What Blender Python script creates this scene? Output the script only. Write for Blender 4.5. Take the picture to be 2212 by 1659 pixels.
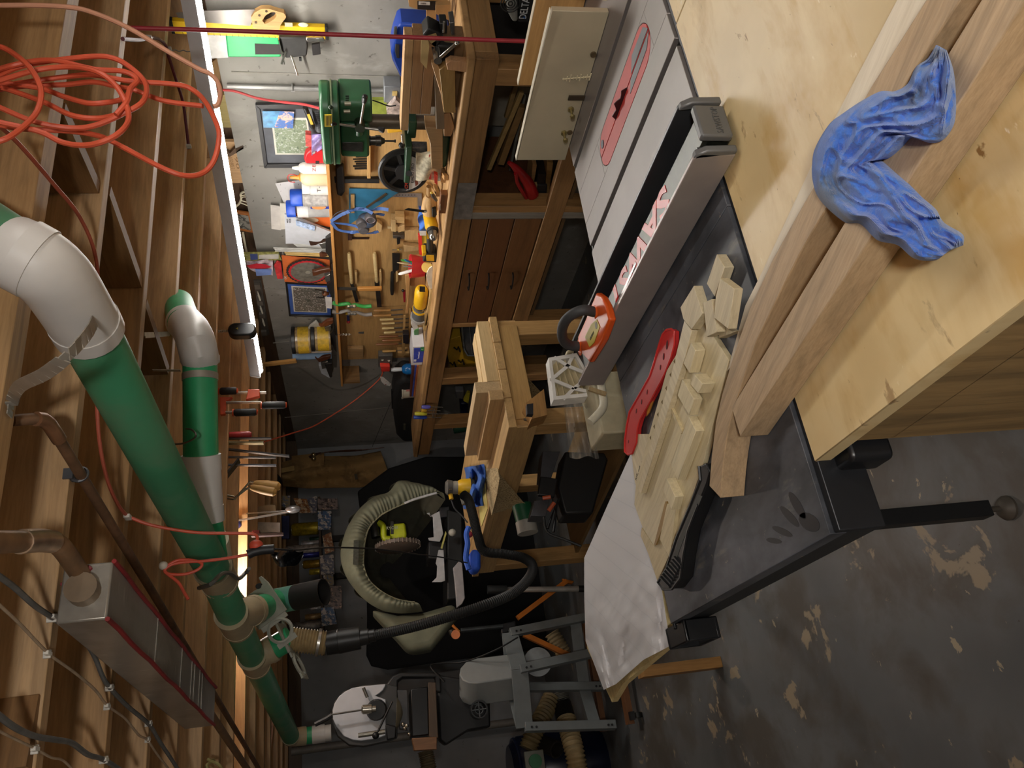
import bpy, bmesh, math, random
from mathutils import Vector, Matrix, noise
for o in list(bpy.data.objects): bpy.data.objects.remove(o)
sc = bpy.context.scene
COL = sc.collection
random.seed(7)
V = Vector
# ---------------------------------------------------------------- camera
FPX, CW, CH = 1720.0, 2212, 1659
EYE = V((0, 0, 1.53))
YAW, PITCH, ROLL = 0.46025727, 0.20137837, -0.04706871
_f = V((math.sin(YAW)*math.cos(PITCH), math.cos(YAW)*math.cos(PITCH), -math.sin(PITCH)))
_r0 = V((math.cos(YAW), -math.sin(YAW), 0)); _u0 = _r0.cross(_f)
_r = math.cos(ROLL)*_r0 + math.sin(ROLL)*_u0
_u = -math.sin(ROLL)*_r0 + math.cos(ROLL)*_u0
cam = bpy.data.cameras.new('camera'); cam.sensor_fit = 'HORIZONTAL'; cam.sensor_width = 36
cam.lens = 36*FPX/CW; cam.clip_start = .02
camo = bpy.data.objects.new('camera', cam); COL.objects.link(camo)
m = Matrix.Identity(4)
for i in range(3):
    m[i][0] = -_u[i]; m[i][1] = _r[i]; m[i][2] = -_f[i]; m[i][3] = EYE[i]
camo.matrix_world = m      # the photograph was taken with the phone turned on its side
sc.camera = camo
# ---------------------------------------------------------------- world, exposure
w = bpy.data.worlds.new('world'); sc.world = w; w.use_nodes = True
w.node_tree.nodes['Background'].inputs[0].default_value = (.9, .95, 1, 1)
w.node_tree.nodes['Background'].inputs[1].default_value = .02
sc.view_settings.view_transform = 'Standard'; sc.view_settings.look = 'None'
sc.view_settings.gamma = 1; sc.view_settings.use_curve_mapping = False
sc.view_settings.exposure = 0.18
LED_POWER = (78.0, 40.0)   # emission strength of the two LED diffusers
BULB_POWER = (290.0, 285.0) # bare bulb in the far joist bay, fill globe added behind the camera
LED_COL = (1.0, .955, .885)
# ---------------------------------------------------------------- helpers
def at(x, y, X=None, Y=None, z=None):
    """point of the place seen at photograph pixel (x, y) on the plane X=, Y= or z="""
    d = _f + ((CH/2-y)/FPX)*_r + ((CW/2-x)/FPX)*_u
    if X is not None: k = X/d.x
    elif Y is not None: k = Y/d.y
    else: k = (z-EYE.z)/d.z
    return EYE + d*k
def lin(c):
    if isinstance(c, str):
        c = c.lstrip('#'); c = [int(c[i:i+2], 16)/255 for i in (0, 2, 4)]
    return tuple(((v/12.92) if v <= .04045 else ((v+.055)/1.055)**2.4) for v in c)+(1,)
MATS = {}
def _new(name):
    mt = bpy.data.materials.new(name); mt.use_nodes = True
    nt = mt.node_tree; return mt, nt, nt.nodes['Principled BSDF']
def _ramp(nt, stops):
    r = nt.nodes.new('ShaderNodeValToRGB'); e = r.color_ramp.elements
    while len(e) < len(stops): e.new(.5)
    for i, (p, c) in enumerate(stops): e[i].position = p; e[i].color = lin(c) if not isinstance(c, tuple) else c
    return r
def _tex(nt, scale=(1, 1, 1), rot=(0, 0, 0)):
    tc = nt.nodes.new('ShaderNodeTexCoord'); mp = nt.nodes.new('ShaderNodeMapping')
    mp.inputs['Scale'].default_value = scale; mp.inputs['Rotation'].default_value = rot
    nt.links.new(tc.outputs['Object'], mp.inputs['Vector']); return mp
def _noise(nt, vec, sc_, det=4, rough=.55, dist=0):
    n = nt.nodes.new('ShaderNodeTexNoise'); n.inputs['Scale'].default_value = sc_
    n.inputs['Detail'].default_value = det; n.inputs['Roughness'].default_value = rough
    n.inputs['Distortion'].default_value = dist
    nt.links.new(vec.outputs[0], n.inputs['Vector']); return n
def _bump(nt, b, src, strength, dist=.004):
    n = nt.nodes.new('ShaderNodeBump'); n.inputs['Strength'].default_value = strength; n.inputs['Distance'].default_value = dist
    nt.links.new(src, n.inputs['Height']); nt.links.new(n.outputs[0], b.inputs['Normal'])
def dk(c, k):
    c = c.lstrip('#'); return '#%02x%02x%02x' % tuple(max(0, min(255, int(int(c[i:i+2], 16)*k))) for i in (0, 2, 4))
def M(c, r=.5, m=0., n=.10, s=14, b=0., em=0, alpha=1, tr=0):
    """plain stuff of one colour with slight mottling"""
    key = ('M', c, r, m, n, s, b, em, alpha, tr)
    if key in MATS: return MATS[key]
    mt, nt, bs = _new('plain_'+c.lstrip('#'))
    bs.inputs['Roughness'].default_value = r; bs.inputs['Metallic'].default_value = m
    if n:
        v = _tex(nt); no = _noise(nt, v, s)
        rp = _ramp(nt, [(.3, dk(c, 1-n)), (.7, dk(c, 1+n*.6))])
        nt.links.new(no.outputs[0], rp.inputs[0]); nt.links.new(rp.outputs[0], bs.inputs['Base Color'])
        if b: _bump(nt, bs, no.outputs[0], b)
    else: bs.inputs['Base Color'].default_value = lin(c)
    if em:
        bs.inputs['Emission Color'].default_value = lin(c); bs.inputs['Emission Strength'].default_value = em
    if alpha < 1: bs.inputs['Alpha'].default_value = alpha
    if tr: bs.inputs['Transmission Weight'].default_value = tr; bs.inputs['IOR'].default_value = 1.2
    MATS[key] = mt; return mt
def W(c, d=(1, 0, 0), var=.22, s=1., r=.55, gr=1.):
    """wood with grain running along d"""
    d = V(d).normalized()
    key = ('W', c, tuple(round(q, 2) for q in d), var, s, r, gr)
    if key in MATS: return MATS[key]
    mt, nt, bs = _new('wood_'+c.lstrip('#')); bs.inputs['Roughness'].default_value = r
    tc = nt.nodes.new('ShaderNodeTexCoord')
    mp = nt.nodes.new('ShaderNodeMapping'); mp.vector_type = 'POINT'
    e = d.rotation_difference(V((1, 0, 0))).to_euler()
    mp.inputs['Rotation'].default_value = e
    m2 = nt.nodes.new('ShaderNodeMapping'); m2.inputs['Scale'].default_value = (1.2*s, 16*s, 16*s)
    nt.links.new(tc.outputs['Object'], mp.inputs['Vector']); nt.links.new(mp.outputs[0], m2.inputs['Vector'])
    n1 = _noise(nt, m2, 1.6, 5, .6, .6); n2 = _noise(nt, m2, 9*gr, 3, .7, .2); n3 = _noise(nt, mp, 2.2, 3)
    rp = _ramp(nt, [(.25, dk(c, 1-var)), (.5, c), (.78, dk(c, 1+var*.45))])
    nt.links.new(n1.outputs[0], rp.inputs[0])
    mx = nt.nodes.new('ShaderNodeMix'); mx.data_type = 'RGBA'; mx.blend_type = 'MULTIPLY'; mx.inputs[0].default_value = .55
    r2 = _ramp(nt, [(.35, (.72, .68, .62, 1)), (.6, (1, 1, 1, 1))])
    nt.links.new(n2.outputs[0], r2.inputs[0])
    nt.links.new(rp.outputs[0], mx.inputs[6]); nt.links.new(r2.outputs[0], mx.inputs[7])
    m3 = nt.nodes.new('ShaderNodeMix'); m3.data_type = 'RGBA'; m3.blend_type = 'MULTIPLY'; m3.inputs[0].default_value = .5
    r3 = _ramp(nt, [(.3, (.8, .77, .73, 1)), (.65, (1, 1, 1, 1))]); nt.links.new(n3.outputs[0], r3.inputs[0])
    nt.links.new(mx.outputs[2], m3.inputs[6]); nt.links.new(r3.outputs[0], m3.inputs[7])
    nt.links.new(m3.outputs[2], bs.inputs['Base Color'])
    _bump(nt, bs, n2.outputs[0], .12, .001)
    MATS[key] = mt; return mt
def blotch(name, base, spots, r=.6, bump=0, m=0.):
    """base colour plus layers of spots: (colour, scale, lo, hi, stretch)"""
    if name in MATS: return MATS[name]
    mt, nt, bs = _new(name); bs.inputs['Roughness'].default_value = r; bs.inputs['Metallic'].default_value = m
    v = _tex(nt); no = _noise(nt, v, 1.7, 5)
    rp = _ramp(nt, [(.3, dk(base, .86)), (.7, dk(base, 1.1))]); nt.links.new(no.outputs[0], rp.inputs[0])
    cur = rp.outputs[0]; last = no
    for c, s_, lo, hi, st in spots:
        v2 = _tex(nt, st); n2 = _noise(nt, v2, s_, 5, .6, .3); last = n2
        r2 = _ramp(nt, [(lo, (0, 0, 0, 1)), (hi, (1, 1, 1, 1))]); nt.links.new(n2.outputs[0], r2.inputs[0])
        mx = nt.nodes.new('ShaderNodeMix'); mx.data_type = 'RGBA'
        nt.links.new(r2.outputs[0], mx.inputs[0]); nt.links.new(cur, mx.inputs[6]); mx.inputs[7].default_value = lin(c)
        cur = mx.outputs[2]
    nt.links.new(cur, bs.inputs['Base Color'])
    if bump: _bump(nt, bs, last.outputs[0], bump, .003)
    MATS[name] = mt; return mt
def basis(d):
    d = V(d).normalized(); a = V((0, 0, 1)) if abs(d.z) < .9 else V((1, 0, 0))
    x = a.cross(d).normalized(); return x, d.cross(x).normalized(), d
ORG = {}
class MB:
    def __init__(s): s.v = []; s.f = []
    def box(s, a, b):
        """axis-aligned box from corner a to corner b"""
        x0, y0, z0 = a; x1, y1, z1 = b
        return s.hexa([V(p) for p in ((x0,y0,z0),(x1,y0,z0),(x1,y1,z0),(x0,y1,z0))], [V(p) for p in ((x0,y0,z1),(x1,y0,z1),(x1,y1,z1),(x0,y1,z1))])
    def hexa(s, lo, hi):
        n = len(s.v); k = len(lo); s.v += [V(p) for p in lo]+[V(p) for p in hi]
        s.f.append(tuple(range(n+k-1, n-1, -1))); s.f.append(tuple(range(n+k, n+2*k)))
        for i in range(k):
            j = (i+1) % k; s.f.append((n+i, n+j, n+k+j, n+k+i))
        return s
    def obox(s, c, ax, ay, az):
        """box centred at c with half-axis vectors"""
        c = V(c); ax, ay, az = V(ax), V(ay), V(az)
        return s.hexa([c-ax-ay-az, c+ax-ay-az, c+ax+ay-az, c-ax+ay-az], [c-ax-ay+az, c+ax-ay+az, c+ax+ay+az, c-ax+ay+az])
    def beam(s, p, q, w, h, up=(0, 0, 1)):
        """bar from p to q, w across, h along up"""
        p, q = V(p), V(q); d = q-p; up = V(up); side = d.cross(up).normalized(); u2 = side.cross(d).normalized()
        return s.obox((p+q)/2, d/2, side*w/2, u2*h/2)
    def prism(s, pts, t):
        pts = [V(p) for p in pts]; t = V(t); return s.hexa(pts, [p+t for p in pts])
    def rings(s, rs, cap=True):
        n0 = len(s.v); k = len(rs[0])
        for r in rs: s.v += r
        for i in range(len(rs)-1):
            for j in range(k):
                a = n0+i*k+j; b = n0+i*k+(j+1) % k; s.f.append((a, b, b+k, a+k))
        if cap:
            s.f.append(tuple(range(n0+k-1, n0-1, -1))); m0 = n0+(len(rs)-1)*k; s.f.append(tuple(range(m0, m0+k)))
        return s
    def cyl(s, p, q, r, r2=None, n=16, cap=True):
        return s.turn(p, q, [(0, r), (1, r if r2 is None else r2)], n, cap)
    def turn(s, p, q, prof, n=16, cap=True, sq=None):
        """lathe: prof = [(t along p-q, radius)]; sq squashes along (vector, factor)"""
        p, q = V(p), V(q); x, y, d = basis(q-p); rs = []
        for t, r in prof:
            c = p+(q-p)*t; ring = []
            for i in range(n):
                a = 2*math.pi*i/n; o = x*math.cos(a)*r+y*math.sin(a)*r
                if sq: vv = V(sq[0]).normalized(); o -= vv*o.dot(vv)*(1-sq[1])
                ring.append(c+o)
            rs.append(ring)
        return s.rings(rs, cap)
    def tube(s, pts, r, n=8, cap=True, prof=None, close=False):
        pts = [V(p) for p in pts]; rs = []; px = None
        for i, p in enumerate(pts):
            if close: d = pts[(i+1) % len(pts)]-pts[i-1]
            else: d = pts[min(i+1, len(pts)-1)]-pts[max(i-1, 0)]
            d = d.normalized()
            if px is None: x, y, _ = basis(d)
            else:
                x = (px-d*px.dot(d)).normalized(); y = d.cross(x)
            px = x; rr = r if prof is None else r*prof(i/(len(pts)-1))
            rs.append([p+x*math.cos(2*math.pi*k/n)*rr+y*math.sin(2*math.pi*k/n)*rr for k in range(n)])
        if close: rs.append(rs[0]); cap = False
        return s.rings(rs, cap)
    def drop(s, z, tol):
        """let everything lower than z+tol rest at z"""
        for p in s.v:
            if p.z < z+tol: p.z = z
        return s
    def ball(s, c, r, n=12, m_=8, sc=(1, 1, 1)):
        c = V(c); rs = []
        for i in range(m_+1):
            a = math.pi*i/m_; rr = max(math.sin(a), .02)*r
            rs.append([c+V((math.cos(2*math.pi*k/n)*rr*sc[0], math.sin(2*math.pi*k/n)*rr*sc[1], -math.cos(a)*r*sc[2])) for k in range(n)])
        return s.rings(rs)
    def torus(s, c, ax, R, r, n=24, k=8, sx=1., vx=None):
        x, y, d = basis(ax)
        if vx is not None: x = V(vx).normalized(); y = d.cross(x)
        return s.tube([V(c)+x*math.cos(2*math.pi*i/n)*R*sx+y*math.sin(2*math.pi*i/n)*R for i in range(n)], r, k, close=True)
    def grid(s, fn, nu, nv, thick=None):
        """sheet fn(u,v) -> point; thick gives it a second side"""
        n0 = len(s.v); P = [[V(fn(i/nu, j/nv)) for j in range(nv+1)] for i in range(nu+1)]
        for row in P: s.v += row
        w_ = nv+1
        for i in range(nu):
            for j in range(nv):
                a = n0+i*w_+j; s.f.append((a, a+w_, a+w_+1, a+1))
        if thick:
            t = V(thick); n1 = len(s.v)
            for row in P: s.v += [p+t for p in row]
            for i in range(nu):
                for j in range(nv):
                    a = n1+i*w_+j; s.f.append((a, a+1, a+w_+1, a+w_))
            ed = [(i*w_, (i+1)*w_) for i in range(nu)]+[((i+1)*w_+nv, i*w_+nv) for i in range(nu)]+[(j+1, j) for j in range(nv)]+[(nu*w_+j, nu*w_+j+1) for j in range(nv)]
            for a, b in ed: s.f.append((n0+b, n0+a, n1+a, n1+b))
        return s
    def build(s, name, mat, parent=None, bev=0, seg=2, label=None, cat=None, group=None, kind=None, smooth=40, sub=0):
        me = bpy.data.meshes.new(name)
        if parent is None:
            lo = [min(p[i] for p in s.v) for i in range(3)]; hi = [max(p[i] for p in s.v) for i in range(3)]
            org = V(((lo[0]+hi[0])/2, (lo[1]+hi[1])/2, lo[2]))
        else: org = ORG[parent.name]
        me.from_pydata([p-org for p in s.v], [], s.f); me.update()
        bm = bmesh.new(); bm.from_mesh(me); bmesh.ops.recalc_face_normals(bm, faces=bm.faces); bm.to_mesh(me); bm.free()
        me.polygons.foreach_set('use_smooth', [True]*len(me.polygons)); me.set_sharp_from_angle(angle=math.radians(smooth))
        me.materials.append(mat)
        o = bpy.data.objects.new(name, me); COL.objects.link(o); ORG[o.name] = org
        if parent is None: o.location = org
        else: o.parent = parent
        if bev:
            b = o.modifiers.new('bevel', 'BEVEL'); b.width = bev; b.segments = seg; b.limit_method = 'ANGLE'; b.angle_limit = math.radians(50); b.harden_normals = False
        if sub:
            b = o.modifiers.new('sub', 'SUBSURF'); b.levels = sub; b.render_levels = sub
        tag(o, label, cat, group, kind); return o
def tag(o, label=None, cat=None, group=None, kind=None):
    if label: o['label'] = label
    if cat: o['category'] = cat
    if group: o['group'] = group
    if kind: o['kind'] = kind
    return o
def thing(name, loc, label, cat, group=None):
    o = bpy.data.objects.new(name, None); COL.objects.link(o); o.location = V(loc); o.empty_display_size = .05
    ORG[o.name] = V(loc); return tag(o, label, cat, group)
def copy_tree(o, off, label=None, parent=None):
    c = o.copy(); COL.objects.link(c)
    ORG[c.name] = ORG[o.name]+V(off)
    if parent is None: c.location = o.location+V(off)
    else: c.parent = parent
    if label: c['label'] = label
    for ch in list(o.children): copy_tree(ch, off if False else (0, 0, 0), None, c)
    return c
_DG = []
def text(s, p, right, up, size, mat, parent, name='lettering', ext=.0006, fit=None, align='CENTER', bold=0):
    """raised lettering centred at p, reading along right"""
    cu = bpy.data.curves.new('t', 'FONT'); cu.body = s; cu.size = 1; cu.align_x = align; cu.align_y = 'CENTER'; cu.resolution_u = 2; cu.offset = bold
    t = bpy.data.objects.new('t', cu); COL.objects.link(t)
    dg = bpy.context.evaluated_depsgraph_get(); me = bpy.data.meshes.new_from_object(t.evaluated_get(dg))
    bpy.data.objects.remove(t); bpy.data.curves.remove(cu)
    if not me.vertices: return None
    r_, u_ = V(right).normalized(), V(up).normalized(); nrm = r_.cross(u_)
    xs = [v.co.x for v in me.vertices]; wd = max(xs)-min(xs); kx = size
    if fit: kx = fit/wd
    mb = MB(); pts = [V(p)+r_*v.co.x*kx+u_*v.co.y*size for v in me.vertices]
    n = len(pts); mb.v = [q+nrm*ext for q in pts]+[q-nrm*.0004 for q in pts]
    ec = {}
    for pl in me.polygons:
        vs = list(pl.vertices); mb.f.append(tuple(vs))
        for a, b in zip(vs, vs[1:]+vs[:1]): ec[(a, b)] = 1
    for (a, b) in list(ec):
        if (b, a) not in ec: mb.f.append((b, a, a+n, b+n))
    bpy.data.meshes.remove(me)
    return mb.build(name, mat, parent, smooth=30)
def arc(c, x, y, R, a0, a1, n=12):
    return [V(c)+V(x)*math.cos(a0+(a1-a0)*i/n)*R+V(y)*math.sin(a0+(a1-a0)*i/n)*R for i in range(n+1)]
def smooth_path(pts, n=6):
    """Catmull-Rom through pts"""
    P = [V(p) for p in pts]; P = [2*P[0]-P[1]]+P+[2*P[-1]-P[-2]]; out = []
    for i in range(1, len(P)-2):
        p0, p1, p2, p3 = P[i-1:i+3]
        for k in range(n):
            t = k/n; out.append(.5*((2*p1)+(p2-p0)*t+(2*p0-5*p1+4*p2-p3)*t*t+(3*p1-p0-3*p2+p3)*t**3))
    out.append(P[-2]); return out
def rect_r(c, a, b, rr, n=4):
    """rounded rectangle outline, half axes a, b"""
    c, a, b = V(c), V(a), V(b); A, B = a.length, b.length; a, b = a.normalized(), b.normalized(); out = []
    for (sx, sy, s0) in ((1, 1, 0), (-1, 1, 1), (-1, -1, 2), (1, -1, 3)):
        for i in range(n+1):
            an = (s0+i/n)*math.pi/2
            out.append(c+a*(sx*(A-rr)+math.cos(an)*rr)+b*(sy*(B-rr)+math.sin(an)*rr))
    return out
WALL, BACK, JB, SUBF, TZ = 2.95, 7.1, 2.136, 2.37, .864
# ================================================================ the shell of the basement
conc_floor = blotch('floor_concrete', '#6f7172', [('#5e5a54', 3.2, .45, .62, (1, 1, 1)), ('#a2937c', 5.5, .63, .655, (1, 1, 1)), ('#b3a58c', 13, .68, .70, (1, 1.4, 1)), ('#4d3f33', 21, .70, .73, (1, 1, 1))], r=.42, bump=.12)
MB().box((-2.75, -2.6, -.1), (WALL+.35, BACK+.35, 0)).build('floor', conc_floor, kind='structure', label='grey painted concrete floor with worn tan patches')
conc = blotch('wall_concrete', '#8d8a83', [('#78756f', 2.4, .45, .7, (1, 1, 1)), ('#57524b', 26, .64, .70, (1, 1, 1)), ('#a19e97', 7, .58, .75, (1, 1, .5))], r=.85, bump=.35)
WT = 2.03
wr = MB().box((WALL, -2.6, 0), (WALL+.3, BACK+.3, WT)).build('wall_right', conc, kind='structure', label='cast concrete wall behind the workbench')
for (x0, y0, x1, y1) in ((500, 155, 865, 166), (560, 359, 640, 361), (565, 486, 590, 484), (570, 624, 700, 622), (590, 741, 625, 738), (615, 902, 845, 880)):
    a, b = at(x0, y0, X=WALL-.001), at(x1, y1, X=WALL-.001)
    MB().beam(a, b, .006, .004, (1, 0, 0)).build('form_seam', M('#8a867e', .9), wr)
conc_b = blotch('wall_concrete_back', '#88898a', [('#737577', 1.4, .42, .66, (1, 1, .4)), ('#5b5a58', 22, .68, .74, (1, 1, 1))], r=.85, bump=.25)
wb = MB().box((-2.75, BACK, 0), (WALL, BACK+.3, WT)).build('wall_back', conc_b, kind='structure', label='grey concrete wall behind the bandsaw')
MB().box((-2.75, -2.6, 0), (-2.6, BACK, SUBF)).build('wall_left', M('#d2cec6', .8), kind='structure')
MB().box((-2.6, -2.6, 0), (WALL, -2.5, SUBF)).build('wall_front', M('#d2cec6', .8), kind='structure')
# sill plates and rim boards on top of the concrete
dkwood = W('#5b4634', (0, 1, 0), .3)
MB().box((WALL+.09, -2.6, WT), (WALL+.24, BACK+.3, WT+.10)).build('trim_1', dkwood, kind='structure', label='dark timber sill plate along the top of the right wall')
MB().box((WALL+.16, -2.6, WT+.10), (WALL+.22, BACK+.3, SUBF)).build('trim_2', W('#8a6a47', (0, 1, 0)), kind='structure', label='rim board closing the joist ends above the right wall')
MB().box((-2.75, BACK+.02, WT), (WALL+.1, BACK+.2, WT+.10)).build('trim_3', W('#57432f', (1, 0, 0), .3), kind='structure', label='dark timber sill plate along the top of the back wall')
MB().box((-2.75, BACK+.1, WT+.10), (WALL+.1, BACK+.16, SUBF)).build('trim_4', W('#7a5c3e', (1, 0, 0)), kind='structure', label='rim board above the back wall')
# subfloor and joists
fir = ['#cda678', '#c59d6e', '#d1ac80', '#be9667']
ceil = MB().box((-2.75, -2.6, SUBF), (WALL+.3, BACK+.3, SUBF+.03)).build('ceiling', W('#bd9566', (0, 1, 0), .2), kind='structure', label='board subfloor overhead between fir joists')
jy = [1.397, 1.757, 2.19, 2.60]
while jy[-1] < 6.9: jy.append(jy[-1]+.406)
jy = [1.397-.406*k for k in range(9, 0, -1)]+jy
for i, y in enumerate(jy):
    wd = .062 if abs(y-1.397) < .01 else .038
    MB().box((-2.7, y, JB+random.uniform(-.004, .004)), (WALL+.16, y+wd, SUBF)).build('joist', W(fir[i % 4], (1, 0, .012*(i % 3)), .2, 1.), ceil, bev=.002, seg=1)
# diagonal blocking that runs across the bays
for (a, b) in (((142, 235), (216, 405)), ((240, 412), (309, 612)), ((318, 655), (366, 800)), ((93, 1505), (66, 1659))):
    pa, pb = at(*a, z=JB), at(*b, z=JB)
    pa.z = pb.z = (JB+SUBF)/2
    MB().beam(pa, pb, .036, SUBF-JB-.004).build('blocking', W('#8d6840', pb-pa, .25), ceil)
# pinkish insulation batt tucked at the far left joists
mb = MB(); pa, pb = at(545, 1490, z=2.22), at(600, 1659, z=2.1)
mb.grid(lambda u, v: V((.95-1.6*u, 5.95+.85*v+.03*math.sin(9*u), 2.16+.10*math.sin(v*math.pi)*(.6+.4*math.sin(14*u))-.03*math.sin(7*u+3*v))), 24, 10, (0, 0, .05))
mb.build('insulation_batt', M('#c79a80', .95, n=.2, s=9, b=.5), label='pink fibre insulation sagging between the joists at the far left', cat='insulation')
# ================================================================ LED shop lights
def glow(nm, col, k):
    mt, nt, bs = _new(nm); bs.inputs['Base Color'].default_value = (.9, .9, .9, 1)
    bs.inputs['Emission Color'].default_value = col+(1,); bs.inputs['Emission Strength'].default_value = k; return mt
def led_light(p, q, label, hang, LEDM):
    p, q = V(p), V(q); d = (q-p).normalized(); side = d.cross(V((0, 0, 1))).normalized()
    t = thing('led_shop_light', (p+q)/2, label, 'ceiling light', 'linked LED tube lights')
    mid = (p+q)/2; L = (q-p).length
    sec = [(-.033, .0), (-.033, .012), (-.018, .052), (.018, .052), (.033, .012), (.033, .0)]
    MB().prism([p+side*a+V((0, 0, b)) for a, b in sec], q-p).build('housing', M('#d9d7da', .5, n=.03), t)
    MB().prism([p+d*.01+side*(.020*math.cos(a))+V((0, 0, -.016*math.sin(a))) for a in [math.pi*i/8 for i in range(9)]], d*(L-.02)).build('diffuser', LEDM, t)
    for e, s_ in ((p, -1), (q, 1)):
        MB().prism([e+side*a*1.08+V((0, 0, b*1.08-.002)) for a, b in sec], d*s_*.012).build('end_cap', M('#c9c8c5', .5, n=.03), t)
    for h in hang:
        c = p+(q-p)*h
        pts = [c+V((0, 0, .05))]+[V((c.x+.004*((-1)**i), c.y, c.z+.05+(JB-c.z-.05)*i/6)) for i in range(1, 7)]
        MB().tube(pts, .0022, 6).build('hanging_chain', M('#9a9a98', .35, .8), t)
    return t
q_ = at(562, 803, z=2.0); p_ = at(425, 0, z=2.0); ext_ = p_+(p_-q_)*.13
lt = led_light(ext_, q_, 'long lit LED tube light hanging from the joists over the workbench', (.2,), glow('led_diffuser', LED_COL, LED_POWER[0]))
led_light((1.22, -.42, 2.05), (1.27, .80, 2.05), 'second LED tube light hanging above the outfeed table', (.2, .8), glow('led_diffuser_near', LED_COL, LED_POWER[1]))
def bulb(c, k, col, label, r=.034):
    c = V(c); t = thing('light_bulb', c, label, 'light bulb', 'bare bulbs in the joists')
    MB().ball(c, r, 20, 14).build('globe', glow('bulb_glow', col, k), t)
    MB().turn(c+V((0, 0, r-.004)), c+V((0, 0, r+.041)), [(0, .016), (.4, .018), (.5, .032), (1, .034)], 16).build('socket', M('#cfc8b8', .5), t)
    MB().cyl(c+V((0, 0, .075)), (c.x, c.y, SUBF), .006, n=8).build('stem', M('#8a857a', .5), t)
bulb((1.15, 4.44, 2.2), BULB_POWER[0], (1, .90, .82), 'bare bulb in a joist bay beyond the dust pipe')
bulb((-.25, -.65, 1.74), BULB_POWER[1], (1, .97, .93), 'round globe bulb added behind the camera for fill light', .075)  # added globe, hung low to throw fill light up into the joist bays
# black cord-hub that hangs the far end of the tube by a chain and a tape loop
c = at(538, 716, z=2.0)+V((0, 0, .03))
hb = MB(); hb.prism(rect_r(c+V((0, -.03, 0)), V((.036, .0, 0)), V((0, 0, .066)), .035, 5), (0, .05, 0))
hub = hb.build('mounting_hub', M('#16171a', .35), lt, bev=.008)
MB().prism([c+V((-.006, -.033, .018)), c+V((.006, -.033, .018)), c+V((0, -.033, .028))], (0, .003, 0)).build('warning_mark', M('#9a8a2a', .5), hub)
ch = at(470, 716, X=c.x)
mb = MB()
for i in range(7):
    z0 = c.z+.05+i*(ch.z-c.z-.05)/7; mb.torus((c.x, c.y-.01, z0+.008), (1, 0, 0) if i % 2 else (0, 1, 0), .007, .0016, 10, 5)
mb.build('hanging_chain', M('#b4b2ac', .3, .8), lt)
s0 = at(455, 716, X=c.x); s1 = at(310, 722, X=c.x-.3); s1 = at(312, 722, z=JB)
mb = MB().beam(s1, s0, .012, .002).beam(s1+V((.0, .012, 0)), s0, .012, .002).torus(s0, (0, 1, 0), .012, .004, 14, 6)
mb.build('hanging_tape', M('#cdbfa6', .8), lt)
# ================================================================ table saw
iron = blotch('cast_iron', '#96918e', [('#837d79', 3, .45, .7, (1, .25, 1)), ('#aaa5a0', 9, .6, .8, (1, .2, 1))], r=.38, m=.35)
blk = M('#1d1e20', .45, n=.2, s=20)
lam = blotch('black_laminate', '#34373c', [('#595c63', 4.5, .42, .62, (1.6, .8, 1)), ('#7b776c', 7, .60, .76, (3, .8, 1)), ('#8e8673', 60, .67, .72, (1, 1, 1))], r=.5, bump=.03)
saw = thing('table_saw', (1.2, 1.37, 0), 'cabinet table saw with cast iron top, red throat plate and long black side table', 'table saw')
YF, YR, XL = 1.716, 1.03, .246
# the cast iron top is built as bars between its two mitre slots and the throat opening
s1, s2, sw = 1.535, 1.252, .021
ins_c, ins_w, iy0, iy1 = 1.388, .0535, 1.112, 1.512
x0, x1 = .905, 2.02
bars = [(x0, s2-sw/2), (s2+sw/2, ins_c-ins_w), (ins_c+ins_w, s1-sw/2), (s1+sw/2, x1)]
mb = MB()
for a, b in bars: mb.box((a, YR, TZ-.045), (b, YF, TZ))
mb.box((ins_c-ins_w, YR, TZ-.045), (ins_c+ins_w, iy0, TZ)); mb.box((ins_c-ins_w, iy1, TZ-.045), (ins_c+ins_w, YF, TZ))
for ye, sg in ((iy0, 1), (iy1, -1)):      # rounded corners of the throat opening
    for sx in (-1, 1):
        mb.prism([V((ins_c+sx*ins_w, ye, TZ-.045))]+[V((ins_c+sx*ins_w*math.cos(t*math.pi/12), ye+sg*ins_w*(1-math.sin(t*math.pi/12)), TZ-.045)) for t in range(0, 7)], (0, 0, .045))
top = mb.build('cast_iron_top', iron, saw, bev=.0012, seg=1)
MB().box((x0, YR+.002, TZ-.05), (x1, YF-.002, TZ-.012)).build('slot_floor', M('#1a1918', .6), saw)
# throat plate with its kerf and grey wedge
def stad(c, w, y0, y1, z, n=8):
    o = [V((c+w*math.cos(math.pi*i/n), y1-w+w*math.sin(math.pi*i/n), z)) for i in range(n+1)]
    return o+[V((c-w*math.cos(math.pi*i/n), y0+w-w*math.sin(math.pi*i/n), z)) for i in range(n+1)]
kerf = .0022; bx = 1.388
red = M('#c2403c', .45, n=.06)
pts = stad(ins_c, ins_w-.002, iy0+.001, iy1-.001, TZ-.006)
n_ = len(pts)//2
mb = MB()
for sgn in (1, -1):   # two halves either side of the kerf
    half = [p for p in pts if (p.x-bx)*sgn > kerf]
    half.sort(key=lambda p: p.y); q = [V((bx+sgn*kerf, iy0+.006, TZ-.006))]+half+[V((bx+sgn*kerf, iy1-.004, TZ-.006))]
    mb.prism(q, (0, 0, .006))
ip = mb.build('throat_plate', red, saw)
mb = MB().prism([V((bx-.026, iy0+.03, TZ)), V((bx-.004, iy0+.002, TZ)), V((bx-.004, iy0+.135, TZ)), V((bx-.028, iy0+.155, TZ))], (0, 0, .0012))
mb.prism([V((bx+.004, iy0+.002, TZ)), V((bx+.03, iy0+.02, TZ)), V((bx+.034, iy0+.10, TZ)), V((bx+.004, iy0+.125, TZ))], (0, 0, .0012))
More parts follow.
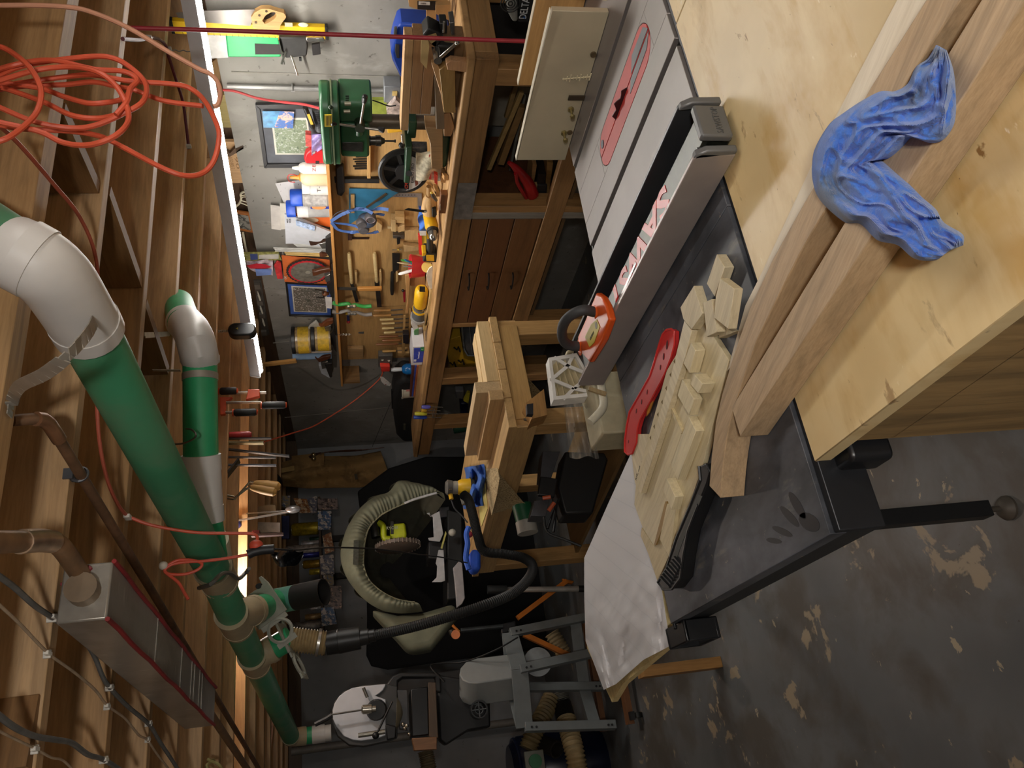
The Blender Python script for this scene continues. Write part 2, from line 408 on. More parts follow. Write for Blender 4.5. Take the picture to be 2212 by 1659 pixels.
mb.build('riving_slot_cover', M('#6f7276', .5, .3), ip)
MB().cyl((ins_c+.022, iy1-.03, TZ), (ins_c+.022, iy1-.03, TZ+.0015), .011).build('set_screw', M('#4b4d55', .4, .6), ip)
# blade: toothed disc standing 15 mm proud
mb = MB(); R = .127; bc = V((bx, 1.325, TZ+.018-R)); ring = []
for i in range(80):
    a = 2*math.pi*i/80; r_ = (R, R*.965, R*.93, R*.955)[i % 4]
    ring.append(bc+V((-.0013, math.cos(a)*r_, math.sin(a)*r_)))
mb.prism(ring, (.0026, 0, 0)); mb.build('saw_blade', M('#4a3236', .35, .5), saw)
# side table, wing and rails
MB().box((.842, YR, TZ-.04), (.903, YF, TZ-.0005)).build('extension_wing', lam, saw, bev=.001, seg=1)
ext_t = MB().box((XL, YR, TZ-.028), (.84, YF, TZ)).build('side_table', lam, saw, bev=.001, seg=1)
mb = MB().box((XL+.004, YR+.01, TZ-.085), (XL+.03, YF-.01, TZ-.028)).box((XL+.02, YR-.0, TZ-.085), (.84, YR+.03, TZ-.028))
mb.build('side_table_apron', M('#26282a', .55), saw)
MB().box((XL, YR-.016, TZ-.082), (2.05, YR-.002, TZ-.006)).build('rear_rail', M('#2a2c30', .4, .4), saw, bev=.002)
# corner guard of the rear rail, black plastic
g0 = V((.246, 1.02, TZ))
MB().prism(rect_r(V((.385, 1.0, TZ-.105)), V((.05, 0, 0)), V((0, .028, 0)), .012), (0, 0, .07)).build('rail_end_guard', M('#17181b', .35), saw, bev=.006)
fr = MB().box((.235, YF+.004, TZ-.08), (2.05, YF+.014, TZ-.008)).box((.235, YF+.014, TZ-.085), (2.05, YF+.07, TZ-.03)).build('front_rail', M('#1e2022', .35, .3), saw, bev=.002)
MB().box((.26, YF+.016, TZ-.03), (1.93, YF+.032, TZ-.0285)).build('measuring_tape', M('#b9c6e6', .4, n=.05), fr)
mb = MB()
for i in range(84):
    x = .27+i*.02; mb.box((x, YF+.016, TZ-.0285), (x+.0016, YF+(.024 if i % 5 else .030), TZ-.0281))
tk = mb.build('tape_marks', M('#39456b', .6), fr); tk['kind'] = 'stuff'
# box-section end of the front rail seen at the side table's far corner
mb = MB()
mb.box((.200, YF-.045, TZ-.085), (.246, YF-.03, TZ-.01)).box((.200, YF+.06, TZ-.085), (.246, YF+.07, TZ-.01))
mb.box((.200, YF-.045, TZ-.02), (.246, YF+.07, TZ-.012)).box((.200, YF-.045, TZ-.09), (.246, YF+.07, TZ-.08)).box((.24, YF-.045, TZ-.09), (.246, YF+.07, TZ-.012))
mb.build('rail_end_cap', M('#15171a', .35), saw, bev=.003)
# legs
def saw_leg(px, py):
    mb = MB().box((px-.019, py-.019, .06), (px+.019, py+.019, TZ-.085)); o = mb.build('leg', M('#1b1c1e', .5), saw, bev=.002)
    MB().cyl((px, py, .022), (px, py, .08), .007).cyl((px, py, 0), (px, py, .006), .03).turn((px, py, .006), (px, py, .026), [(0, .03), (.6, .022), (1, .012)]).build('levelling_foot', M('#595249', .6, .3), o)
p0 = at(2140, 1100, z=.02)
saw_leg(.41, 1.62)
# cabinet below
MB().box((1.15, 1.06, .03), (1.68, 1.66, TZ-.05)).build('cabinet', M('#d8d4c4', .5), saw, bev=.008)
MB().box((.86, YF-.2, .55), (.90, YF-.01, TZ-.05)).build('junction_plate', M('#3a0c12', .5), saw)
# wiped hand marks in the dust on the side table
for (x, y, l, w_, a) in ((1672, 1168, 17, 6, 10), (1690, 1148, 24, 7, 25), (1706, 1116, 30, 8, 48), (1722, 1092, 34, 9, 60), (1748, 1128, 26, 17, 40)):
    ca, sa_ = math.cos(math.radians(a)), math.sin(math.radians(a))
    MB().prism([at(x+l*math.cos(k*.42)*ca-w_*math.sin(k*.42)*sa_, y+l*math.cos(k*.42)*sa_+w_*math.sin(k*.42)*ca, z=TZ+.0002) for k in range(15)], (0, 0, .0002)).build('wiped_mark', M('#17181d', .45), ext_t)
# ---------------- rip fence
fe = thing('rip_fence', (.95, 1.38, TZ), 'grey rip fence with red lettering on its top, locked across the table saw', 'saw fence')
def face(xa, xb, nm, mt):
    y0, y1, z0, z1, r_ = .955, 1.825, TZ+.003, TZ+.076, .016
    prof = [V((xa, y0, z0)), V((xa, y1, z0))]+[V((xa, y1-r_+r_*math.cos(a*math.pi/10), z1-r_+r_*math.sin(a*math.pi/10))) for a in range(6)]
    prof += [V((xa, y0+r_-r_*math.sin(a*math.pi/10), z1-r_+r_*math.cos(a*math.pi/10))) for a in range(6)]
    return MB().prism(prof, (xb-xa, 0, 0)).build(nm, mt, fe, bev=.0015)
alu = M('#a39a94', .28, .25, n=.04)
face(.889, .897, 'fence_face', alu); face(1.006, 1.014, 'fence_face', M('#3b3d40', .3, .3))  # right face is the same grey, its shadow put into the dark colour
MB().box((.899, .955, TZ+.003), (.905, 1.80, TZ+.070)).build('fence_backing', M('#5a5b5e', .3, .5), fe)
body = MB().box((.915, .945, TZ+.006), (.978, 1.80, TZ+.055)).build('fence_tube', M('#34362f', .28, .55, n=.15, s=60), fe, bev=.006)
cap = M('#6b6c6c', .4, .2, n=.05)
for xa, xb in ((.889, .903), (1.0, 1.014)):
    MB().prism([V((xa, .944, TZ+.003)), V((xa, .955, TZ+.003)), V((xa, .968, TZ+.076)), V((xa, .958, TZ+.074)), V((xa, .947, TZ+.058))], (xb-xa, 0, 0)).build('face_end', cap, fe, bev=.003)
MB().box((.910, .932, TZ+.010), (.980, .948, TZ+.068)).build('end_cap', cap, fe, bev=.004)
text('SAWSTOP', (.945, .932, TZ+.032), (1, 0, 0), (0, 0, 1), .017, M('#565756', .45), fe, ext=.0012, fit=.058)
# red brand lettering lying along the top of the tube
text('SAWSTOP', (.947, 1.40, TZ+.0555), (0, 1, 0), (-1, 0, 0), .075, M('#c9322f', .25, n=.04), fe, ext=.0008, fit=.56, bold=.035)
mb = MB().prism(smooth_path([(.93, 1.33, TZ+.0565), (.922, 1.45, TZ+.0565), (.93, 1.58, TZ+.0565)], 5)+smooth_path([(.935, 1.57, TZ+.0565), (.93, 1.45, TZ+.0565), (.937, 1.33, TZ+.0565)], 5), (0, 0, .001))
mb.build('swoosh', M('#d7d7d4', .25, .4), fe)
# ---------------- outfeed table
osb = blotch('outfeed_ply', '#d9c08e', [('#c2a064', 6, .48, .64, (.7, 2.0, 1)), ('#8d6a3e', 17, .655, .70, (.6, 1.6, 1)), ('#efe3c8', 9, .67, .70, (1, 1.8, 1)), ('#7d5a35', 44, .70, .73, (1, 2, 1)), ('#e2cea0', 3, .5, .7, (1, 1, 1))], r=.35, bump=.06)
of = thing('outfeed_table', (1.0, .2, 0), 'varnished plywood outfeed table with stained top behind the table saw', 'workbench')
LY = YR-.012
mb = MB().prism([V((.352, LY, TZ-.03)), V((1.285, LY, TZ-.03)), V((1.285, -.55, TZ-.03)), V((.37, -.55, TZ-.03))], (0, 0, .026))
mb.build('table_top', osb, of, bev=.0015, seg=1)
mb = MB().box((1.2885, LY-.001, TZ-.03), (1.95, LY-.55, TZ-.0045)); mb.build('table_top', osb, of, bev=.0015, seg=1)
MB().box((1.285, -.5, TZ-.03), (1.2885, LY, TZ-.008)).build('joint_strip', W('#7a4423', (0, 1, 0)), of)
plyend = W('#9a7f54', (0, 0, 1), .25)
MB().box((.358, .30, 0), (.376, .955, TZ-.095)).build('side_panel', plyend, of)
MB().box((.358, .60, TZ-.096), (.376, .955, TZ-.031)).build('side_panel', plyend, of)
MB().box((.376, .955, .05), (1.9, .937, TZ-.031)).build('end_panel', plyend, of)
MB().box((.43, -.4, TZ-.085), (.49, .83, TZ-.045)).build('side_rail', W('#8b6b42', (0, 1, 0)), of)
MB().box((.415, .12, TZ-.05), (.45, .72, TZ-.033)).build('guide_track', M('#3b444d', .4, .5), of)
for y in (-.4, .42):
    MB().box((.43, y, 0), (.52, y+.09, TZ-.085)).build('leg', W('#94713f', (0, 0, 1)), of, bev=.003)
    MB().box((1.82, y, 0), (1.91, y+.09, TZ-.03)).build('leg', W('#94713f', (0, 0, 1)), of, bev=.003)
for z in (.28,):
    MB().box((.42, -.4, z), (.50, .80, z+.09)).build('stretcher', W('#9c7440', (0, 1, 0)), of, bev=.003)
# ================================================================ what lies on the saw and the outfeed table
def top_prism(px, zt, h, X=None):
    """solid whose top outline is seen at pixels px at height zt, h thick"""
    return MB().prism([at(*p, z=zt) for p in px], (0, 0, -h))
maple = W('#dccfae', (1, .3, 0), .07, 1., .5, .6)
# crosscut jig: two upright fences on the saw table
sl = thing('crosscut_sled', (1.7, 1.4, TZ), 'pale painted upright board jig with two brass bolts standing on the saw table', 'saw jig')
XA = 1.617
fa = MB().prism([at(1221, 346, X=XA), at(1117, 346, X=XA), at(1193, 23, X=XA+.012), at(1319, 27, X=XA+.012)], (.017, 0, 0))
for p in fa.v[:]:
    if p.z < .9: p.z = TZ+.001
pf = fa.build('front_fence', M('#b6ab90', .6, n=.06, s=5), sl, bev=.001, seg=1)
MB().box((XA+.001, 1.262, TZ+.15), (XA+.018, 1.772, TZ+.1515)).build('fence_top_edge', M('#e6ddc4', .6), pf)
XB = 1.81
MB().box((XB, .9, TZ+.002), (XB+.019, 1.665, TZ+.136)).build('rear_fence', W('#c49a62', (0, 1, 0), .14), sl, bev=.002)
MB().box((XB, .9, TZ+.136), (XB+.019, 1.665, TZ+.1375)).build('fence_top_edge', M('#e9dcc0', .6), sl)
MB().box((XA+.05, 1.05, TZ), (XB+.05, 1.26, TZ+.012)).build('sled_base', M('#d9cfb4', .6), sl)
MB().box((XA+.07, 1.13, TZ+.012), (XA+.13, 1.255, TZ+.075)).build('guard_block', M('#d8584e', .5), sl, bev=.004)
for (x, y) in ((1233, 235), (1218, 286)):
    p = at(x, y, X=XA); b = MB().cyl(p, p-V((.03, 0, .0)), .0035).cyl(p-V((.028, 0, 0)), p-V((.034, 0, 0)), .0075, .006, 10).cyl(p, p-V((.006, 0, 0)), .009, n=6)
    b.build('clamp_bolt', M('#a89a6c', .35, .8), pf)
for (x, y, r_) in ((1282, 119, .008), (1231, 287, .008)):
    p = at(x, y, X=XA); MB().cyl(p-V((.0006, 0, 0)), p+V((.004, 0, 0)), r_, n=18).build('bolt_hole', M('#57482f', .8), pf)
a, b = at(1228, 212, X=XA), at(1264, 212, X=XA)
MB().obox((a+b)/2+V((.001, 0, 0)), (.0018, 0, 0), (0, .0075, 0), (b-a)/2).build('kerf_slot', M('#3b3020', .9), pf)
a, b = at(1215, 171, X=XA), at(1276, 166, X=XA)
mb = MB().beam(a, b, .002, .003, (1, 0, 0))
for i in range(9):
    p = a+(b-a)*(i/8.5+.04); mb.obox(p, (.0012, 0, 0), (0, .0035+.004*(i % 3), 0), (0, 0, .0011))
mb.build('torn_saw_cut', M('#ded2ae', .8), pf)
# ---------------- orange push block with black handle
pb = thing('push_block', at(1282, 715, z=TZ+.08), 'orange push block with a black hoop handle resting on the rip fence', 'push block')
ZB = TZ+.083
base = [(1287, 633), (1298, 641), (1308, 660), (1316, 690), (1300, 735), (1272, 782), (1258, 766), (1247, 728), (1264, 690)]
MB().prism([at(*p, z=ZB+.012) for p in base], (0, 0, -.018)).build('base', M('#d9581f', .3, n=.04), pb, bev=.005, seg=3)
ctr = at(1282, 715, z=ZB)
hp = [at(*p, X=ctr.x+.01) for p in ((1284, 674), (1262, 670), (1240, 677), (1222, 692), (1214, 713), (1217, 735), (1231, 746), (1250, 748))]
hd = MB().tube(smooth_path(hp, 4), .0125, 12).build('handle', M('#3a3b3d', .6, b=.1), pb)
for k, e in ((0, hp[0]), (1, hp[-1])):
    b = V((e.x, e.y, ZB+.01)); MB().turn(b, e+(e-b)*.2, [(0, .024), (.3, .017), (1, .0135)]).build('handle_socket', M('#d9581f', .3, n=.04), pb)
lb = MB().prism([at(*p, z=ZB+.0125) for p in ((1290, 690), (1296, 706), (1284, 740), (1274, 750), (1264, 728), (1278, 700))], (0, 0, .0008)).build('caution_label', M('#c9b63e', .5), pb)
MB().cyl(at(1288, 703, z=ZB+.0133), at(1288, 703, z=ZB+.0133)+V((0, 0, .0006)), .0085).build('label_mark', M('#6b6440', .5), lb)
a, b = at(1271, 737, z=ZB+.0135), at(1285, 708, z=ZB+.0135)
text('CAUTION', (a+b)/2+V((-.004, 0, 0)), b-a, V((-(b-a).y, (b-a).x, 0)), .010, M('#33311c', .6), lb, fit=.035)
# ---------------- red push stick
def stick(px, zt, h, name, mt, label, holes=(), rim=None):
    o = top_prism(px, zt, h).build(name, mt, label=label, cat='push stick', bev=.002) if not holes else None
    return o
rp_ = [(1440, 713), (1450, 711), (1457, 716), (1457, 742), (1449, 773), (1436, 806), (1428, 822), (1404, 868), (1383, 905), (1377, 925), (1375, 955), (1366, 979), (1357, 982), (1350, 976), (1350, 950), (1354, 920), (1360, 890), (1384, 848), (1404, 812), (1414, 780), (1424, 745), (1432, 722)]
ps = thing('push_stick', at(1400, 850, z=TZ), 'red plastic push stick with a row of finger holes on the black side table', 'push stick')
top_prism(rp_, TZ+.012, .011).build('blade_body', M('#c93030', .38, n=.05), ps, bev=.0015)
MB().tube([at(*p, z=TZ+.012) for p in rp_]+[at(*rp_[0], z=TZ+.012)], .0028, 6).build('raised_rim', M('#cf3734', .32, n=.04), ps)
for (x, y, l) in ((1441, 745, 2.2), (1433.5, 770, 1.6), (1426.5, 794, 1.2), (1398, 847, 1.2), (1386, 868, 1.2), (1374.5, 888, 1.2), (1357.5, 954, .8)):
    p = at(x, y, z=TZ+.0125); q = at(x+l, y-l*5, z=TZ+.0125)
    MB().prism([p+(q-p)*math.cos(k*math.pi/6)*.8+V((.0045, 0, 0))*math.sin(k*math.pi/6)*l*.6 for k in range(12)], (0, 0, .0004)).build('finger_hole', M('#5e1013', .7), ps)
# ---------------- black push stick
bp_ = [(1510, 1007), (1524, 1000), (1533, 1020), (1526, 1046), (1508, 1090), (1486, 1146), (1476, 1200), (1470, 1248), (1452, 1272), (1432, 1273), (1421, 1258), (1440, 1228), (1450, 1196), (1462, 1160), (1490, 1094), (1513, 1036)]
bs_ = thing('push_stick', at(1480, 1150, z=TZ), 'black ribbed push stick lying beside the plywood jig', 'push stick')
top_prism(bp_, TZ+.030, .029).build('blade_body', M('#141517', .5), bs_, bev=.003)
MB().tube([at(*p, z=TZ+.030) for p in bp_[4:]+[bp_[0]]], .003, 6).build('raised_rim', M('#1d1e20', .45), bs_)
top_prism([(1507, 1068), (1517, 1072), (1475, 1168), (1462, 1205), (1456, 1200), (1468, 1160)], TZ+.0306, .0006).build('recess', M('#4b4c48', .7), bs_)
for i in range(8):
    t = i/7; a = at(1427+30*t, 1247-44*t, z=TZ+.033); b = at(1447+24*t, 1268-48*t, z=TZ+.033)
    MB().beam(a, b, .0035, .005).build('grip_rib', M('#101113', .5), bs_)
# ---------------- plywood jig and its blocks
jg = thing('plywood_jig', at(1450, 950, z=TZ), 'birch plywood stop jig with a pencilled rail and small stop blocks on the side table', 'saw jig')
J0 = TZ+.012
top_prism([(1500, 700), (1522, 697), (1574, 778), (1569, 800), (1516, 1010), (1452, 1206), (1444, 1202), (1424, 1163), (1413, 1180), (1388, 1140), (1370, 1090), (1374, 1040), (1440, 800)], J0, .011).build('base_board', W('#d8caa4', (.3, -1, 0), .06, 1, .5, .6), jg, bev=.0008, seg=1)
top_prism([(1386, 1140), (1413, 1181), (1425, 1163), (1444, 1203), (1420, 1255), (1400, 1195), (1384, 1158)], TZ+.009, .008).build('end_board', W('#d3c29a', (.3, -1, 0), .06), jg)
top_prism([(1362, 962), (1378, 938), (1395, 938), (1399, 952), (1376, 1060), (1371, 1040)], TZ+.010, .009).build('note_board', maple, jg, bev=.0006, seg=1)
rail = top_prism([(1478, 692), (1494, 714), (1481, 768), (1385, 1066), (1379, 1064), (1391, 1010), (1452, 800)], J0+.013, .013).build('stop_rail', maple, jg, bev=.0008, seg=1)
for (x, y) in ((1457.5, 780), (1449, 809), (1439.5, 838), (1430.5, 868), (1421.5, 895), (1413.5, 921), (1405.5, 945)):
    p = at(x, y, z=J0+.0131); e = (at(x+1, y-4, z=J0+.013)-p).normalized()*.006; f_ = V((-e.y, e.x, 0))
    MB().prism([p+e*.9, p-e*.6+f_*.7, p-e*.6-f_*.7], (0, 0, .0004)).build('pencil_triangle', M('#6e5a35', .9), rail)
blocks = [  # top outline, top height above base, thickness
 ([(1492, 740), (1476, 785), (1489, 806), (1502, 757)], .022, .021), ([(1473.4, 819), (1463.3, 854.4), (1488.6, 897.5), (1498.7, 862)], .024, .018),
 ([(1499, 808), (1491, 830), (1508, 850), (1517, 829)], .026, .026), ([(1487, 899), (1503, 931), (1464, 1037), (1449, 1005)], .018, .018), ([(1440, 1033), (1431.6, 1058), (1450.6, 1102), (1458, 1073)], .02, .02)]
for q, zt, h in blocks: top_prism(q, J0+zt, h).build('stop_block', W('#ddd0ac', (.4, -1, 0), .1), jg, bev=.0008, seg=1)
for q, zt, h in (([(1445, 880), (1449, 878), (1474, 934), (1470, 937)], .006, .006), ([(1437, 1083), (1440, 1083), (1435, 1130), (1416, 1178), (1412.5, 1177)], .004, .004), ([(1441, 1088), (1460, 1100), (1447, 1200), (1425, 1165)], .008, .008)):
    top_prism(q, J0+zt, h).build('runner_strip', W('#a5854f' if zt == .004 else '#d6c79f', (.4, -1, 0), .12), jg)
a, b = at(1380, 1052, z=TZ+.0102), at(1396, 985, z=TZ+.0102)
for i, s_ in enumerate(('RIP', 'PUSH STICK', 'SACRIFICIAL', 'PUSH SHOE', 'BLOCK')):
    p = at(1375+4.4*i, 1030-9*i, z=TZ+.0102); d_ = at(1379+4.4*i, 1010-9*i, z=TZ+.0102)-p
    text(s_, p, d_, V((-d_.y, d_.x, 0)), .006, M('#4d463c', .8), jg, ext=.0003, fit=(.02, .04, .045, .04, .03)[i])
# pencil
MB().turn(at(1397, 899, z=TZ+.005), at(1452, 752, z=TZ+.005), [(0, .0006), (.06, .0036), (.061, .004), (1, .004)], 6).build('pencil', M('#d08a3c', .4), label='orange pencil half under the plywood jig rail', cat='pencil')
# plywood offcuts thrown in a heap near the jig
offs = [([(1548, 549), (1526.5, 613), (1543.5, 641), (1565, 577)], TZ+.020, .019, 'plywood offcut nearest the fence seam, standing apart from the offcut heap'),
 ([(1498.5, 617), (1469.5, 664), (1476, 690), (1494, 712), (1517, 677)], TZ+.034, .018, 'pentagonal plywood offcut leaning on the jig rail'),
 ([(1555.5, 601), (1546, 640), (1542, 686), (1573, 711), (1586, 624)], TZ+.052, .016, 'largest plywood offcut lying on top of the heap'),
 ([(1518.5, 654), (1537, 646), (1549, 717), (1527, 728)], TZ+.036, .017, 'narrow pencil-smeared plywood offcut in the middle of the heap'),
 ([(1549, 694), (1580, 716), (1590, 715), (1553, 731)], TZ+.018, .016, 'small triangular plywood offcut at the bottom of the heap')]
for q, zt, h, lab in offs: top_prism(q, zt, h).build('plywood_offcut', W('#d9ccab', (.5, -1, 0), .09), label=lab, cat='offcut', bev=.0008, seg=1, group='plywood offcuts on the side table')
# ---------------- oak boards, pale strip
oakA = W('#b79d7b', (.35, -.95, 0), .2, 1.6, .5, 1.4)
L1 = [(2040, -58), (2000, 0), (1880, 190), (1720, 468), (1669, 560), (1622, 660), (1585, 765), (1560, 850), (1546, 911), (1537, 985), (1532, 1050)]
R1 = [(1556, 1076), (1559, 1030), (1563, 990), (1572, 930), (1582, 893), (1596, 848), (1630, 745), (1720, 560), (1790, 440), (1950, 190), (2074, 0), (2116, -62)]
mb = MB(); Z1 = TZ+.046
n_ = 12
def lerp_px(L, t):
    L = L; k = t*(len(L)-1); i = min(int(k), len(L)-2); f_ = k-i
    return (L[i][0]*(1-f_)+L[i+1][0]*f_, L[i][1]*(1-f_)+L[i+1][1]*f_)
def ribbon(L, R, zt, h, n=16):
    mb = MB(); rs = []
    def byy(P, y):
        for (x0, y0), (x1, y1) in zip(P, P[1:]):
            if min(y0, y1) <= y <= max(y0, y1): return x0+(x1-x0)*(y-y0)/(y1-y0)
        return P[0][0] if abs(y-P[0][1]) < abs(y-P[-1][1]) else P[-1][0]
    for i in range(n+1):
        t = i/n; a = at(*lerp_px(L, t), z=zt); b = at(*lerp_px(R[::-1], t), z=zt)
        rs.append([a, b, b-V((0, 0, h)), a-V((0, 0, h))])
    return mb.rings(rs)
ribbon(L1, R1, Z1, .0455, 20).build('oak_board', oakA, label='curved oak board on edge nearest the saw, its end jutting over the black side table', cat='board', group='oak boards on the outfeed table', bev=.0015)
top = [(2178, -92), (2119, 0), (1776, 560), (1580, 881), (1599, 944), (1851, 560), (2061, 239), (2216, 0), (2270, -84)]
top_prism(top, TZ+.0505, .05).build('oak_board', W('#baa180', (.35, -.95, 0), .18, 1.6, .5, 1.4), label='straight oak board on edge nearest the camera, under the blue rag', cat='board', group='oak boards on the outfeed table', bev=.0015)
st = [(1938, 0), (1905, 50), (1640, 590), (1572, 800), (1576, 800), (1672, 560), (1890, 180), (2005, 0), (2040, -58), (1975, -58)]
st = [(1975, -58), (1938, 0), (1780, 300), (1645, 590), (1610, 660), (1571, 802), (1580, 790), (1680, 545), (1890, 190), (2010, 0), (2045, -58)]
MB().prism([at(*p, z=TZ+.010) for p in st], (0, 0, -.0095)).build('maple_strip', W('#e6dcc6', (.35, -.95, 0), .06, 1, .5, .5), label='thin white maple strip along the oak board on the outfeed table', cat='strip of wood')
# ---------------- blue rag draped over the oak boards
def coons(B0, B1, A0, A1):
    """B0: v=0 along u, B1: v=1 along u, A0: u=0 along v, A1: u=1 along v (pixel polylines)"""
    def f(u, v):
        p, q, r_, s_ = lerp_px(B0, u), lerp_px(B1, u), lerp_px(A0, v), lerp_px(A1, v)
        c00, c10, c01, c11 = B0[0], B0[-1], B1[0], B1[-1]; o = []
        for i in (0, 1):
            o.append((1-v)*p[i]+v*q[i]+(1-u)*r_[i]+u*s_[i]-((1-u)*(1-v)*c00[i]+u*(1-v)*c10[i]+(1-u)*v*c01[i]+u*v*c11[i]))
        return o
    return f
mt, nt, bs__ = _new('blue_terry'); bs__.inputs['Roughness'].default_value = .95
v_ = _tex(nt); n1 = _noise(nt, v_, 320, 2); n2 = _noise(nt, v_, 9, 3); r1 = _ramp(nt, [(.35, '#3f6cc0'), (.55, '#4f80d2'), (.66, '#58739b')])
nt.links.new(n2.outputs[0], r1.inputs[0]); nt.links.new(r1.outputs[0], bs__.inputs['Base Color']); _bump(nt, bs__, n1.outputs[0], .8, .002)
bs__.inputs['Sheen Weight'].default_value = .3
rag_m = mt
# outer and inner outline of the C-shaped rag, from its upper tip to its lower tip
RG = lambda L: [(1700+x/2.766, y/2.766) for x, y in L]
RL = RG([(890, 270), (840, 350), (770, 400), (720, 500), (640, 545), (560, 545), (450, 600), (330, 680), (250, 745), (170, 880), (150, 980), (155, 1090), (200, 1200), (340, 1325), (440, 1340), (540, 1435), (660, 1465), (760, 1545), (880, 1555), (930, 1510)])
RR = RG([(945, 300), (985, 420), (1000, 560), (1000, 660), (985, 750), (930, 830), (860, 855), (780, 830), (730, 825), (680, 880), (600, 945), (530, 950), (560, 960), (640, 1030), (720, 1100), (800, 1180), (880, 1250), (930, 1330), (1040, 1400), (1045, 1465)])
RLs, RRs = [smooth_path([V((x, y, 0)) for x, y in L], 10) for L in (RL, RR)]
def rag(u, v):
    k = u*(len(RLs)-1); i = min(int(k), len(RLs)-2); f_ = k-i; a, b = RLs[i]+(RLs[i+1]-RLs[i])*f_, RRs[i]+(RRs[i+1]-RRs[i])*f_
    p = a+(b-a)*v; e = min(v, 1-v, u*2.5, (1-u)*2.5); prof = min(1, e/.13); prof = 1-(1-prof)**2
    q = V((p.x*.016, p.y*.016, 0)); ridge = 1-min(1, abs(noise.noise(V((u*4.5, v*3.4+u*2, 2.1))))*3.2)
    ridge2 = 1-min(1, abs(noise.noise(V((u*10, v*5-u*3, 5.7))))*4)
    zz = TZ+.0515+prof*(.016+.010*noise.noise(q)+.013*ridge+.007*ridge2+.004*noise.noise(q*4))
    tip = max(0, .16-u)/.16; zz += prof*.014*tip*math.sin(v*15+u*30)
    if p.x > 1975 and p.y > 470: zz -= min(1, (p.x-1975)/70)*.03
    return at(p.x, p.y, z=zz)
mb = MB().grid(rag, 200, 70, (0, 0, -.002))
mb.build('cleaning_rag', rag_m, label='crumpled blue terry rag draped over the oak boards', cat='rag', smooth=80)
# a second blue rag just peeking in at the top edge
# ---------------- drawing sheet and the board it lies on
pw = thing('plywood_sheet', at(1340, 1400, z=.80), 'plywood panel under the white drawing sheet at the saw front', 'panel')
MB().prism([at(*p, z=.822) for p in ((1376, 990), (1270, 1210), (1268, 1400), (1322, 1517), (1345, 1478), (1448, 1392), (1424, 1246))], (0, 0, -.018)).build('board', W('#dcc68e', (1, .4, 0), .1), pw)
MB().box((.29, 3.44, .0), (.335, 3.53, .36)).build('wooden_post', W('#a77b45', (0, 0, 1), .2), label='upright timber post standing on the floor beyond the drawing sheet', cat='post', bev=.002)
ff = coons([(1368, 968), (1315, 1085), (1262, 1205)], [(1448, 1395), (1390, 1425), (1330, 1478), (1304, 1490)], [(1368, 968), (1380, 1060), (1405, 1190), (1428, 1268), (1448, 1395)], [(1262, 1205), (1262, 1290), (1265, 1385), (1304, 1490)])
def sheet(u, v):
    x, y = ff(u, v)
    c = max(0, v-.35)*1.5
    zz = .832+.004*math.sin(5*u+2*v)+c*(.020*noise.noise(V((u*4, v*4, .3)))+.011*noise.noise(V((u*9, v*9, 1.3)))+.007*abs(noise.noise(V((u*17, v*17, 4)))))
    return at(x, y, z=zz+.004)
mt, nt, b_ = _new('drawing_paper'); b_.inputs['Roughness'].default_value = .7
v_ = _tex(nt, (1, 1, 1), (0, 0, .5)); wv = nt.nodes.new('ShaderNodeTexWave'); wv.inputs['Scale'].default_value = 5; wv.inputs['Distortion'].default_value = 0
nt.links.new(v_.outputs[0], wv.inputs['Vector']); r1 = _ramp(nt, [(0, '#d3d3d6'), (.008, '#dcdbdd'), (1, '#dedddf')]); nt.links.new(wv.outputs[0], r1.inputs[0]); nt.links.new(r1.outputs[0], b_.inputs['Base Color'])
MB().grid(sheet, 40, 60, (0, 0, -.0006)).build('drawing_sheet', mt, label='large creased white drawing sheet hanging off the front of the saw', cat='paper', smooth=25)
# ================================================================ ducts, pipes and cables under the joists
pvc_g = blotch('green_pvc', '#489a70', [('#6a9a76', 4, .45, .7, (1, 1, 1)), ('#a39c74', 9, .63, .78, (1, 1, 1))], r=.45)
pvc_g2 = M('#35a56e', .4, n=.05); pvc_w = M('#d8d4cf', .4, n=.05, s=6); pvc_c = M('#b7a888', .55, n=.12, s=6); strapm = M('#a9a397', .5, .4, n=.1)
def PT(L): return [at(x, y, z=z) for x, y, z in L]
def ringed(mb, c, d, r, w=.006):
    d = V(d).normalized(); mb.cyl(c-d*w/2, c+d*w/2, r, n=24)
dm = thing('dust_duct', at(320, 1002, z=2.0), 'large dusty green dust-collection pipe running along under the joists', 'duct')
n0, n1 = at(-70, 470, z=2.19), at(40, 552, z=2.04)
e = smooth_path(PT([(28, 544, 2.055), (75, 566, 2.022), (125, 608, 2.004), (178, 690, 2.0), (192, 715, 2.0)]), 5)
MB().cyl(n0, e[1], .054, n=28).build('pipe', pvc_g, dm)
g1 = at(186, 706, z=2.0); g2 = at(462, 1232, z=2.0); g3 = at(505, 1335, z=2.0); g4 = at(545, 1418, z=2.0); g5 = at(628, 1590, z=2.0)
MB().cyl(g1, g2, .054, n=28).build('pipe', pvc_g, dm)
mb = MB().tube(e, .0605, 28); ringed(mb, e[4], e[5]-e[3], .0625, .03); ringed(mb, e[-4], e[-3]-e[-5], .0625, .035)
el = mb.build('elbow', pvc_w, dm)
d_ = (g2-g1).normalized()
mb = MB().cyl(g2-d_*.03, g2+d_*.13, .0605, n=28); ringed(mb, g2-d_*.02, d_, .0625, .02); ringed(mb, g2+d_*.12, d_, .0625, .02)
mb.build('coupling', pvc_c, dm)
MB().cyl(g2, g3, .054, n=28).build('pipe', pvc_g, dm); MB().cyl(g3, g4, .054, n=28).build('pipe', pvc_g, dm); MB().cyl(g4, g5, .054, n=28).build('pipe', pvc_g, dm)
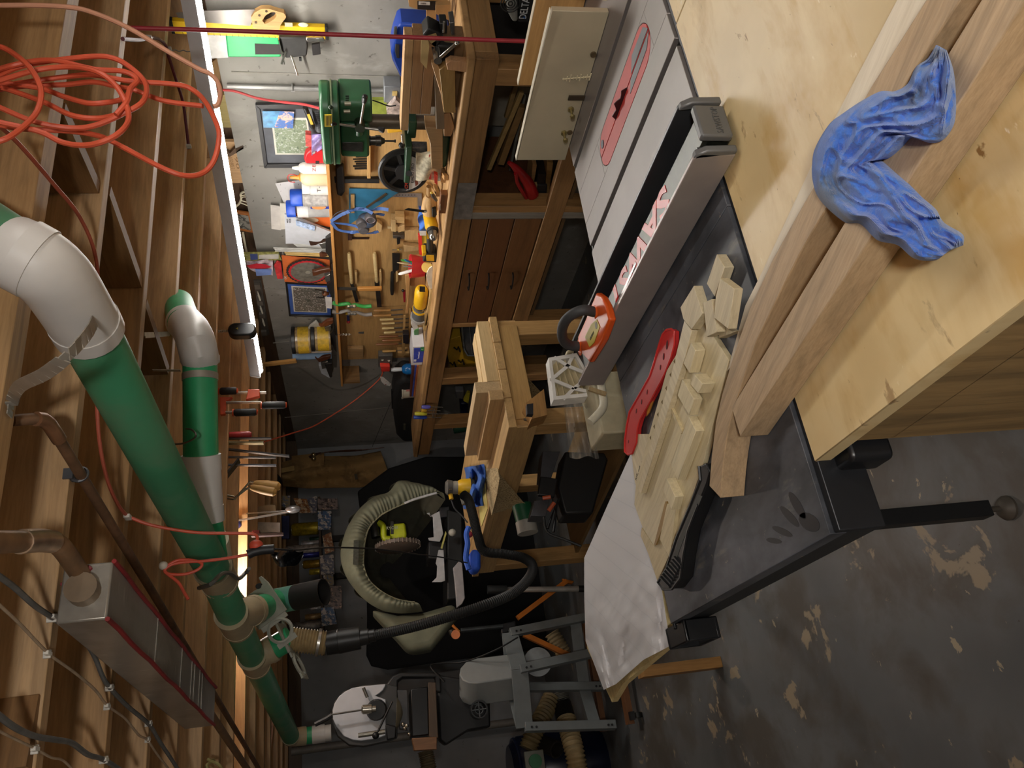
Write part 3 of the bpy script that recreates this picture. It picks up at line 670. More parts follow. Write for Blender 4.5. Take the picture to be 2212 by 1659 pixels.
def wye(c, d, tip, nm='wye'):
    d = V(d).normalized(); b = V(tip)-c
    mb = MB().cyl(c-d*.07, c+d*.11, .0595, n=28); ringed(mb, c-d*.065, d, .062, .02); ringed(mb, c+d*.105, d, .062, .02)
    mb.cyl(c-d*.02, c+b*.62, .058, n=28); ringed(mb, c+b*.58, b, .061, .03); return mb.build(nm, pvc_c, dm)
# first branch: open end with teal sleeve and black cuff
b1 = at(505, 1337, z=2.0); t1 = at(560, 1313, z=1.93); t2 = at(600, 1298, z=1.90); t3 = at(640, 1286, Y=t2.y-.03); 
bt = (t2-b1).normalized(); wye(b1, d_, b1+(t1-b1)*1.25)
L_ = (t2-b1).length
t1 = b1+bt*L_*.60; t2 = b1+bt*L_*1.0; dirb = (at(692, 1280, Y=t2.y-.10)-t2).normalized(); t3 = t2+dirb*.09; t4 = t3+dirb*.15
MB().cyl(b1+bt*.05, t2, .054, n=28).build('branch_pipe', pvc_g2, dm)
MB().cyl(t2-dirb*.01, t3+dirb*.02, .0575, n=28).build('teal_sleeve', M('#5f9a8b', .5), dm)
mb = MB().rings([[p for p in ring] for ring in []] or [[t3+q for q in [V((0,0,0))]*3]]*2, False) if False else MB()
x_, y_, z_ = basis(dirb)
def ring(c, r, n=28): return [c+x_*math.cos(2*math.pi*i/n)*r+y_*math.sin(2*math.pi*i/n)*r for i in range(n)]
mb.rings([ring(t3, .058), ring(t4-dirb*.01, .060), ring(t4, .061), ring(t4, .056), ring(t4-dirb*.12, .054)], True)
mb.build('hose_cuff', M('#1c1917', .7, b=.2), dm)
# blast gates at both branches
def gate(c, ax, up, lab):
    ax = V(ax).normalized(); up = V(up); up = (up-ax*up.dot(ax)).normalized(); sd = ax.cross(up).normalized(); gm = M('#9b9a8d', .6)
    t = thing('blast_gate', c, lab, 'blast gate', 'blast gates on the dust pipe')
    MB().prism([c+sd*a+up*b-ax*.006 for a, b in ((-.072, -.07), (.072, -.07), (.072, .075), (.062, .115), (.048, .115), (.045, .08), (-.045, .08), (-.048, .125), (-.062, .125), (-.072, .08))], ax*.012).build('gate_body', gm, t, bev=.003)
    mb = MB(); mb.torus(c-up*.125, ax, .05, .008, 24, 6); mb.obox(c-up*.08, sd*.062, up*.012, ax*.004); mb.obox(c-up*.178, sd*.045, up*.012, ax*.004)
    mb.build('gate_slide', M('#a9a99e', .6), t)
    MB().cyl(c+up*.085+sd*.03-ax*.012, c+up*.085+sd*.03+ax*.012, .012).build('lock_knob', M('#1d1d1d', .5), t)
gate(t1+bt*.03, bt, at(520, 1255, z=2.0)-at(560, 1313, z=1.93), 'grey blast gate on the branch with the open black cuff')
# second branch: tan flex hose to the sander
b2 = at(548, 1425, z=2.0); u1 = at(590, 1400, Y=b2.y-.02)
ub = (u1-b2).normalized(); wye(b2, d_, b2+ub*.15)
u0 = b2+ub*.13; MB().cyl(b2, u0+ub*.05, .052, n=28).build('branch_pipe', pvc_g2, dm)
gate(b2+ub*.165, ub, at(575, 1310, Y=b2.y)-at(595, 1400, Y=b2.y), 'grey blast gate on the branch with the tan corrugated hose')
def corr(p, q, r, n, amp=.006):
    p, q = V(p), V(q); k = n*4
    return [(i/k, r+amp*(.5+.5*math.sin(i*math.pi/2))) for i in range(k+1)]
f0 = b2+ub*.17; f1 = at(705, 1390, Y=b2.y-.02)
fx = thing('flex_hose', f0, 'tan corrugated hose section clamped under the second blast gate', 'hose')
MB().turn(f0, f1, corr(f0, f1, .047, 13, .009), 28).build('corrugated_wall', M('#b09a70', .6, n=.15), fx)
dd = (f1-f0).normalized(); mb = MB(); ringed(mb, f1-dd*.035, dd, .061, .012); mb.build('hose_clamp', M('#c9c6bf', .3, .8), fx)
# black reducer and sander hose sweeping down to the work table
sh = thing('vacuum_hose', f1, 'black ribbed vacuum hose hanging from the duct and sweeping to the sander', 'hose')
q0 = f1; q1 = at(778, 1378, Y=b2.y-.03); q2 = at(810, 1372, Y=b2.y-.04)
MB().turn(q0, q1, [(0, .052), (.35, .053), (.36, .055), (1, .05)], 24).build('reducer', M('#1b1b1b', .4), sh)
MB().turn(q1, q2, [(0, .036), (.6, .034), (.62, .028), (1, .028)], 20).build('reducer', M('#1b1b1b', .4), sh)
hosepts = [(806, 1373, 3.62), (880, 1357, 3.5), (960, 1335, 3.4), (1040, 1310, 3.35), (1105, 1283, 3.38), (1142, 1250, 3.42), (1150, 1222, 3.46), (1130, 1205, 3.5), (1090, 1197, 3.52), (1046, 1190, 3.54), (1033, 1160, 3.55), (1022, 1115, 3.57), (1012, 1080, 3.6), (1000, 1068, 3.62)]
hp = [at(x, y, Y=b2.y-.04+(Yv-3.62)*.9) for x, y, Yv in hosepts]
hpp = smooth_path(hp, 34)
MB().tube(hpp, .0225, 12, prof=lambda t: 1.07-.14*(round(t*(len(hpp)-1)) % 2)).build('ribbed_tube', M('#232323', .55), sh)
# far end drop
dn = g5; mb = MB().tube([g5-d_*.02, g5+d_*.03, g5+d_*.06+V((0, 0, -.03)), g5+d_*.07+V((0, 0, -.09))], .058, 24); mb.build('elbow', pvc_c, dm)
q = g5+d_*.07; MB().cyl(q+V((0, 0, -.09)), q+V((0, 0, -.14)), .053, n=24).build('pipe', pvc_g2, dm)
MB().cyl(q+V((0, 0, -.13)), q+V((0, 0, -.21)), .056, n=24).cyl(q+V((0, 0, -.20)), q+V((0, 0, -.25)), .05, n=24).build('end_cap', pvc_w, dm)
# steel strap slung round the near pipe
def strap(pts, w, t, name, mt, parent, up=None):
    mb = MB(); P = smooth_path(pts, 4)
    for a, b in zip(P, P[1:]): mb.beam(a, b+(b-a)*.05, t if up else w, w if up else t, up or (0, 0, 1))
    return mb.build(name, mt, parent)
sp_ = PT([(212, 668, 1.995), (196, 712, 1.94), (150, 765, 1.935), (96, 808, 1.99), (42, 835, 2.07), (26, 868, 2.125), (20, 898, 2.13)])
strap(sp_, .022, .002, 'pipe_strap', strapm, dm, d_)
# second duct along the joists to the right
d2 = thing('dust_duct', at(432, 880, z=2.0), 'bright green branch pipe with white fittings crossing to the right under the joists', 'duct')
k0 = at(386, 655, z=2.15); k1 = at(398, 700, z=2.06); k2 = at(425, 745, z=2.0); k3 = at(432, 775, z=2.0); k4 = at(434, 1000, z=2.0); k5 = at(440, 1110, z=2.0); k6 = at(455, 1200, z=2.0); k7 = g2+d_*.05
MB().cyl(k0, k1, .053, n=28).build('pipe', pvc_g2, d2)
mb = MB().tube(smooth_path([k1+(k0-k1)*.1, k1+(k2-k1)*.35+V((0, 0, -.01)), k2, k3], 4), .0595, 28); ringed(mb, k3, k4-k3, .061, .02); mb.build('elbow', pvc_w, d2)
MB().cyl(k3, k4, .053, n=28).build('pipe', pvc_g2, d2)
dv = (k5-k4).normalized(); mb = MB().cyl(k4-dv*.02, k5+dv*.0, .0595, n=28); ringed(mb, k4, dv, .0615, .05); ringed(mb, k5, dv, .0615, .05); mb.build('coupling', pvc_w, d2)
MB().cyl(k5, k6, .053, n=28).build('pipe', pvc_g2, d2); MB().cyl(k6-dv*.05, k7, .0595, n=28).build('coupling', M('#c9bf9e', .5), d2)
c_ = k3+(k4-k3)*.18; dv2 = (k4-k3).normalized()
mb = MB(); ringed(mb, c_, dv2, .0555, .022); mb.beam(c_+V((0, 0, .05))-V((0, .05, 0)), c_+V((0, -.06, .13)), .022, .002, dv2); mb.build('pipe_strap', strapm, d2)
mb = MB().tube(smooth_path(PT([(365, 960, 2.1), (395, 958, 2.04), (418, 948, 1.99), (423, 938, 1.98), (414, 928, 2.0), (402, 926, 2.02)]), 4), .003, 6); mb.build('loose_wire_hook', M('#6d6a62', .4, .6), d2)
mb = MB(); P = smooth_path(PT([(430, 1270, 2.02), (455, 1262, 1.955), (478, 1240, 1.945), (497, 1238, 1.94), (515, 1250, 1.93), (530, 1238, 1.92), (538, 1228, 1.90)]), 4)
mb.tube(P, .007, 6); mb.build('hanging_band', M('#6e6c66', .5, .4), d2)
# ---------------- brown gas pipes
cop = M('#7f5f46', .55, .3, n=.2, s=20)
gp = thing('gas_pipe', at(300, 1200, z=2.12), 'brown steel gas pipe with a bend running diagonally under the joists', 'pipe')
P = smooth_path(PT([(28, 908, 2.16), (70, 905, 2.135)]), 2)+smooth_path(PT([(85, 905, 2.125), (103, 912, 2.118), (117, 932, 2.115), (180, 1035, 2.11)]), 5)+PT([(330, 1280, 2.11), (460, 1495, 2.11), (560, 1662, 2.11)])
MB().tube(P, .0115, 12).build('tube', cop, gp)
MB().tube(PT([(78, 905, 2.128), (92, 906, 2.122), (106, 916, 2.117), (116, 931, 2.115), (128, 950, 2.113)]), .0145, 12).build('elbow', M('#9a6f50', .4, .4, n=.2), gp)
c = at(172, 1025, z=2.115); mb = MB().torus(c, at(330, 1280, z=2.11)-c, .016, .004, 16, 6).obox(c+V((0, 0, .02)), (.012, 0, 0), (0, .012, 0), (0, 0, .01)); mb.build('pipe_hanger', M('#65666a', .5, .5), gp)
c = at(420, 1452, z=2.115); MB().torus(c, at(330, 1280, z=2.11)-c, .014, .004, 16, 6).build('pipe_hanger', M('#3d3a3c', .5, .5), gp)
g2p = thing('gas_pipe', at(80, 1165, z=2.1), 'short brown pipe with a silvery elbow leading into the foil-taped box', 'pipe')
P = smooth_path(PT([(-30, 1172, 2.08), (40, 1170, 2.08), (100, 1168, 2.075), (130, 1180, 2.07), (160, 1220, 2.068), (200, 1280, 2.066)]), 4)
MB().tube(P, .0185, 14).build('tube', M('#8d6c4d', .5, .3, n=.2), g2p)
MB().tube(smooth_path(PT([(45, 1170, 2.08), (85, 1167, 2.077), (112, 1170, 2.073)]), 4), .021, 14).build('elbow', M('#b59a80', .3, .6, n=.2), g2p)
MB().tube(PT([(452, 1538, 2.075), (560, 1700, 2.075)]), .0145, 12).build('tube', M('#8a6a4c', .55, .3), g2p)
# foil-taped muffler box
pa, pb_ = at(190, 1285, z=2.055), at(430, 1528, z=2.055); dbx = (pb_-pa).normalized(); sdx = dbx.cross(V((0, 0, 1))).normalized()
bx_ = thing('foil_box', (pa+pb_)/2, 'long silver foil-wrapped box with red tape along its edges below the joists', 'duct box')
cc = (pa+pb_)/2; hl = (pb_-pa).length/2+.02; hw, hh = .058, .045
MB().obox(cc, dbx*hl, sdx*hw, V((0, 0, hh))).build('box', blotch('foil', '#a9a49b', [('#8b8378', 5, .45, .65, (1, 1, 1)), ('#cfcac0', 14, .62, .75, (1, 3, 1))], r=.35, m=.45), bx_, bev=.004)
for s_ in (-1, 1):
    e0 = cc+sdx*s_*hw+V((0, 0, -hh)); P = [e0+dbx*hl*(-1+2*i/14)+sdx*.002*math.sin(i*1.9)-V((0, 0, .002)) for i in range(15)]
    MB().tube(P, .005, 6).build('red_tape', M('#8e2a2b', .5, n=.2), bx_)
for k in (-.35, .12, .35, .42, .55, .62):
    MB().obox(cc+dbx*hl*k-V((0, 0, hh)), dbx*.004, sdx*hw*.98, V((0, 0, .0012))).build('tape_crease', M('#e4e2dd', .2, .7), bx_)
MB().cyl(pa-dbx*.05, pa-dbx*.015, .03, n=18).build('inlet_collar', M('#8c7a64', .5, .3), bx_)
mb = MB().tube(PT([(163, 1238, 2.09), (180, 1240, 2.06), (195, 1225, 2.05)]), .006, 6).beam(at(130, 1262, z=2.13), at(170, 1256, z=2.10), .006, .003); mb.build('hanger_wire', M('#7c2c30', .6), bx_)
# ---------------- electric cables clipped across the joists
def cable(L, r_, mt, lab, clips=(), z=2.128, cat='cable', name='cable', grp='cables clipped to the joists'):
    pts = smooth_path([at(x, y, z=(q[0] if q else z)) for x, y, *q in L], 6)
    t = thing(name, pts[len(pts)//2], lab, cat, grp)
    MB().tube(pts, r_, 8).build('sheath', mt, t)
    for (x, y) in clips:
        c = at(x, y, z=z-.001); mb = MB().obox(c, (.004, 0, 0), (0, .012, 0), (0, 0, r_+.002)).obox(c+V((0, .01, .004)), (.008, 0, 0), (0, .003, 0), (0, 0, r_+.004)); mb.build('clip', M('#d9d4c8', .6), t, bev=.001, seg=1)
    return t
greyc = M('#6c6a66', .6, n=.12, s=30); tanc = M('#b39b80', .6, n=.1, s=30)
cable([(-20, 1232), (30, 1268), (75, 1308), (112, 1333), (150, 1360), (185, 1388), (205, 1420), (222, 1462), (237, 1485), (275, 1525), (322, 1565), (345, 1602), (380, 1655), (400, 1690)], .0055, greyc, 'thick grey cable clipped across the joists beside the foil box', ((113, 1333), (237, 1484), (322, 1562)))
cable([(-20, 1290), (40, 1345), (103, 1410), (160, 1452), (205, 1490), (232, 1524), (270, 1552), (300, 1588), (318, 1598), (340, 1630), (368, 1665)], .003, tanc, 'thin pale wire clipped alongside the thick grey cable', ((103, 1411), (232, 1525), (320, 1597)))
cable([(-20, 1532), (30, 1570), (75, 1590), (120, 1598), (155, 1605), (190, 1630), (224, 1641), (270, 1670)], .0058, greyc, 'thick grey cable nearest the lower left corner of the ceiling', ((225, 1641),))
cable([(-20, 1570), (30, 1595), (76, 1617), (110, 1636), (135, 1642), (160, 1665)], .0025, tanc, 'thin pale wire nearest the lower left corner of the ceiling', ((76, 1618),))
MB().tube(smooth_path([at(448, 1640, Y=3.6), at(470, 1650, Y=3.6), at(478, 1662, Y=3.62), at(460, 1668, Y=3.6), at(446, 1655, Y=3.58), at(462, 1641, Y=3.62)], 6), .006, 8).build('yellow_wire_coil', M('#b1a46a', .6), label='small coil of yellowish cable between far joists', cat='cable')
# ---------------- orange and red cords
orc = M('#d1583a', .5, n=.06); pale = M('#d49a7c', .55, n=.06); redh = M('#8e2630', .5, n=.08)  # pale: the same orange cord with bright light put into its colour
def cpath(L, Y, amp=.0):
    S = 3.95; return [at(x/S, y/S, Y=Y+amp*math.sin(i*1.3)) for i, (x, y) in enumerate(L)]
coil = thing('extension_cord', at(150, 220, Y=1.15), 'bundle of orange extension cord loops hanging from the joists at the upper left', 'cord')
loops = [
 ([(-40, 660), (150, 575), (430, 520), (800, 480), (980, 500), (1120, 580), (1230, 690), (1250, 790), (1200, 885), (1060, 965), (830, 1065), (620, 1092), (300, 1040), (-40, 900)], 1.13),
 ([(-40, 700), (300, 600), (560, 570), (760, 590), (900, 650), (1010, 760), (1080, 900), (1095, 1030), (1010, 1140), (860, 1215), (700, 1240), (520, 1210), (330, 1120), (-40, 1035)], 1.10),
 ([(-40, 740), (300, 690), (600, 650), (800, 640), (1100, 690), (1500, 720), (1650, 770), (1760, 880), (1850, 1060), (1870, 1180), (1830, 1360), (1740, 1470), (1600, 1500), (1400, 1440), (1000, 1230), (840, 1160), (600, 1120), (200, 1100), (-40, 1060)], 1.16),
 ([(-40, 770), (200, 735), (560, 722), (800, 700), (1000, 740), (1140, 765), (1400, 860), (1730, 905)], 1.18),
 ([(-40, 600), (100, 560), (300, 520), (500, 520), (800, 590), (1060, 610), (1170, 680), (1110, 760), (1080, 870), (990, 980)], 1.12),
 ([(-40, 750), (40, 755), (370, 870), (600, 980), (800, 1010), (960, 990), (1060, 940)], 1.145),
 ([(-40, 700), (330, 750), (560, 830), (750, 880), (900, 875), (1050, 845), (1110, 780)], 1.155),
 ([(-60, 395), (20, 405), (120, 460), (240, 560), (330, 700), (350, 820), (310, 960), (200, 1080), (60, 1180), (-60, 1215)], 1.08)]
for k, (L, Yv) in enumerate(loops): MB().tube(smooth_path(cpath(L, Yv, .012), 5), .0048, 8).build('cord_loop', orc, coil)
pc = thing('extension_cord', at(250, 60, Y=1.2), 'orange cord, coloured pale as if strongly lit, swinging across the top left joists in front of the tube light', 'cord')
MB().tube(smooth_path(cpath([(-60, 45), (300, 45), (600, 62), (800, 110), (1100, 240), (1450, 450), (1700, 590), (1780, 622), (1850, 690), (1880, 790), (1860, 890), (1820, 910)], 1.2), 5), .0048, 8).build('sheath', pale, pc)
oc2 = thing('extension_cord', at(250, 1000, z=2.1), 'orange cord running behind the big green duct to the hanging plug', 'cord')
A1 = [at(x, y, z=z) for x, y, z in ((-20, 255, 2.12), (40, 310, 2.12), (118, 400, 2.12), (170, 465, 2.12), (203, 540, 2.12), (212, 620, 2.12), (208, 760, 2.12), (212, 925, 2.12), (230, 1030, 2.12), (255, 1090, 2.12), (276, 1116, 2.12))]
MB().tube(smooth_path(A1, 5), .0045, 8).build('sheath', M('#c06048', .55), oc2)
Yp = at(276, 1116, z=2.12).y
A2 = [at(x, y, Y=Yv) for x, y, Yv in ((276, 1116, Yp), (330, 1135, Yp+.02), (420, 1150, Yp+.05), (500, 1152, Yp+.07), (545, 1153, Yp+.08), (556, 1162, Yp+.08), (550, 1176, Yp+.08))]
MB().tube(smooth_path(A2, 5), .0045, 8).build('sheath', orc, oc2)
p = at(553, 1178, Y=Yp+.08); MB().ball(p, .016, sc=(1, 1, 1.2)).build('socket', M('#c24a32', .5), oc2)
mb = MB().tube([at(x, y, Y=Yp+.08) for x, y in ((535, 1198), (548, 1192), (565, 1188), (592, 1186))], .013, 10); mb.build('plug', M('#16161a', .5), oc2)
A3 = [at(x, y, Y=Yp+.08) for x, y in ((535, 1198), (490, 1206), (440, 1212), (400, 1214), (370, 1220), (356, 1232), (366, 1240), (400, 1240), (428, 1230), (436, 1218), (420, 1211), (385, 1210), (360, 1224), (358, 1236), (385, 1258), (398, 1280), (407, 1295))]
MB().tube(smooth_path(A3, 5), .0042, 8).build('sheath', M('#c9523a', .5), oc2)
c = at(276, 1117, z=2.118); MB().obox(c, (.005, 0, 0), (0, .014, 0), (0, 0, .008)).build('clip', M('#ddd8cc', .6), oc2, bev=.001)
c = at(353, 1222, Y=Yp+.08); MB().ball(c, .012).build('tie', M('#c8c0b0', .6), oc2)
bwire = smooth_path([at(x, y, Y=Yv) for x, y, Yv in ((592, 1186, Yp+.08), (640, 1188, 2.4), (700, 1183, 2.7), (780, 1184, 3.0), (850, 1190, 3.3), (905, 1198, 3.5), (955, 1204, 3.6), (1010, 1216, 3.65))], 5)
wr_ = thing('electric_cord', bwire[8], 'thin black power cord strung from the hanging plug toward the miter saw', 'cord')
MB().tube(bwire, .003, 6).build('sheath', M('#202022', .5), wr_)
# black plastic bag bundle by the plug
c = at(610, 1200, Y=2.4)
MB().grid(lambda u, v: at(585+70*u, 1188+(10+30*math.sin(3.1*u))*v+5*math.sin(9*u), Y=2.4+.04*math.sin(7*u+5*v)+.03*v), 16, 8, (0, .004, 0)).build('plastic_bag', M('#17181b', .25), label='glossy black plastic scrap hanging beside the orange plug', cat='bag', smooth=30)
# red air line across the joists, and the hose dropping to the bench end
rp1 = smooth_path(PT([(265, 84, 2.125), (300, 86, 2.125), (335, 82, 2.125), (356, 95, 2.125), (363, 118, 2.125), (378, 165, 2.125), (395, 220, 2.125), (402, 270, 2.125), (408, 322, 2.125)]), 5)
ra = thing('air_line', rp1[6], 'dark red air line clipped around a joist near the tube light', 'hose')
MB().tube(rp1, .006, 8).build('tube', M('#5d1f26', .5), ra)
for (x, y) in ((322, 82), (365, 106), (408, 316)): MB().obox(at(x, y, z=2.122), (.004, 0, 0), (0, .009, 0), (0, 0, .009)).build('clip', M('#c9c6bf', .4, .3), ra)
rr = thing('air_hose', at(700, 75, X=1.95), 'dark red rubber hose hanging straight down past the yellow level', 'hose')
MB().tube(smooth_path([at(x, y, X=1.95) for x, y in ((275, 60), (420, 64), (600, 70), (760, 76), (900, 81), (1040, 86), (1140, 89), (1260, 92))], 5), .0062, 10).build('tube', M('#a02e38', .45), rr)
# ================================================================ right wall: bench, shelf, tool panel
def C(ox, oy, s=3.95): return lambda x, y: (ox+x/s, oy+y/s)
c1, c2, c3, c7, c8, c10, c11 = C(0, 0), C(440, 0), C(800, 0), C(440, 400), C(800, 400), C(440, 800), C(800, 800)
def slx(pix, X, t):
    """solid with its outline in the plane X, t deep toward the wall"""
    return MB().prism([at(*p, X=X) for p in pix], (t, 0, 0))
def sly(pix, Y, t): return MB().prism([at(*p, Y=Y) for p in pix], (0, t, 0))
def box_px(a, b, X, t):
    """upright box spanning pixel corners a and b (height from x, width from y) in plane X"""
    p, q = at(*a, X=X), at(*b, X=X); return MB().box((X, min(p.y, q.y), min(p.z, q.z)), (X+t, max(p.y, q.y), max(p.z, q.z)))
BX, BZ = 2.35, 1.056
bench = thing('workbench', (2.6, 4, 0), 'long heavy wooden workbench with scarred top along the concrete wall', 'workbench')
btop = blotch('bench_top', '#b08a5a', [('#8e6a40', 5, .48, .65, (2, .5, 1)), ('#5f4630', 11, .62, .74, (1.5, .6, 1)), ('#cfae7d', 8, .6, .75, (3, .4, 1))], r=.6, bump=.15)
MB().box((BX-.012, 2.03, BZ-.034), (BX+.30, 5.95, BZ)).build('top_plank', btop, bench, bev=.008)
MB().box((BX+.302, 2.03, BZ-.034), (2.945, 5.95, BZ-.001)).build('top_plank', btop, bench, bev=.005)
fr_ = W('#957046', (0, 1, 0), .25)
MB().box((BX, 2.045, BZ-.125), (BX+.04, 5.93, BZ-.036)).build('front_apron', fr_, bench, bev=.003)
MB().box((BX+.04, 2.045, BZ-.125), (2.94, 2.085, BZ-.036)).build('end_apron', W('#a07a4c', (1, 0, 0), .25), bench, bev=.003)
MB().box((BX, 2.05, .49), (BX+.04, 5.9, .58)).build('front_rail', fr_, bench, bev=.003)
lg = W('#a27b4c', (0, 0, 1), .25)
def bleg(y0, y1, mt=lg, x0=BX+.002, x1=BX+.085): MB().box((x0, y0, 0), (x1, y1, BZ-.037)).build('leg', mt, bench, bev=.003)
bleg(2.09, 2.17); bleg(2.93, 2.975, W('#8d8880', (0, 0, 1), .15)); bleg(2.885, 2.929); bleg(3.93, 3.97); bleg(4.62, 4.71); bleg(5.36, 5.44)
bleg(2.09, 2.17, lg, 2.82, 2.90); bleg(5.36, 5.44, lg, 2.82, 2.90)
MB().box((BX, 2.72, BZ-.124), (BX-.001, 2.974, BZ-.037)).build('paint_patch', M('#77736e', .8, n=.2, s=25), bench)
MB().box((BX+.045, 2.05, .45), (2.93, 5.9, .468)).build('lower_shelf', W('#7d6242', (0, 1, 0), .2), bench)
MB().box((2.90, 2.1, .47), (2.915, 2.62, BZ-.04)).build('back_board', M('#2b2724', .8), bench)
MB().box((2.90, 2.62, .47), (2.915, 2.93, BZ-.04)).build('back_board', M('#9a9180', .8), bench)
# drawers
cab = thing('drawer_unit', (2.6, 3.45, .58), 'three-drawer brown wooden cabinet built in under the workbench', 'cabinet')
MB().box((BX+.03, 2.985, .585), (2.88, 3.925, BZ-.13)).build('carcass', W('#5d3a20', (0, 1, 0)), cab)
dz = [.585, .72, .845, BZ-.128]
for i in range(3):
    d = MB().box((BX+.006, 2.983, dz[i]+.002), (BX+.029, 3.927, dz[i+1]-.003)).build('drawer_front', W(('#76502d', '#6c4526', '#7a5431')[i], (0, 1, 0), .16), cab, bev=.002)
    zc = (dz[i]+dz[i+1])/2; P = smooth_path([V((BX+.006, 3.43, zc+.004)), V((BX-.016, 3.435, zc+.004)), V((BX-.022, 3.49, zc-.001)), V((BX-.016, 3.55, zc-.004)), V((BX+.006, 3.555, zc-.004))], 4)
    MB().tube(P, .0045, 8).build('handle', M('#3a3734', .3, .8), d)
# tool panel and shelf
PX = 2.915
panel = thing('tool_board', (PX, 4.2, BZ), 'plywood tool board on the wall behind the bench with a narrow shelf on top', 'tool board')
y0p, y1p = at(800, 338, X=PX).y, at(800, 775, X=PX).y
MB().box((PX, y0p-.25, BZ), (2.949, y1p, 1.575)).build('back_board', W('#b8945f', (0, 1, 0), .13, .8), panel)
SX = 2.79; sa, sb = at(705, 300, X=SX).y, at(737, 835, X=SX).y
MB().box((SX, sa, 1.576), (2.949, sb, 1.592)).build('shelf', W('#c08a4a', (0, 1, 0), .15), panel, bev=.002)
MB().box((SX+.02, sb-.03, 1.45), (2.949, sb-.005, 1.576)).build('shelf_bracket', W('#8d6a40', (0, 0, 1)), panel)
SZ = 1.592
def hung(name, label, cat, grp=None, c=None): return thing(name, c, label, cat, grp)
# ---------------- level, handsaw, green sleeve and metal bits on the bare concrete
WX = WALL-.03
lv = thing('spirit_level', at(540, 62, X=WX), 'yellow spirit level with printed inch scale hung on the concrete wall', 'level')
a, b = at(*c1(1480, 175), X=WX), at(*c2(1030, 240), X=WX)
l0, l1 = at(375, 55, X=WX), at(702, 60, X=WX); yl = l0.y
yw = abs(at(700, 46, X=WX).y-at(700, 73, X=WX).y)/2
MB().box((WX-.012, yl-yw, l1.z), (WX+.012, yl+yw, l0.z)).build('beam', M('#e2b61e', .4, n=.04), lv, bev=.002)
for z in (l1.z-.012, l0.z): MB().box((WX-.013, yl-yw-.001, z), (WX+.013, yl+yw+.001, z+.012)).build('end_cap', M('#22211f', .5), lv, bev=.002)
for i in range(24):
    z = l1.z+.012+i*(l0.z-l1.z-.02)/24; MB().box((WX-.0135, yl+yw-.010, z), (WX-.012, yl+yw, z+.0015)).build('scale_mark', M('#3a3216', .6), lv)
    if i < 8: text(str(23-i), (WX-.0125, yl+yw-.017, z+.012), (0, -1, 0), (0, 0, 1), .011, M('#3a3216', .6), lv, name='scale_number')
c = at(*c2(850, 212), X=WX-.012); MB().ball(c, .014, sc=(.35, .8, 1.5)).build('vial', M('#dfe3bf', .15), lv)
c = at(*c2(725, 210), X=WX-.012); MB().obox(c, (.001, 0, 0), (0, .010, 0), (0, 0, .016)).build('maker_label', M('#b7b39a', .5), lv)
hs = thing('hand_saw', at(520, 30, X=WX-.01), 'panel hand saw with pale wooden handle hung in front of the yellow level', 'hand saw')
slx([c1(1500, 110), c2(0, 92), c2(440, 80), c2(420, 160), c2(400, 222), c2(0, 190), c1(1520, 150)], WX-.022, .0016).build('blade', M('#76716b', .3, .7), hs)
H = [c2(405, 150), c2(430, 110), c2(490, 78), c2(560, 76), c2(620, 95), c2(690, 115), c2(705, 150), c2(680, 180), c2(655, 215), c2(645, 262), c2(560, 262), c2(420, 240)]
mb = MB(); outer = [at(*p, X=WX-.034) for p in H]; inner = [at(*p, X=WX-.034) for p in (c2(500, 175), c2(530, 130), c2(575, 105), c2(610, 105), c2(622, 135), c2(600, 165), c2(560, 190), c2(520, 205))]
# handle as a ring: strips between the outer outline and the finger opening
def ring_solid(mb, O, I, t, n=40):
    def res(P):
        P = P+[P[0]]; L = [0]
        for a_, b_ in zip(P, P[1:]): L.append(L[-1]+(b_-a_).length)
        out = []
        for k in range(n):
            s_ = L[-1]*k/n; i = max(j for j in range(len(L)-1) if L[j] <= s_+1e-9); f_ = (s_-L[i])/max(1e-9, L[i+1]-L[i]); out.append(P[i]+(P[i+1]-P[i])*f_)
        return out
    o, i_ = res(O), res(I); t = V(t); rs = []
    for k in range(n): rs.append([o[k], i_[k], i_[k]+t, o[k]+t])
    rs.append(rs[0]); return mb.rings(rs, False)
ring_solid(mb, outer, inner, (.024, 0, 0)).build('handle', W('#c49a62', (0, 0, 1), .15), hs, bev=.003)
for q in ((445, 190), (535, 95), (475, 130)):
    c = at(*c2(*q), X=WX-.035); MB().cyl(c, c-V((.002, 0, 0)), .005).build('handle_screw', M('#4a3c2c', .4, .6), hs)
gs = thing('green_sleeve', at(520, 100, X=WX), 'bright green plastic sleeve with a black patch hung under the level', 'sleeve')
slx([c2(185, 295), c2(640, 310), c2(660, 490), c2(205, 490)], WX, .012).build('cover', M('#35b46c', .35, n=.04), gs, bev=.006)
slx([c2(0, 290), c2(185, 295), c2(210, 492), c2(60, 500), c2(0, 470)], WX+.004, .004).build('inner_sheet', M('#d9d7d3', .6), gs)
slx([c2(435, 372), c2(655, 380), c2(665, 465), c2(440, 465)], WX-.001, .002).build('black_patch', M('#33302e', .7), gs)
hm = thing('tool_holster', at(655, 105, X=WX), 'black and chrome clip holster hung below the green sleeve', 'holder')
slx([c2(640, 320), c2(880, 320), c2(890, 400), c2(880, 480), c2(700, 500), c2(660, 420)], WX-.03, .03).build('body', M('#2e2c2a', .6, n=.2), hm, bev=.006)
slx([c2(870, 325), c2(1020, 325), c2(1040, 362), c2(975, 352), c2(880, 360)], WX-.04, .012).build('jaw', M('#c8c6c2', .15, .9), hm, bev=.003)
slx([c2(920, 385), c2(990, 372), c2(1000, 465), c2(930, 475)], WX-.02, .012).build('pad', M('#221f1e', .8), hm, bev=.002)
a, b = at(*c2(745, 470), X=WX-.03), at(*c2(800, 640), X=WX-.03); MB().cyl(a, b, .005).build('rod', M('#cbc9c4', .2, .9), hm)
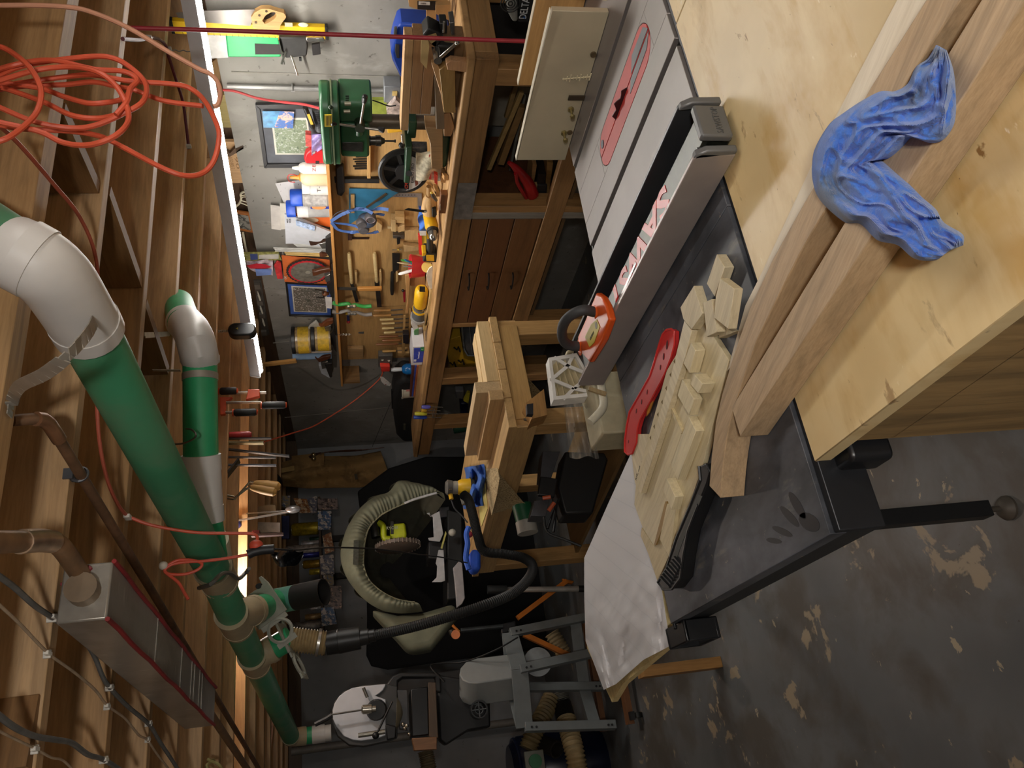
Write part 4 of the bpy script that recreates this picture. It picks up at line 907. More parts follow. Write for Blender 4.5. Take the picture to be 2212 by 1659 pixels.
MB().beam(at(*c2(665, 540), X=WX-.035), at(*c2(700, 430), X=WX-.035), .008, .012, (1, 0, 0)).beam(at(*c2(640, 330), X=WX-.035), at(*c2(690, 540), X=WX-.035), .004, .014, (1, 0, 0)).build('spring_clip', M('#b9b6b0', .15, .9), hm)
MB().cyl(at(*c2(815, 503), X=WX-.03), at(*c2(835, 503), X=WX-.03), .009).build('thumb_nut', M('#191919', .5), hm)
# conduit and switch box
cd = thing('conduit', at(680, 190, X=WALL-.02), 'grey steel conduit strapped to the concrete down to a metal box', 'conduit')
MB().cyl(at(*c2(200, 735), X=WALL-.016), at(*c2(1530, 775), X=WALL-.016), .0115, n=12).build('tube', M('#9b9a97', .4, .5), cd)
c = at(*c2(757, 745), X=WALL-.016); MB().torus(c, (0, 0, 1), .013, .004, 16, 6).obox(c+V((.012, .02, 0)), (.002, 0, 0), (0, .018, 0), (0, 0, .008)).build('strap', M('#a3a29e', .4, .5), cd)
eb = thing('switch_box', at(845, 205, X=2.88), 'grey metal electrical box low on the wall behind the wood stack', 'electrical box')
box_px(c2(1540, 738), c2(1680, 880), 2.87, .07).build('box', M('#8e9195', .35, .4), eb, bev=.004)
box_px(c2(1610, 780), c2(1650, 820), 2.866, .006).build('toggle', M('#c3a86a', .5), eb)
# blue toy truck and oddments on the ledge above the wall
LX, LZ = WALL+.03, WT
tt = thing('toy_truck', at(480, 150, X=LX), 'small blue toy truck standing on the wall ledge', 'toy')
slx([c1(1860, 490), c1(1930, 500), c1(1955, 560), c1(1955, 640), c1(1945, 690), c1(1900, 690), c1(1875, 560)], LX, .04).build('body', M('#3f8fb4', .35), tt, bev=.005)
for q in ((1930, 515), (1940, 685)):
    c = at(*c1(*q), X=LX-.002); MB().cyl(c, c+V((.044, 0, 0)), .011).build('wheel', M('#171717', .5), tt)
MB().cyl(at(*c1(1910, 580), X=LX-.002), at(*c1(1910, 580), X=LX), .006).build('badge', M('#c8b83a', .5), tt)
def ledge(name, pix, mt, lab, cat, X=LX, t=.02): return slx(pix, X, t).build(name, mt, label=lab, cat=cat, bev=.001, seg=1)
ledge('wood_block', [c1(1845, 500), c1(1870, 490), c1(1880, 690), c1(1790, 690), c1(1780, 560)], W('#94703f', (0, 1, 0)), 'brown timber block behind the toy truck on the wall ledge', 'wood block', LX+.045)
ledge('veneer_board', [c1(1850, 810), c1(1985, 810), c1(2020, 1090), c1(1880, 1090)], W('#a08f57', (0, 0, 1), .08), 'olive plywood square leaning on the wall ledge', 'board')
ns = ledge('note_board', [c1(1895, 1210), c1(2045, 1210), c1(2095, 1560), c1(1960, 1565)], W('#caa377', (0, 0, 1), .1), 'tan plywood board with pencilled notes leaning on the wall ledge', 'board')
for i, s_ in enumerate(('SIDE A 36', '2 5/8 CUT', '06')):
    p = at(*c1(1935+45*i, 1390), X=LX-.0005); text(s_, p, (0, -1, 0), (0, 0, 1), .022, M('#8d6c49', .9), ns, ext=.0002, fit=.09)
bh = ledge('wood_bracket', [c1(1905, 1275), c1(1960, 1310), c1(2000, 1270), c1(2075, 1235), c1(2080, 1270), c1(2010, 1310), c1(1960, 1340), c1(1925, 1325)], M('#5d4632', .6), 'dark bent wooden hook in front of the note board', 'hook', LX-.03)
sk = thing('skeleton_figure', at(515, 430, X=LX+.03), 'little white bone-like dinosaur figure on the wall ledge', 'figurine')
bone = M('#d8cfb4', .6)
MB().tube(smooth_path([at(*c7(x, y), X=LX+.02) for x, y in ((265, 185), (290, 170), (310, 145), (320, 110), (315, 80), (335, 60), (370, 62))], 4), .006, 8).build('spine', bone, sk)
for L in (((310, 150), (340, 160), (380, 178)), ((315, 130), (350, 140), (383, 150)), ((320, 105), (345, 100), (385, 105)), ((318, 90), (350, 85), (380, 60)), ((290, 165), (270, 185), (262, 192))): MB().tube([at(*c7(x, y), X=LX+.012) for x, y in L], .003, 6).build('limb', bone, sk)
pf2 = thing('small_picture', at(525, 480, X=LX), 'small orange-framed grey picture on the wall ledge', 'picture')
Q = [c7(268, 222), c7(395, 240), c7(428, 410), c7(300, 385)]; slx(Q, LX+.01, .012).build('frame', W('#a8662f', (0, 0, 1)), pf2, bev=.002)
slx([c7(288, 250), c7(380, 262), c7(405, 388), c7(312, 368)], LX+.008, .003).build('print', blotch('grey_print', '#8a8880', [('#3b3a38', 26, .5, .56, (1, 1, 1)), ('#d0cec6', 34, .6, .64, (1, 1, 1))], r=.5), pf2)
MB().beam(at(*c7(335, 405), X=LX), at(*c7(370, 590), X=LX), .012, .012).build('white_stick', M('#d8d0b8', .6), label='short white stick standing on the wall ledge', cat='stick')
# bolts, spool and parts bag hanging at the ledge
pk = thing('hardware_packet', at(550, 545, X=2.90), 'narrow yellow and clear hardware packet hanging at the wall ledge', 'packet')
slx([c7(340, 585), c7(640, 580), c7(665, 640), c7(345, 645)], 2.90, .012).build('card', M('#8c8a4e', .4, n=.3, s=60), pk); slx([c7(395, 590), c7(460, 590), c7(462, 635), c7(400, 640)], 2.897, .003).build('label', M('#3c4a7c', .5), pk); slx([c7(470, 600), c7(640, 595), c7(640, 630), c7(470, 632)], 2.893, .006).build('clear_window', M('#c9c6bd', .15, .2), pk)
bg = thing('parts_bag', at(550, 580, X=2.88), 'clear zip bag with red and blue parts hanging high on the wall', 'bag')
MB().grid(lambda u, v: at(*c7(365+225*u, 655+(20+100*u**.5)*v+8*math.sin(6*u)), X=2.885+.012*math.sin(8*u+5*v)), 14, 8, (.012, 0, 0)).build('film', M('#c9b8c0', .2, n=.2, s=40), bg)
slx([c7(365, 690), c7(450, 672), c7(530, 680), c7(575, 700), c7(520, 712), c7(400, 712)], 2.87, .004).build('red_part', M('#c22b3a', .4), bg); slx([c7(440, 720), c7(580, 722), c7(575, 765), c7(450, 775)], 2.87, .004).build('blue_part', M('#6f86c0', .4), bg)
# ring rack under the joist ends
rk = thing('ring_rack', at(560, 640, X=WALL+.05), 'dark rail with three white rings fixed above the far wall', 'rack')
slx([c7(425, 815), c7(490, 812), c7(560, 1275), c7(500, 1280)], WALL+.08, .02).build('rail', M('#55504a', .7, n=.2), rk)
for (x, y) in ((470, 945), (490, 1058), (508, 1165)): MB().torus(at(*c7(x, y), X=WALL+.06), (-.3, 0, 1), .030, .005, 22, 6).build('ring', M('#d8d4c6', .4), rk)
for (x, y) in ((460, 860), (482, 1000), (500, 1110), (515, 1260)): MB().obox(at(*c7(x, y), X=WALL+.07), (.01, 0, 0), (0, .025, 0), (0, 0, .018)).build('spacer', M('#6d675f', .6), rk)
MB().beam(at(*c7(515, 1530), X=2.7), at(*c7(790, 1497), X=2.7), .034, .018, (1, 0, 0)).build('hanging_stick', W('#b78a4c', (0, 0, 1), .18), label='pale wooden stick hanging just past the end of the tube light', cat='stick')
# ================================================================ things on the shelf and on the tool panel
def slab(name, pix, X, t, mt, lab, cat, grp=None, bev=.001): return slx(pix, X, t).build(name, mt, label=lab, cat=cat, group=grp, bev=bev, seg=1)
def up_px(f, xb, xt, y, X):
    """axis of an upright thing: bottom at crop x = xb, top at crop x = xt, both at crop y"""
    a, b = at(*f(xb, y), X=X), at(*f(xt, y), X=X); b.y = a.y; return a, b
photo_m = blotch('team_photo', '#7d8a70', [('#b9bdb4', 90, .55, .62, (1, 1, 1)), ('#566352', 60, .58, .68, (1, 1, 2))], r=.3)
def framed(pix, X, label, border, mat_c, in_c, photo, extra=()):
    t = thing('framed_photo', at(*pix[3], X=X), label, 'picture frame', 'framed team photos')
    Q = [at(*p, X=X) for p in pix]; c = sum(Q, V())/4
    def ins(k): return [p+(c-p)*k for p in Q]
    mb = MB(); o, i_ = Q, ins(border)
    for k in range(4): mb.prism([o[k], o[(k+1) % 4], i_[(k+1) % 4], i_[k]], (.018, 0, 0))
    mb.build('frame', M(in_c, .4), t, bev=.002, seg=1)
    MB().prism([p+V((.010, 0, 0)) for p in ins(border*.9)], (.006, 0, 0)).build('mat_board', M(mat_c, .7), t)
    MB().prism([p+V((.008, 0, 0)) for p in ins(photo[0])], (.002, 0, 0)).build('photo_border', M('#cfccc0', .5), t)
    MB().prism([p+V((.006, 0, 0)) for p in ins(photo[0]+.06)], (.002, 0, 0)).build('photo_print', photo[1], t)
    return t
fp = framed([c2(440, 895), c2(985, 895), c2(1050, 1435), c2(515, 1435)], 2.92, 'large dark-framed team photo leaning on the wall behind the drill press', .13, '#5f6167', '#2c2b2c', (.42, photo_m))
slx([c2(500, 950), c2(650, 950), c2(600, 1090), c2(510, 1090)], 2.912, .002).build('sky_snapshot', M('#4a8fc0', .3, n=.25, s=30), fp)
slx([c2(650, 950), c2(772, 955), c2(762, 1095), c2(600, 1092)], 2.911, .002).build('pool_snapshot', blotch('pool_snap', '#4a6fb0', [('#d8b8a8', 30, .5, .56, (1, 1, 1)), ('#c8703a', 44, .6, .64, (1, 1, 1))], r=.3), fp)
framed([c7(695, 832), c7(1095, 850), c7(1100, 1130), c7(728, 1120)], 2.925, 'smaller black-framed team photo with a blue mat on the shelf', .08, '#3f5fa8', '#1e1d1f', (.24, blotch('team_photo_b', '#5f5b52', [('#c9c0ba', 110, .55, .62, (1, 1, 1)), ('#7a4a42', 120, .62, .68, (1, 1, 1)), ('#3f4236', 12, .6, .7, (1, 1, 1))], r=.3)))
SXI = 2.84
# bottles and cans
def bottle(f, xb, xt, y, w, prof, mt, lab, name='bottle', X=SXI, cat='bottle', grp='bottles and cans on the shelf', cap=None, label_=None):
    a, b = up_px(f, xb, xt, y, X); r_ = abs(at(*f(xb, y-w/2), X=X).y-at(*f(xb, y+w/2), X=X).y)/2*1.02
    t = thing(name, a, lab, cat, grp)
    MB().turn(a, b, [(tt_, r_*k) for tt_, k in prof], 20).build('body', mt, t)
    if cap: MB().turn(a+(b-a)*cap[0], a+(b-a)*cap[1], [(tt_, r_*k) for tt_, k in cap[3]], 20).build('cap', cap[2], t)
    if label_:
        z0, z1, mc, txt, tc = label_
        lab_o = MB().turn(a+(b-a)*z0, a+(b-a)*z1, [(0, r_*1.015), (1, r_*1.015)], 20, False).build('paper_label', mc, t)
        if txt:
            d_ = (EYE-a); d_.z = 0; d_.normalize(); rt = V((0, 0, 1)).cross(d_)
            text(txt, a+(b-a)*(z0+z1)/2+d_*r_*1.03, rt, (0, 0, 1), r_*.75, tc, lab_o, ext=.0005, fit=r_*1.2)
    return t
bottle(c2, 1045, 755, 1435, 66, [(0, .95), (.02, 1), (.68, 1), (.78, .7), (.82, .35)], M('#e6e3de', .4, n=.03), 'white glue bottle with red lettering nearest the drill press', cap=(.82, 1, M('#e9e6e0', .4), [(0, .4), (.5, .32), (1, .2)]), label_=(.08, .62, M('#e9e4de', .5, n=.03), 'ZE', M('#b02a30', .5)))
bottle(c2, 1060, 770, 1515, 92, [(0, .95), (.03, 1), (.62, 1), (.75, .8), (.82, .4)], M('#d9caa2', .35, n=.04), 'cream glue bottle with an orange nozzle and red tether', cap=(.78, 1.12, M('#e0932e', .4), [(0, .5), (.15, .5), (.2, .3), (1, .15)]))
mb = MB().tube(smooth_path([at(*c2(x, y), X=SXI-.02) for x, y in ((800, 1500), (760, 1488), (725, 1495), (718, 1520), (735, 1550), (780, 1555))], 4), .0022, 6); mb.build('red_tether', M('#c23a34', .4), bpy.data.objects['bottle.001'])
bottle(c2, 1065, 840, 1602, 80, [(0, 1), (.7, 1), (.72, .8), (1, .8)], M('#d6d3cf', .35), 'clear bottle labelled T-9 with a white cap', cap=(.72, 1, M('#e8e6e2', .4), [(0, .85), (1, .85)]), label_=(.05, .66, M('#dcd9d4', .4, n=.05), 'T-9', M('#4a4046', .5)))
spray = [(0, .96), (.02, 1), (.66, 1), (.70, .8)]
bottle(c7, 1065, 740, 106, 96, spray, M('#b5b0aa', .25, .3), 'spray can with a blue cap, the one beside the T-9 bottle', 'spray_can', cat='spray can', cap=(.69, 1, M('#1e4fc0', .4), [(0, .98), (.9, .98), (1, .9)]), label_=(.04, .62, M('#a9a5a2', .4, n=.2, s=50), '', None))
t = bottle(c7, 1075, 706, 200, 92, spray, M('#c4c2c0', .25, .3), 'spray can with a blue cap and an orange oval label', 'spray_can', cat='spray can', cap=(.79, 1, M('#1e4fc0', .4), [(0, .98), (.9, .98), (1, .9)]), label_=(.5, .75, M('#d0cecb', .4), '', None))
slx([c7(912, 165), c7(1072, 165), c7(1072, 220), c7(912, 220)], SXI-.030, .004).build('blue_panel', M('#24379a', .4), t); slx(rect_r(V((0, 0, 0)), V((1, 0, 0)), V((0, 1, 0)), .5) and [c7(918+65+62*math.cos(k*.52), 190+18*math.sin(k*.52)) for k in range(12)], SXI-.032, .002).build('orange_oval', M('#e39a5c', .4), t)
# papers and packets
slab('instruction_sheet', [c2(610, 1565), c2(830, 1535), c7(870, 20), c7(690, 165)], 2.93, .001, blotch('print_sheet', '#d3d1cf', [('#5a5a5c', 40, .64, .66, (1, 1, 3))], r=.6), 'printed white instruction sheet propped behind the spray cans', 'paper')
slab('booklet', [c7(570, 172), c7(665, 185), c7(660, 385), c7(578, 375)], 2.925, .006, M('#cfc9c2', .5, n=.08), 'white booklet with a dark red stripe standing at the wall', 'booklet')
slab('booklet', [c7(650, 158), c7(1070, 175), c7(1070, 340), c7(655, 380)], 2.918, .006, M('#d6d1c6', .5, n=.06), 'cream booklet standing behind the orange folder', 'booklet')
of_ = slab('orange_folder', [c7(770, 246), c7(1085, 258), c7(1085, 362), c7(960, 330), c7(785, 300)], 2.89, .008, M('#d8692a', .45, n=.04), 'orange instruction folder on the shelf', 'folder')
slx([c7(835+75+72*math.cos(k*.52), 300+22*math.sin(k*.52)) for k in range(12)], 2.887, .003).build('cream_oval', M('#e5d3b8', .5), of_)
wp = MB().grid(lambda u, v: at(*c7(690+395*u+10*v, 250+140*u+(250-110*u)*v-8*math.sin(5*u)), X=2.855-.018*math.sin(math.pi*u)*math.sin(math.pi*v)), 12, 10, (.012, 0, 0)).build('plastic_packet', M('#c3c6cc', .25, n=.05), label='white plastic packet labelled West System on the shelf', cat='packet', smooth=60)
for i, s_ in enumerate(('WEST', 'SYSTEM')):
    p = at(*c7(715+22*i, 305), X=2.845); q = at(*c7(712+22*i, 270), X=2.845); text(s_, p, q-p, (0, 0, 1), .012, M('#55565c', .5), wp, fit=.035)
slx([c7(785, 300), c7(950, 350), c7(945, 392), c7(790, 345)], 2.836, .002).build('blue_print', M('#a7bbdc', .4, n=.3, s=60), wp)
slab('grey_sheet', [c7(720, 468), c7(1085, 500), c7(1085, 545), c7(800, 530)], 2.90, .003, M('#c9c8c4', .6), 'pale card standing behind the smooth plane', 'card')
rods = thing('dowel_bundle', at(*c7(850, 560), X=2.88), 'bundle of clear tubes and pale dowels standing on the shelf', 'dowels')
for i, (x0, x1, y) in enumerate(((1060, 595, 535), (1060, 605, 548), (1075, 610, 560), (1078, 690, 575), (1078, 700, 590))):
    a, b = at(*c7(x0, y+14), X=2.885), at(*c7(x1, y), X=2.885); MB().cyl(a, b, .006 if i > 2 else .004, n=8).build('rod', M('#c8a868' if i > 2 else '#c6c5bf', .3), rods)
# saw blade pack
bl = thing('saw_blade_pack', at(*c7(1080, 720), X=2.88), 'round saw blade on an orange card standing on the shelf', 'saw blade')
slx([c7(665, 600), c7(1075, 640), c7(1085, 845), c7(690, 825)], 2.90, .004).build('card', M('#cf6a34', .5, n=.1), bl)
cc = at(*c7(890, 740), X=2.885); R_ = (at(*c7(705, 700), X=2.885)-at(*c7(1075, 780), X=2.885)).length/2*.96
def disc(mb, c, R, t, n=48, teeth=0):
    pts = []
    for i in range(n):
        a = 2*math.pi*i/n; r_ = R*(1-(teeth if i % 2 else 0)); pts.append(c+V((0, math.cos(a)*r_, math.sin(a)*r_)))
    return mb.prism(pts, (t, 0, 0))
disc(MB(), cc, R_, .002, 72, .05).build('blade_rim', M('#3a3836', .4, .3), bl); disc(MB(), cc-V((.002, 0, 0)), R_*.9, .002, 60, .05).build('blade_red_ring', M('#c02c34', .4), bl); disc(MB(), cc-V((.004, 0, 0)), R_*.78, .002).build('blade_plate', M('#8d877c', .3, .4, n=.2, s=30), bl); disc(MB(), cc-V((.005, 0, 0)), R_*.12, .002).build('arbor', M('#c9c2b2', .3, .5), bl)
text('CMT', at(*c7(700, 790), X=2.895), (0, -1, 0), (0, 0, 1), .02, M('#e2ddd4', .5), bl, fit=.03)
slab('red_scraper', [c7(600, 685), c7(625, 650), c7(660, 665), c7(675, 800), c7(628, 800)], 2.895, .01, M('#c93a3c', .45, n=.3, s=18), 'red and white scraper pack standing left of the blade card', 'scraper')
# hand planes
def plane(lab, f, sole, tote, knob, iron_, X, wood_c='#5f3722'):
    t = thing('hand_plane', at(*f(*sole[0]), X=X), lab, 'hand plane', 'hand planes on the shelf')
    slx([f(*p) for p in sole], X, .05).build('body', M('#3b3836', .35, .5), t, bev=.002)
    if tote: slx([f(*p) for p in tote], X+.015, .022).build('tote', W(wood_c, (0, 0, 1), .2, 1, .35), t, bev=.006, seg=3)
    if knob: c = at(*f(*knob), X=X+.02); MB().turn(c-V((0, 0, .022)), c+V((0, 0, .022)), [(0, .010), (.3, .013), (.7, .019), (.95, .012), (1, .004)]).build('front_knob', M('#5a3420', .35), t)
    slx([f(*p) for p in iron_], X+.012, .026).build('lever_cap', M('#8e8a84', .25, .8), t, bev=.003)
    return t
plane('dark bench plane leaning on the shelf by the white packet', c7, ((1090, 435), (1095, 640), (1060, 600), (1040, 570), (1040, 460), (1075, 440)), ((890, 470), (910, 455), (950, 470), (1000, 455), (1040, 455), (1060, 480), (990, 500), (960, 515), (910, 520)), (1020, 590), ((980, 500), (1060, 490), (1060, 540), (1010, 545)), 2.83, '#3d2a20')
plane('bench plane with brown tote below the saw blade pack', c7, ((1110, 720), (1115, 960), (1095, 965), (1060, 900), (1050, 860), (1085, 830), (1090, 730)), ((925, 735), (945, 740), (990, 725), (1080, 712), (1095, 735), (1030, 750), (960, 775), (930, 780)), (1040, 925), ((1030, 780), (1080, 760), (1085, 820), (1040, 830)), 2.82)
plane('long bench plane with brown tote and round front knob', c7, ((1108, 1150), (1135, 1430), (1110, 1400), (1075, 1310), (1075, 1275), (1100, 1240)), ((980, 1195), (1000, 1200), (1050, 1160), (1105, 1150), (1105, 1180), (1050, 1205), (1000, 1215)), (1072, 1350), ((1030, 1215), (1085, 1195), (1095, 1240), (1040, 1250)), 2.83, '#7d4628')
plane('bench plane at the far end of the shelf', c7, ((1095, 1520), (1095, 1640), (1075, 1640), (1050, 1580), (1030, 1530)), ((948, 1475), (975, 1485), (1030, 1465), (1085, 1458), (1085, 1480), (1030, 1500), (985, 1515)), None, ((1000, 1520), (1060, 1505), (1065, 1560), (1010, 1570)), 2.83)
mp = thing('marking_gauge', at(*c7(1040, 925), X=2.82), 'small dark marking gauge beside the brown-toted plane', 'gauge')
MB().tube([at(*c7(x, y), X=2.81) for x, y in ((950, 890), (1020, 900), (1025, 960), (960, 955))], .004, 6).build('bow', M('#2f2b28', .4, .5), mp); MB().ball(at(*c7(1035, 925), X=2.815), .016).build('knob', M('#6b4024', .4), mp)
slab('white_cloth_tag', [c7(1035, 955), c7(1095, 960), c7(1095, 1055), c7(1045, 1050)], 2.82, .004, M('#cfcac6', .8), 'small white cloth tag on the shelf edge', 'tag')
# jars and rolls
jar = [(0, .95), (.03, 1), (.78, 1), (.84, .8)]
for k, (xb, xt, y, lab) in enumerate(((915, 750, 1320, 'jar with black lid and yellow label, the one on top'), (1085, 915, 1300, 'jar with black lid and yellow label, the one standing on the shelf'))):
    bottle(c7, xb, xt, y, 112, jar, M('#a58c63', .2, n=.2, s=40), lab, 'jar', cat='jar', grp='black-lidded jars', X=2.86, cap=(.82, 1, M('#1f1e1e', .4), [(0, 1.02), (.9, 1.02), (1, .95)]), label_=(.1, .66, M('#cfa92e', .4, n=.15, s=50), '', None))
for k, (x0, x1, y, c_, lab) in enumerate(((1090, 775, 1395, '#d6d0c4', 'white roll of paper standing next to the jars'), (1090, 757, 1448, '#8fb0d4', 'blue roll of shop towel standing next to the white roll'))):
    a, b = up_px(c7, x0, x1, y, 2.88); t = thing('paper_roll', a, lab, 'roll', 'rolls on the shelf'); MB().cyl(a, b, .028, n=20).build('roll', M(c_, .8, n=.06), t); MB().cyl(b, b+V((0, 0, .0008)), .012, n=14).build('core', M('#6c5c48', .9), t)
slx([c7(860, 1285), c7(995, 1290), c7(1040, 1250), c7(960, 1160), c7(905, 1200)], 2.90, .02).build('clear_jug', M('#bdb9ae', .15, n=.1), label='clear plastic jug behind the long bench plane', cat='jug', bev=.01)
slx([c7(980, 1540), c7(1060, 1550), c7(1090, 1600), c7(1080, 1655), c7(1000, 1610)], 2.87, .04).build('light_bulb_pack', M('#b8bcc2', .1, n=.1), label='small clear plastic pack at the far end of the shelf', cat='pack', bev=.008)
# red tape measure, marker, bag near the drill press
tm = thing('tape_measure', at(*c2(1050, 1340), X=2.83), 'red rounded tape measure on the shelf by the drill press', 'tape measure')
slx([c2(1050, 1285), c2(1055, 1398), c2(870, 1400), c2(855, 1360), c2(870, 1310), c2(910, 1285)], 2.83, .035).build('case', M('#c2262c', .3, n=.04), tm, bev=.008, seg=3); MB().cyl(at(*c2(935, 1295), X=2.826), at(*c2(935, 1295), X=2.83), .010).build('thumb_wheel', M('#b9b6b0', .4), tm); slx([c2(955, 1375), c2(985, 1375), c2(985, 1398), c2(955, 1398)], 2.828, .003).build('slot', M('#2a1416', .6), tm)
slab('red_label_box', [c2(868, 1150), c2(918, 1155), c2(922, 1255), c2(870, 1250)], 2.85, .03, M('#c8514a', .5, n=.3, s=40), 'little red and white box beside the tape measure', 'box')
MB().grid(lambda u, v: at(*c2(920+90*u, 1150+180*v-60*u*v), X=2.82+.012*math.sin(7*v+3*u)), 8, 12, (.006, 0, 0)).build('plastic_bag', M('#8f7fb0', .3, n=.4, s=20), label='crumpled blue and red plastic bag hanging at the drill press', cat='bag', smooth=40)
mk = thing('marker', at(*c2(900, 1000), X=2.80), 'black marker with a yellow label above the drill press', 'marker')
a, b = at(*c2(865, 915), X=2.80), at(*c2(935, 1095), X=2.80); MB().turn(a, b, [(0, .011), (.9, .013), (1, .008)]).build('barrel', M('#1b1a1a', .4), mk); a, b = at(*c2(893, 975), X=2.785), at(*c2(925, 1060), X=2.785); MB().beam(a, b, .004, .012, (0, 0, 1)).build('label', M('#c6a034', .5), mk)
a, b = at(*c2(958, 930), X=2.83), at(*c2(990, 1110), X=2.83); MB().turn(a, b, corr(a, b, .016, 12, .004), 14).build('hose_stub', M('#4b4c50', .5), label='short grey corrugated hose piece behind the drill press', cat='hose')
# ---------------- tools hung on the panel
TX = PX-.002
def hold(name, lab, cat, f, q, grp=None): return thing(name, at(*f(*q), X=TX-.02), lab, cat, grp)
slab('black_magnet', [c2(1125, 1440), c2(1160, 1412), c2(1195, 1420), c2(1200, 1490), c7(1205, 60), c7(1180, 100), c7(1140, 90), c7(1128, 20)], TX-.03, .03, M('#1c1b1b', .5), 'black rubber block hung on the tool panel', 'rubber block', bev=.006)
slab('black_bar', [c2(1115, 1530), c2(1500, 1530), c2(1500, 1565), c2(1120, 1562)], TX-.02, .02, M('#1a1918', .6), 'black bar fixed across the tool panel', 'bar')
dr = hold('drill_bit_rack', 'wooden rack holding a row of dark drill bits on the tool panel', 'rack', c2, (1420, 1400))
slx([c2(1395, 1255), c2(1425, 1255), c2(1425, 1525), c2(1395, 1525)], TX-.04, .04).build('rail', W('#c79f66', (0, 1, 0), .1), dr, bev=.002)
for i in range(8): y = 1295+i*20; MB().cyl(at(*c2(1400, y), X=TX-.02), at(*c2(1275+12*(i % 3), y+3), X=TX-.02), .003+.0004*i, n=6).build('drill_bit', M('#3d3833', .35, .7), dr)
slab('notice_card', [c2(1095, 1310), c2(1200, 1315), c2(1195, 1395), c2(1110, 1390)], TX-.004, .003, M('#b39a6e', .7), 'small tan card tacked to the tool panel', 'card')
bs2 = hold('set_square', 'blue plastic sheet square hung on the tool panel', 'square', c7, (1400, 150))
slx([c7(1240, 30), c7(1690, 45), c7(1240, 340)], TX-.008, .006).build('blade', M('#2f6d8f', .45, n=.1), bs2, bev=.001); MB().beam(at(*c7(1390, 190), X=TX-.012), at(*c7(1560, 72), X=TX-.012), .012, .006, (1, 0, 0)).build('edge_bar', M('#4a3b2c', .6), bs2)
ms = hold('framing_square', 'steel framing square with punched scale hung on the tool panel', 'square', c7, (1800, 100))
slx([c7(1565, 70), c7(1860, 72), c7(1862, 290), c7(1828, 290), c7(1825, 105), c7(1565, 100)], TX-.006, .003).build('blade', M('#a9aaad', .3, .7), ms)
for i in range(9): MB().box_px if False else slx([c7(1590+26*i, 80), c7(1596+26*i, 80), c7(1596+26*i, 90), c7(1590+26*i, 90)], TX-.0065, .001).build('scale_mark', M('#4a4b4e', .5), ms)
MB().beam(at(*c7(1270, 75), X=TX-.01), at(*c7(1270, 230), X=TX-.01), .02, .014, (1, 0, 0)).build('wood_strip', W('#c2a06a', (0, 1, 0), .1), label='pale wood strip beside the blue square', cat='strip of wood')
# respirator with straps
rs_ = hold('respirator', 'grey half-mask respirator with blue head straps hanging from the shelf', 'respirator', c7, (1400, 300))
c = at(*c7(1395, 300), X=2.78)
MB().ball(c, .05, 16, 10, (.8, .95, 1.05)).build('face_piece', M('#3a475c', .5), rs_)
for (x, y) in ((1425, 300), (1350, 345), (1365, 395)):
    q = at(*c7(x, y), X=2.74); MB().turn(q+V((.03, 0, 0)), q, [(0, .03), (.7, .032), (1, .026)]).build('filter_cup', M('#4d4a4c', .5, n=.2, s=60), rs_)
MB().torus(at(*c7(1425, 300), X=2.738), (1, 0, 0), .024, .002, 20, 6).build('filter_ring', M('#7c6c70', .5), rs_)
stp = M('#3f5f9a', .6)
for L in (((1085, 310), (1180, 250), (1300, 205), (1380, 210), (1440, 240)), ((1085, 320), (1200, 330), (1300, 350), (1370, 390)), ((1100, 330), (1150, 380), (1250, 400), (1340, 395)), ((1320, 200), (1420, 215), (1500, 200), (1575, 210)), ((1400, 260), (1480, 245), (1540, 255)), ((1360, 410), (1420, 410), (1490, 395))):
    P = smooth_path([at(*c7(x, y), X=2.765+.02*math.sin(i)) for i, (x, y) in enumerate(L)], 4); mb = MB()
    for a_, b_ in zip(P, P[1:]): mb.beam(a_, b_+(b_-a_)*.1, .003, .018, (0, .5, 1))
    mb.build('head_strap', stp, rs_)
MB().tube(smooth_path([at(*c7(x, y), X=2.79) for x, y in ((1085, 300), (1130, 240), (1210, 212), (1290, 200))], 4), .002, 6).build('strap_cord', M('#2b2d33', .5), rs_)
# wooden holders and small planes
def holder(pix, lab, t=.03, c_='#cbab79', nm='wood_holder', cat='tool holder', X=TX, grp='wooden holders on the tool panel'):
    return slx([c7(*p) for p in pix], X-t, t).build(nm, W(c_, (0, 1, 0), .1), label=lab, cat=cat, bev=.002, seg=1, group=grp)
holder(((1475, 310), (1525, 345), (1520, 395), (1475, 415)), 'angled wooden peg block under the respirator')
jk = hold('japanese_plane', 'small pale wooden block plane in its holder on the tool panel', 'hand plane', c7, (1650, 340))
slx([c7(1600, 300), c7(1640, 300), c7(1640, 400), c7(1600, 395)], TX-.05, .05).build('body', W('#d2b684', (0, 1, 0), .1), jk, bev=.002); slx([c7(1635, 270), c7(1715, 275), c7(1715, 330), c7(1640, 320)], TX-.045, .045).build('wedge', W('#caa873', (0, 0, 1), .1), jk, bev=.002); MB().cyl(at(*c7(1570, 360), X=TX-.03), at(*c7(1600, 360), X=TX-.03), .008).build('peg', W('#d6bd90', (0, 0, 1)), jk); slx([c7(1655, 360), c7(1715, 340), c7(1715, 390), c7(1660, 405)], TX-.04, .04).build('holder', W('#cfae7b', (0, 1, 0), .1), jk, bev=.002)
holder(((1718, 390), (1835, 388), (1835, 470), (1715, 470)), 'plain wooden block screwed beneath the small block plane')
holder(((1705, 515), (1840, 530), (1830, 560), (1710, 572)), 'narrow wooden bracket left of the pencil cup')
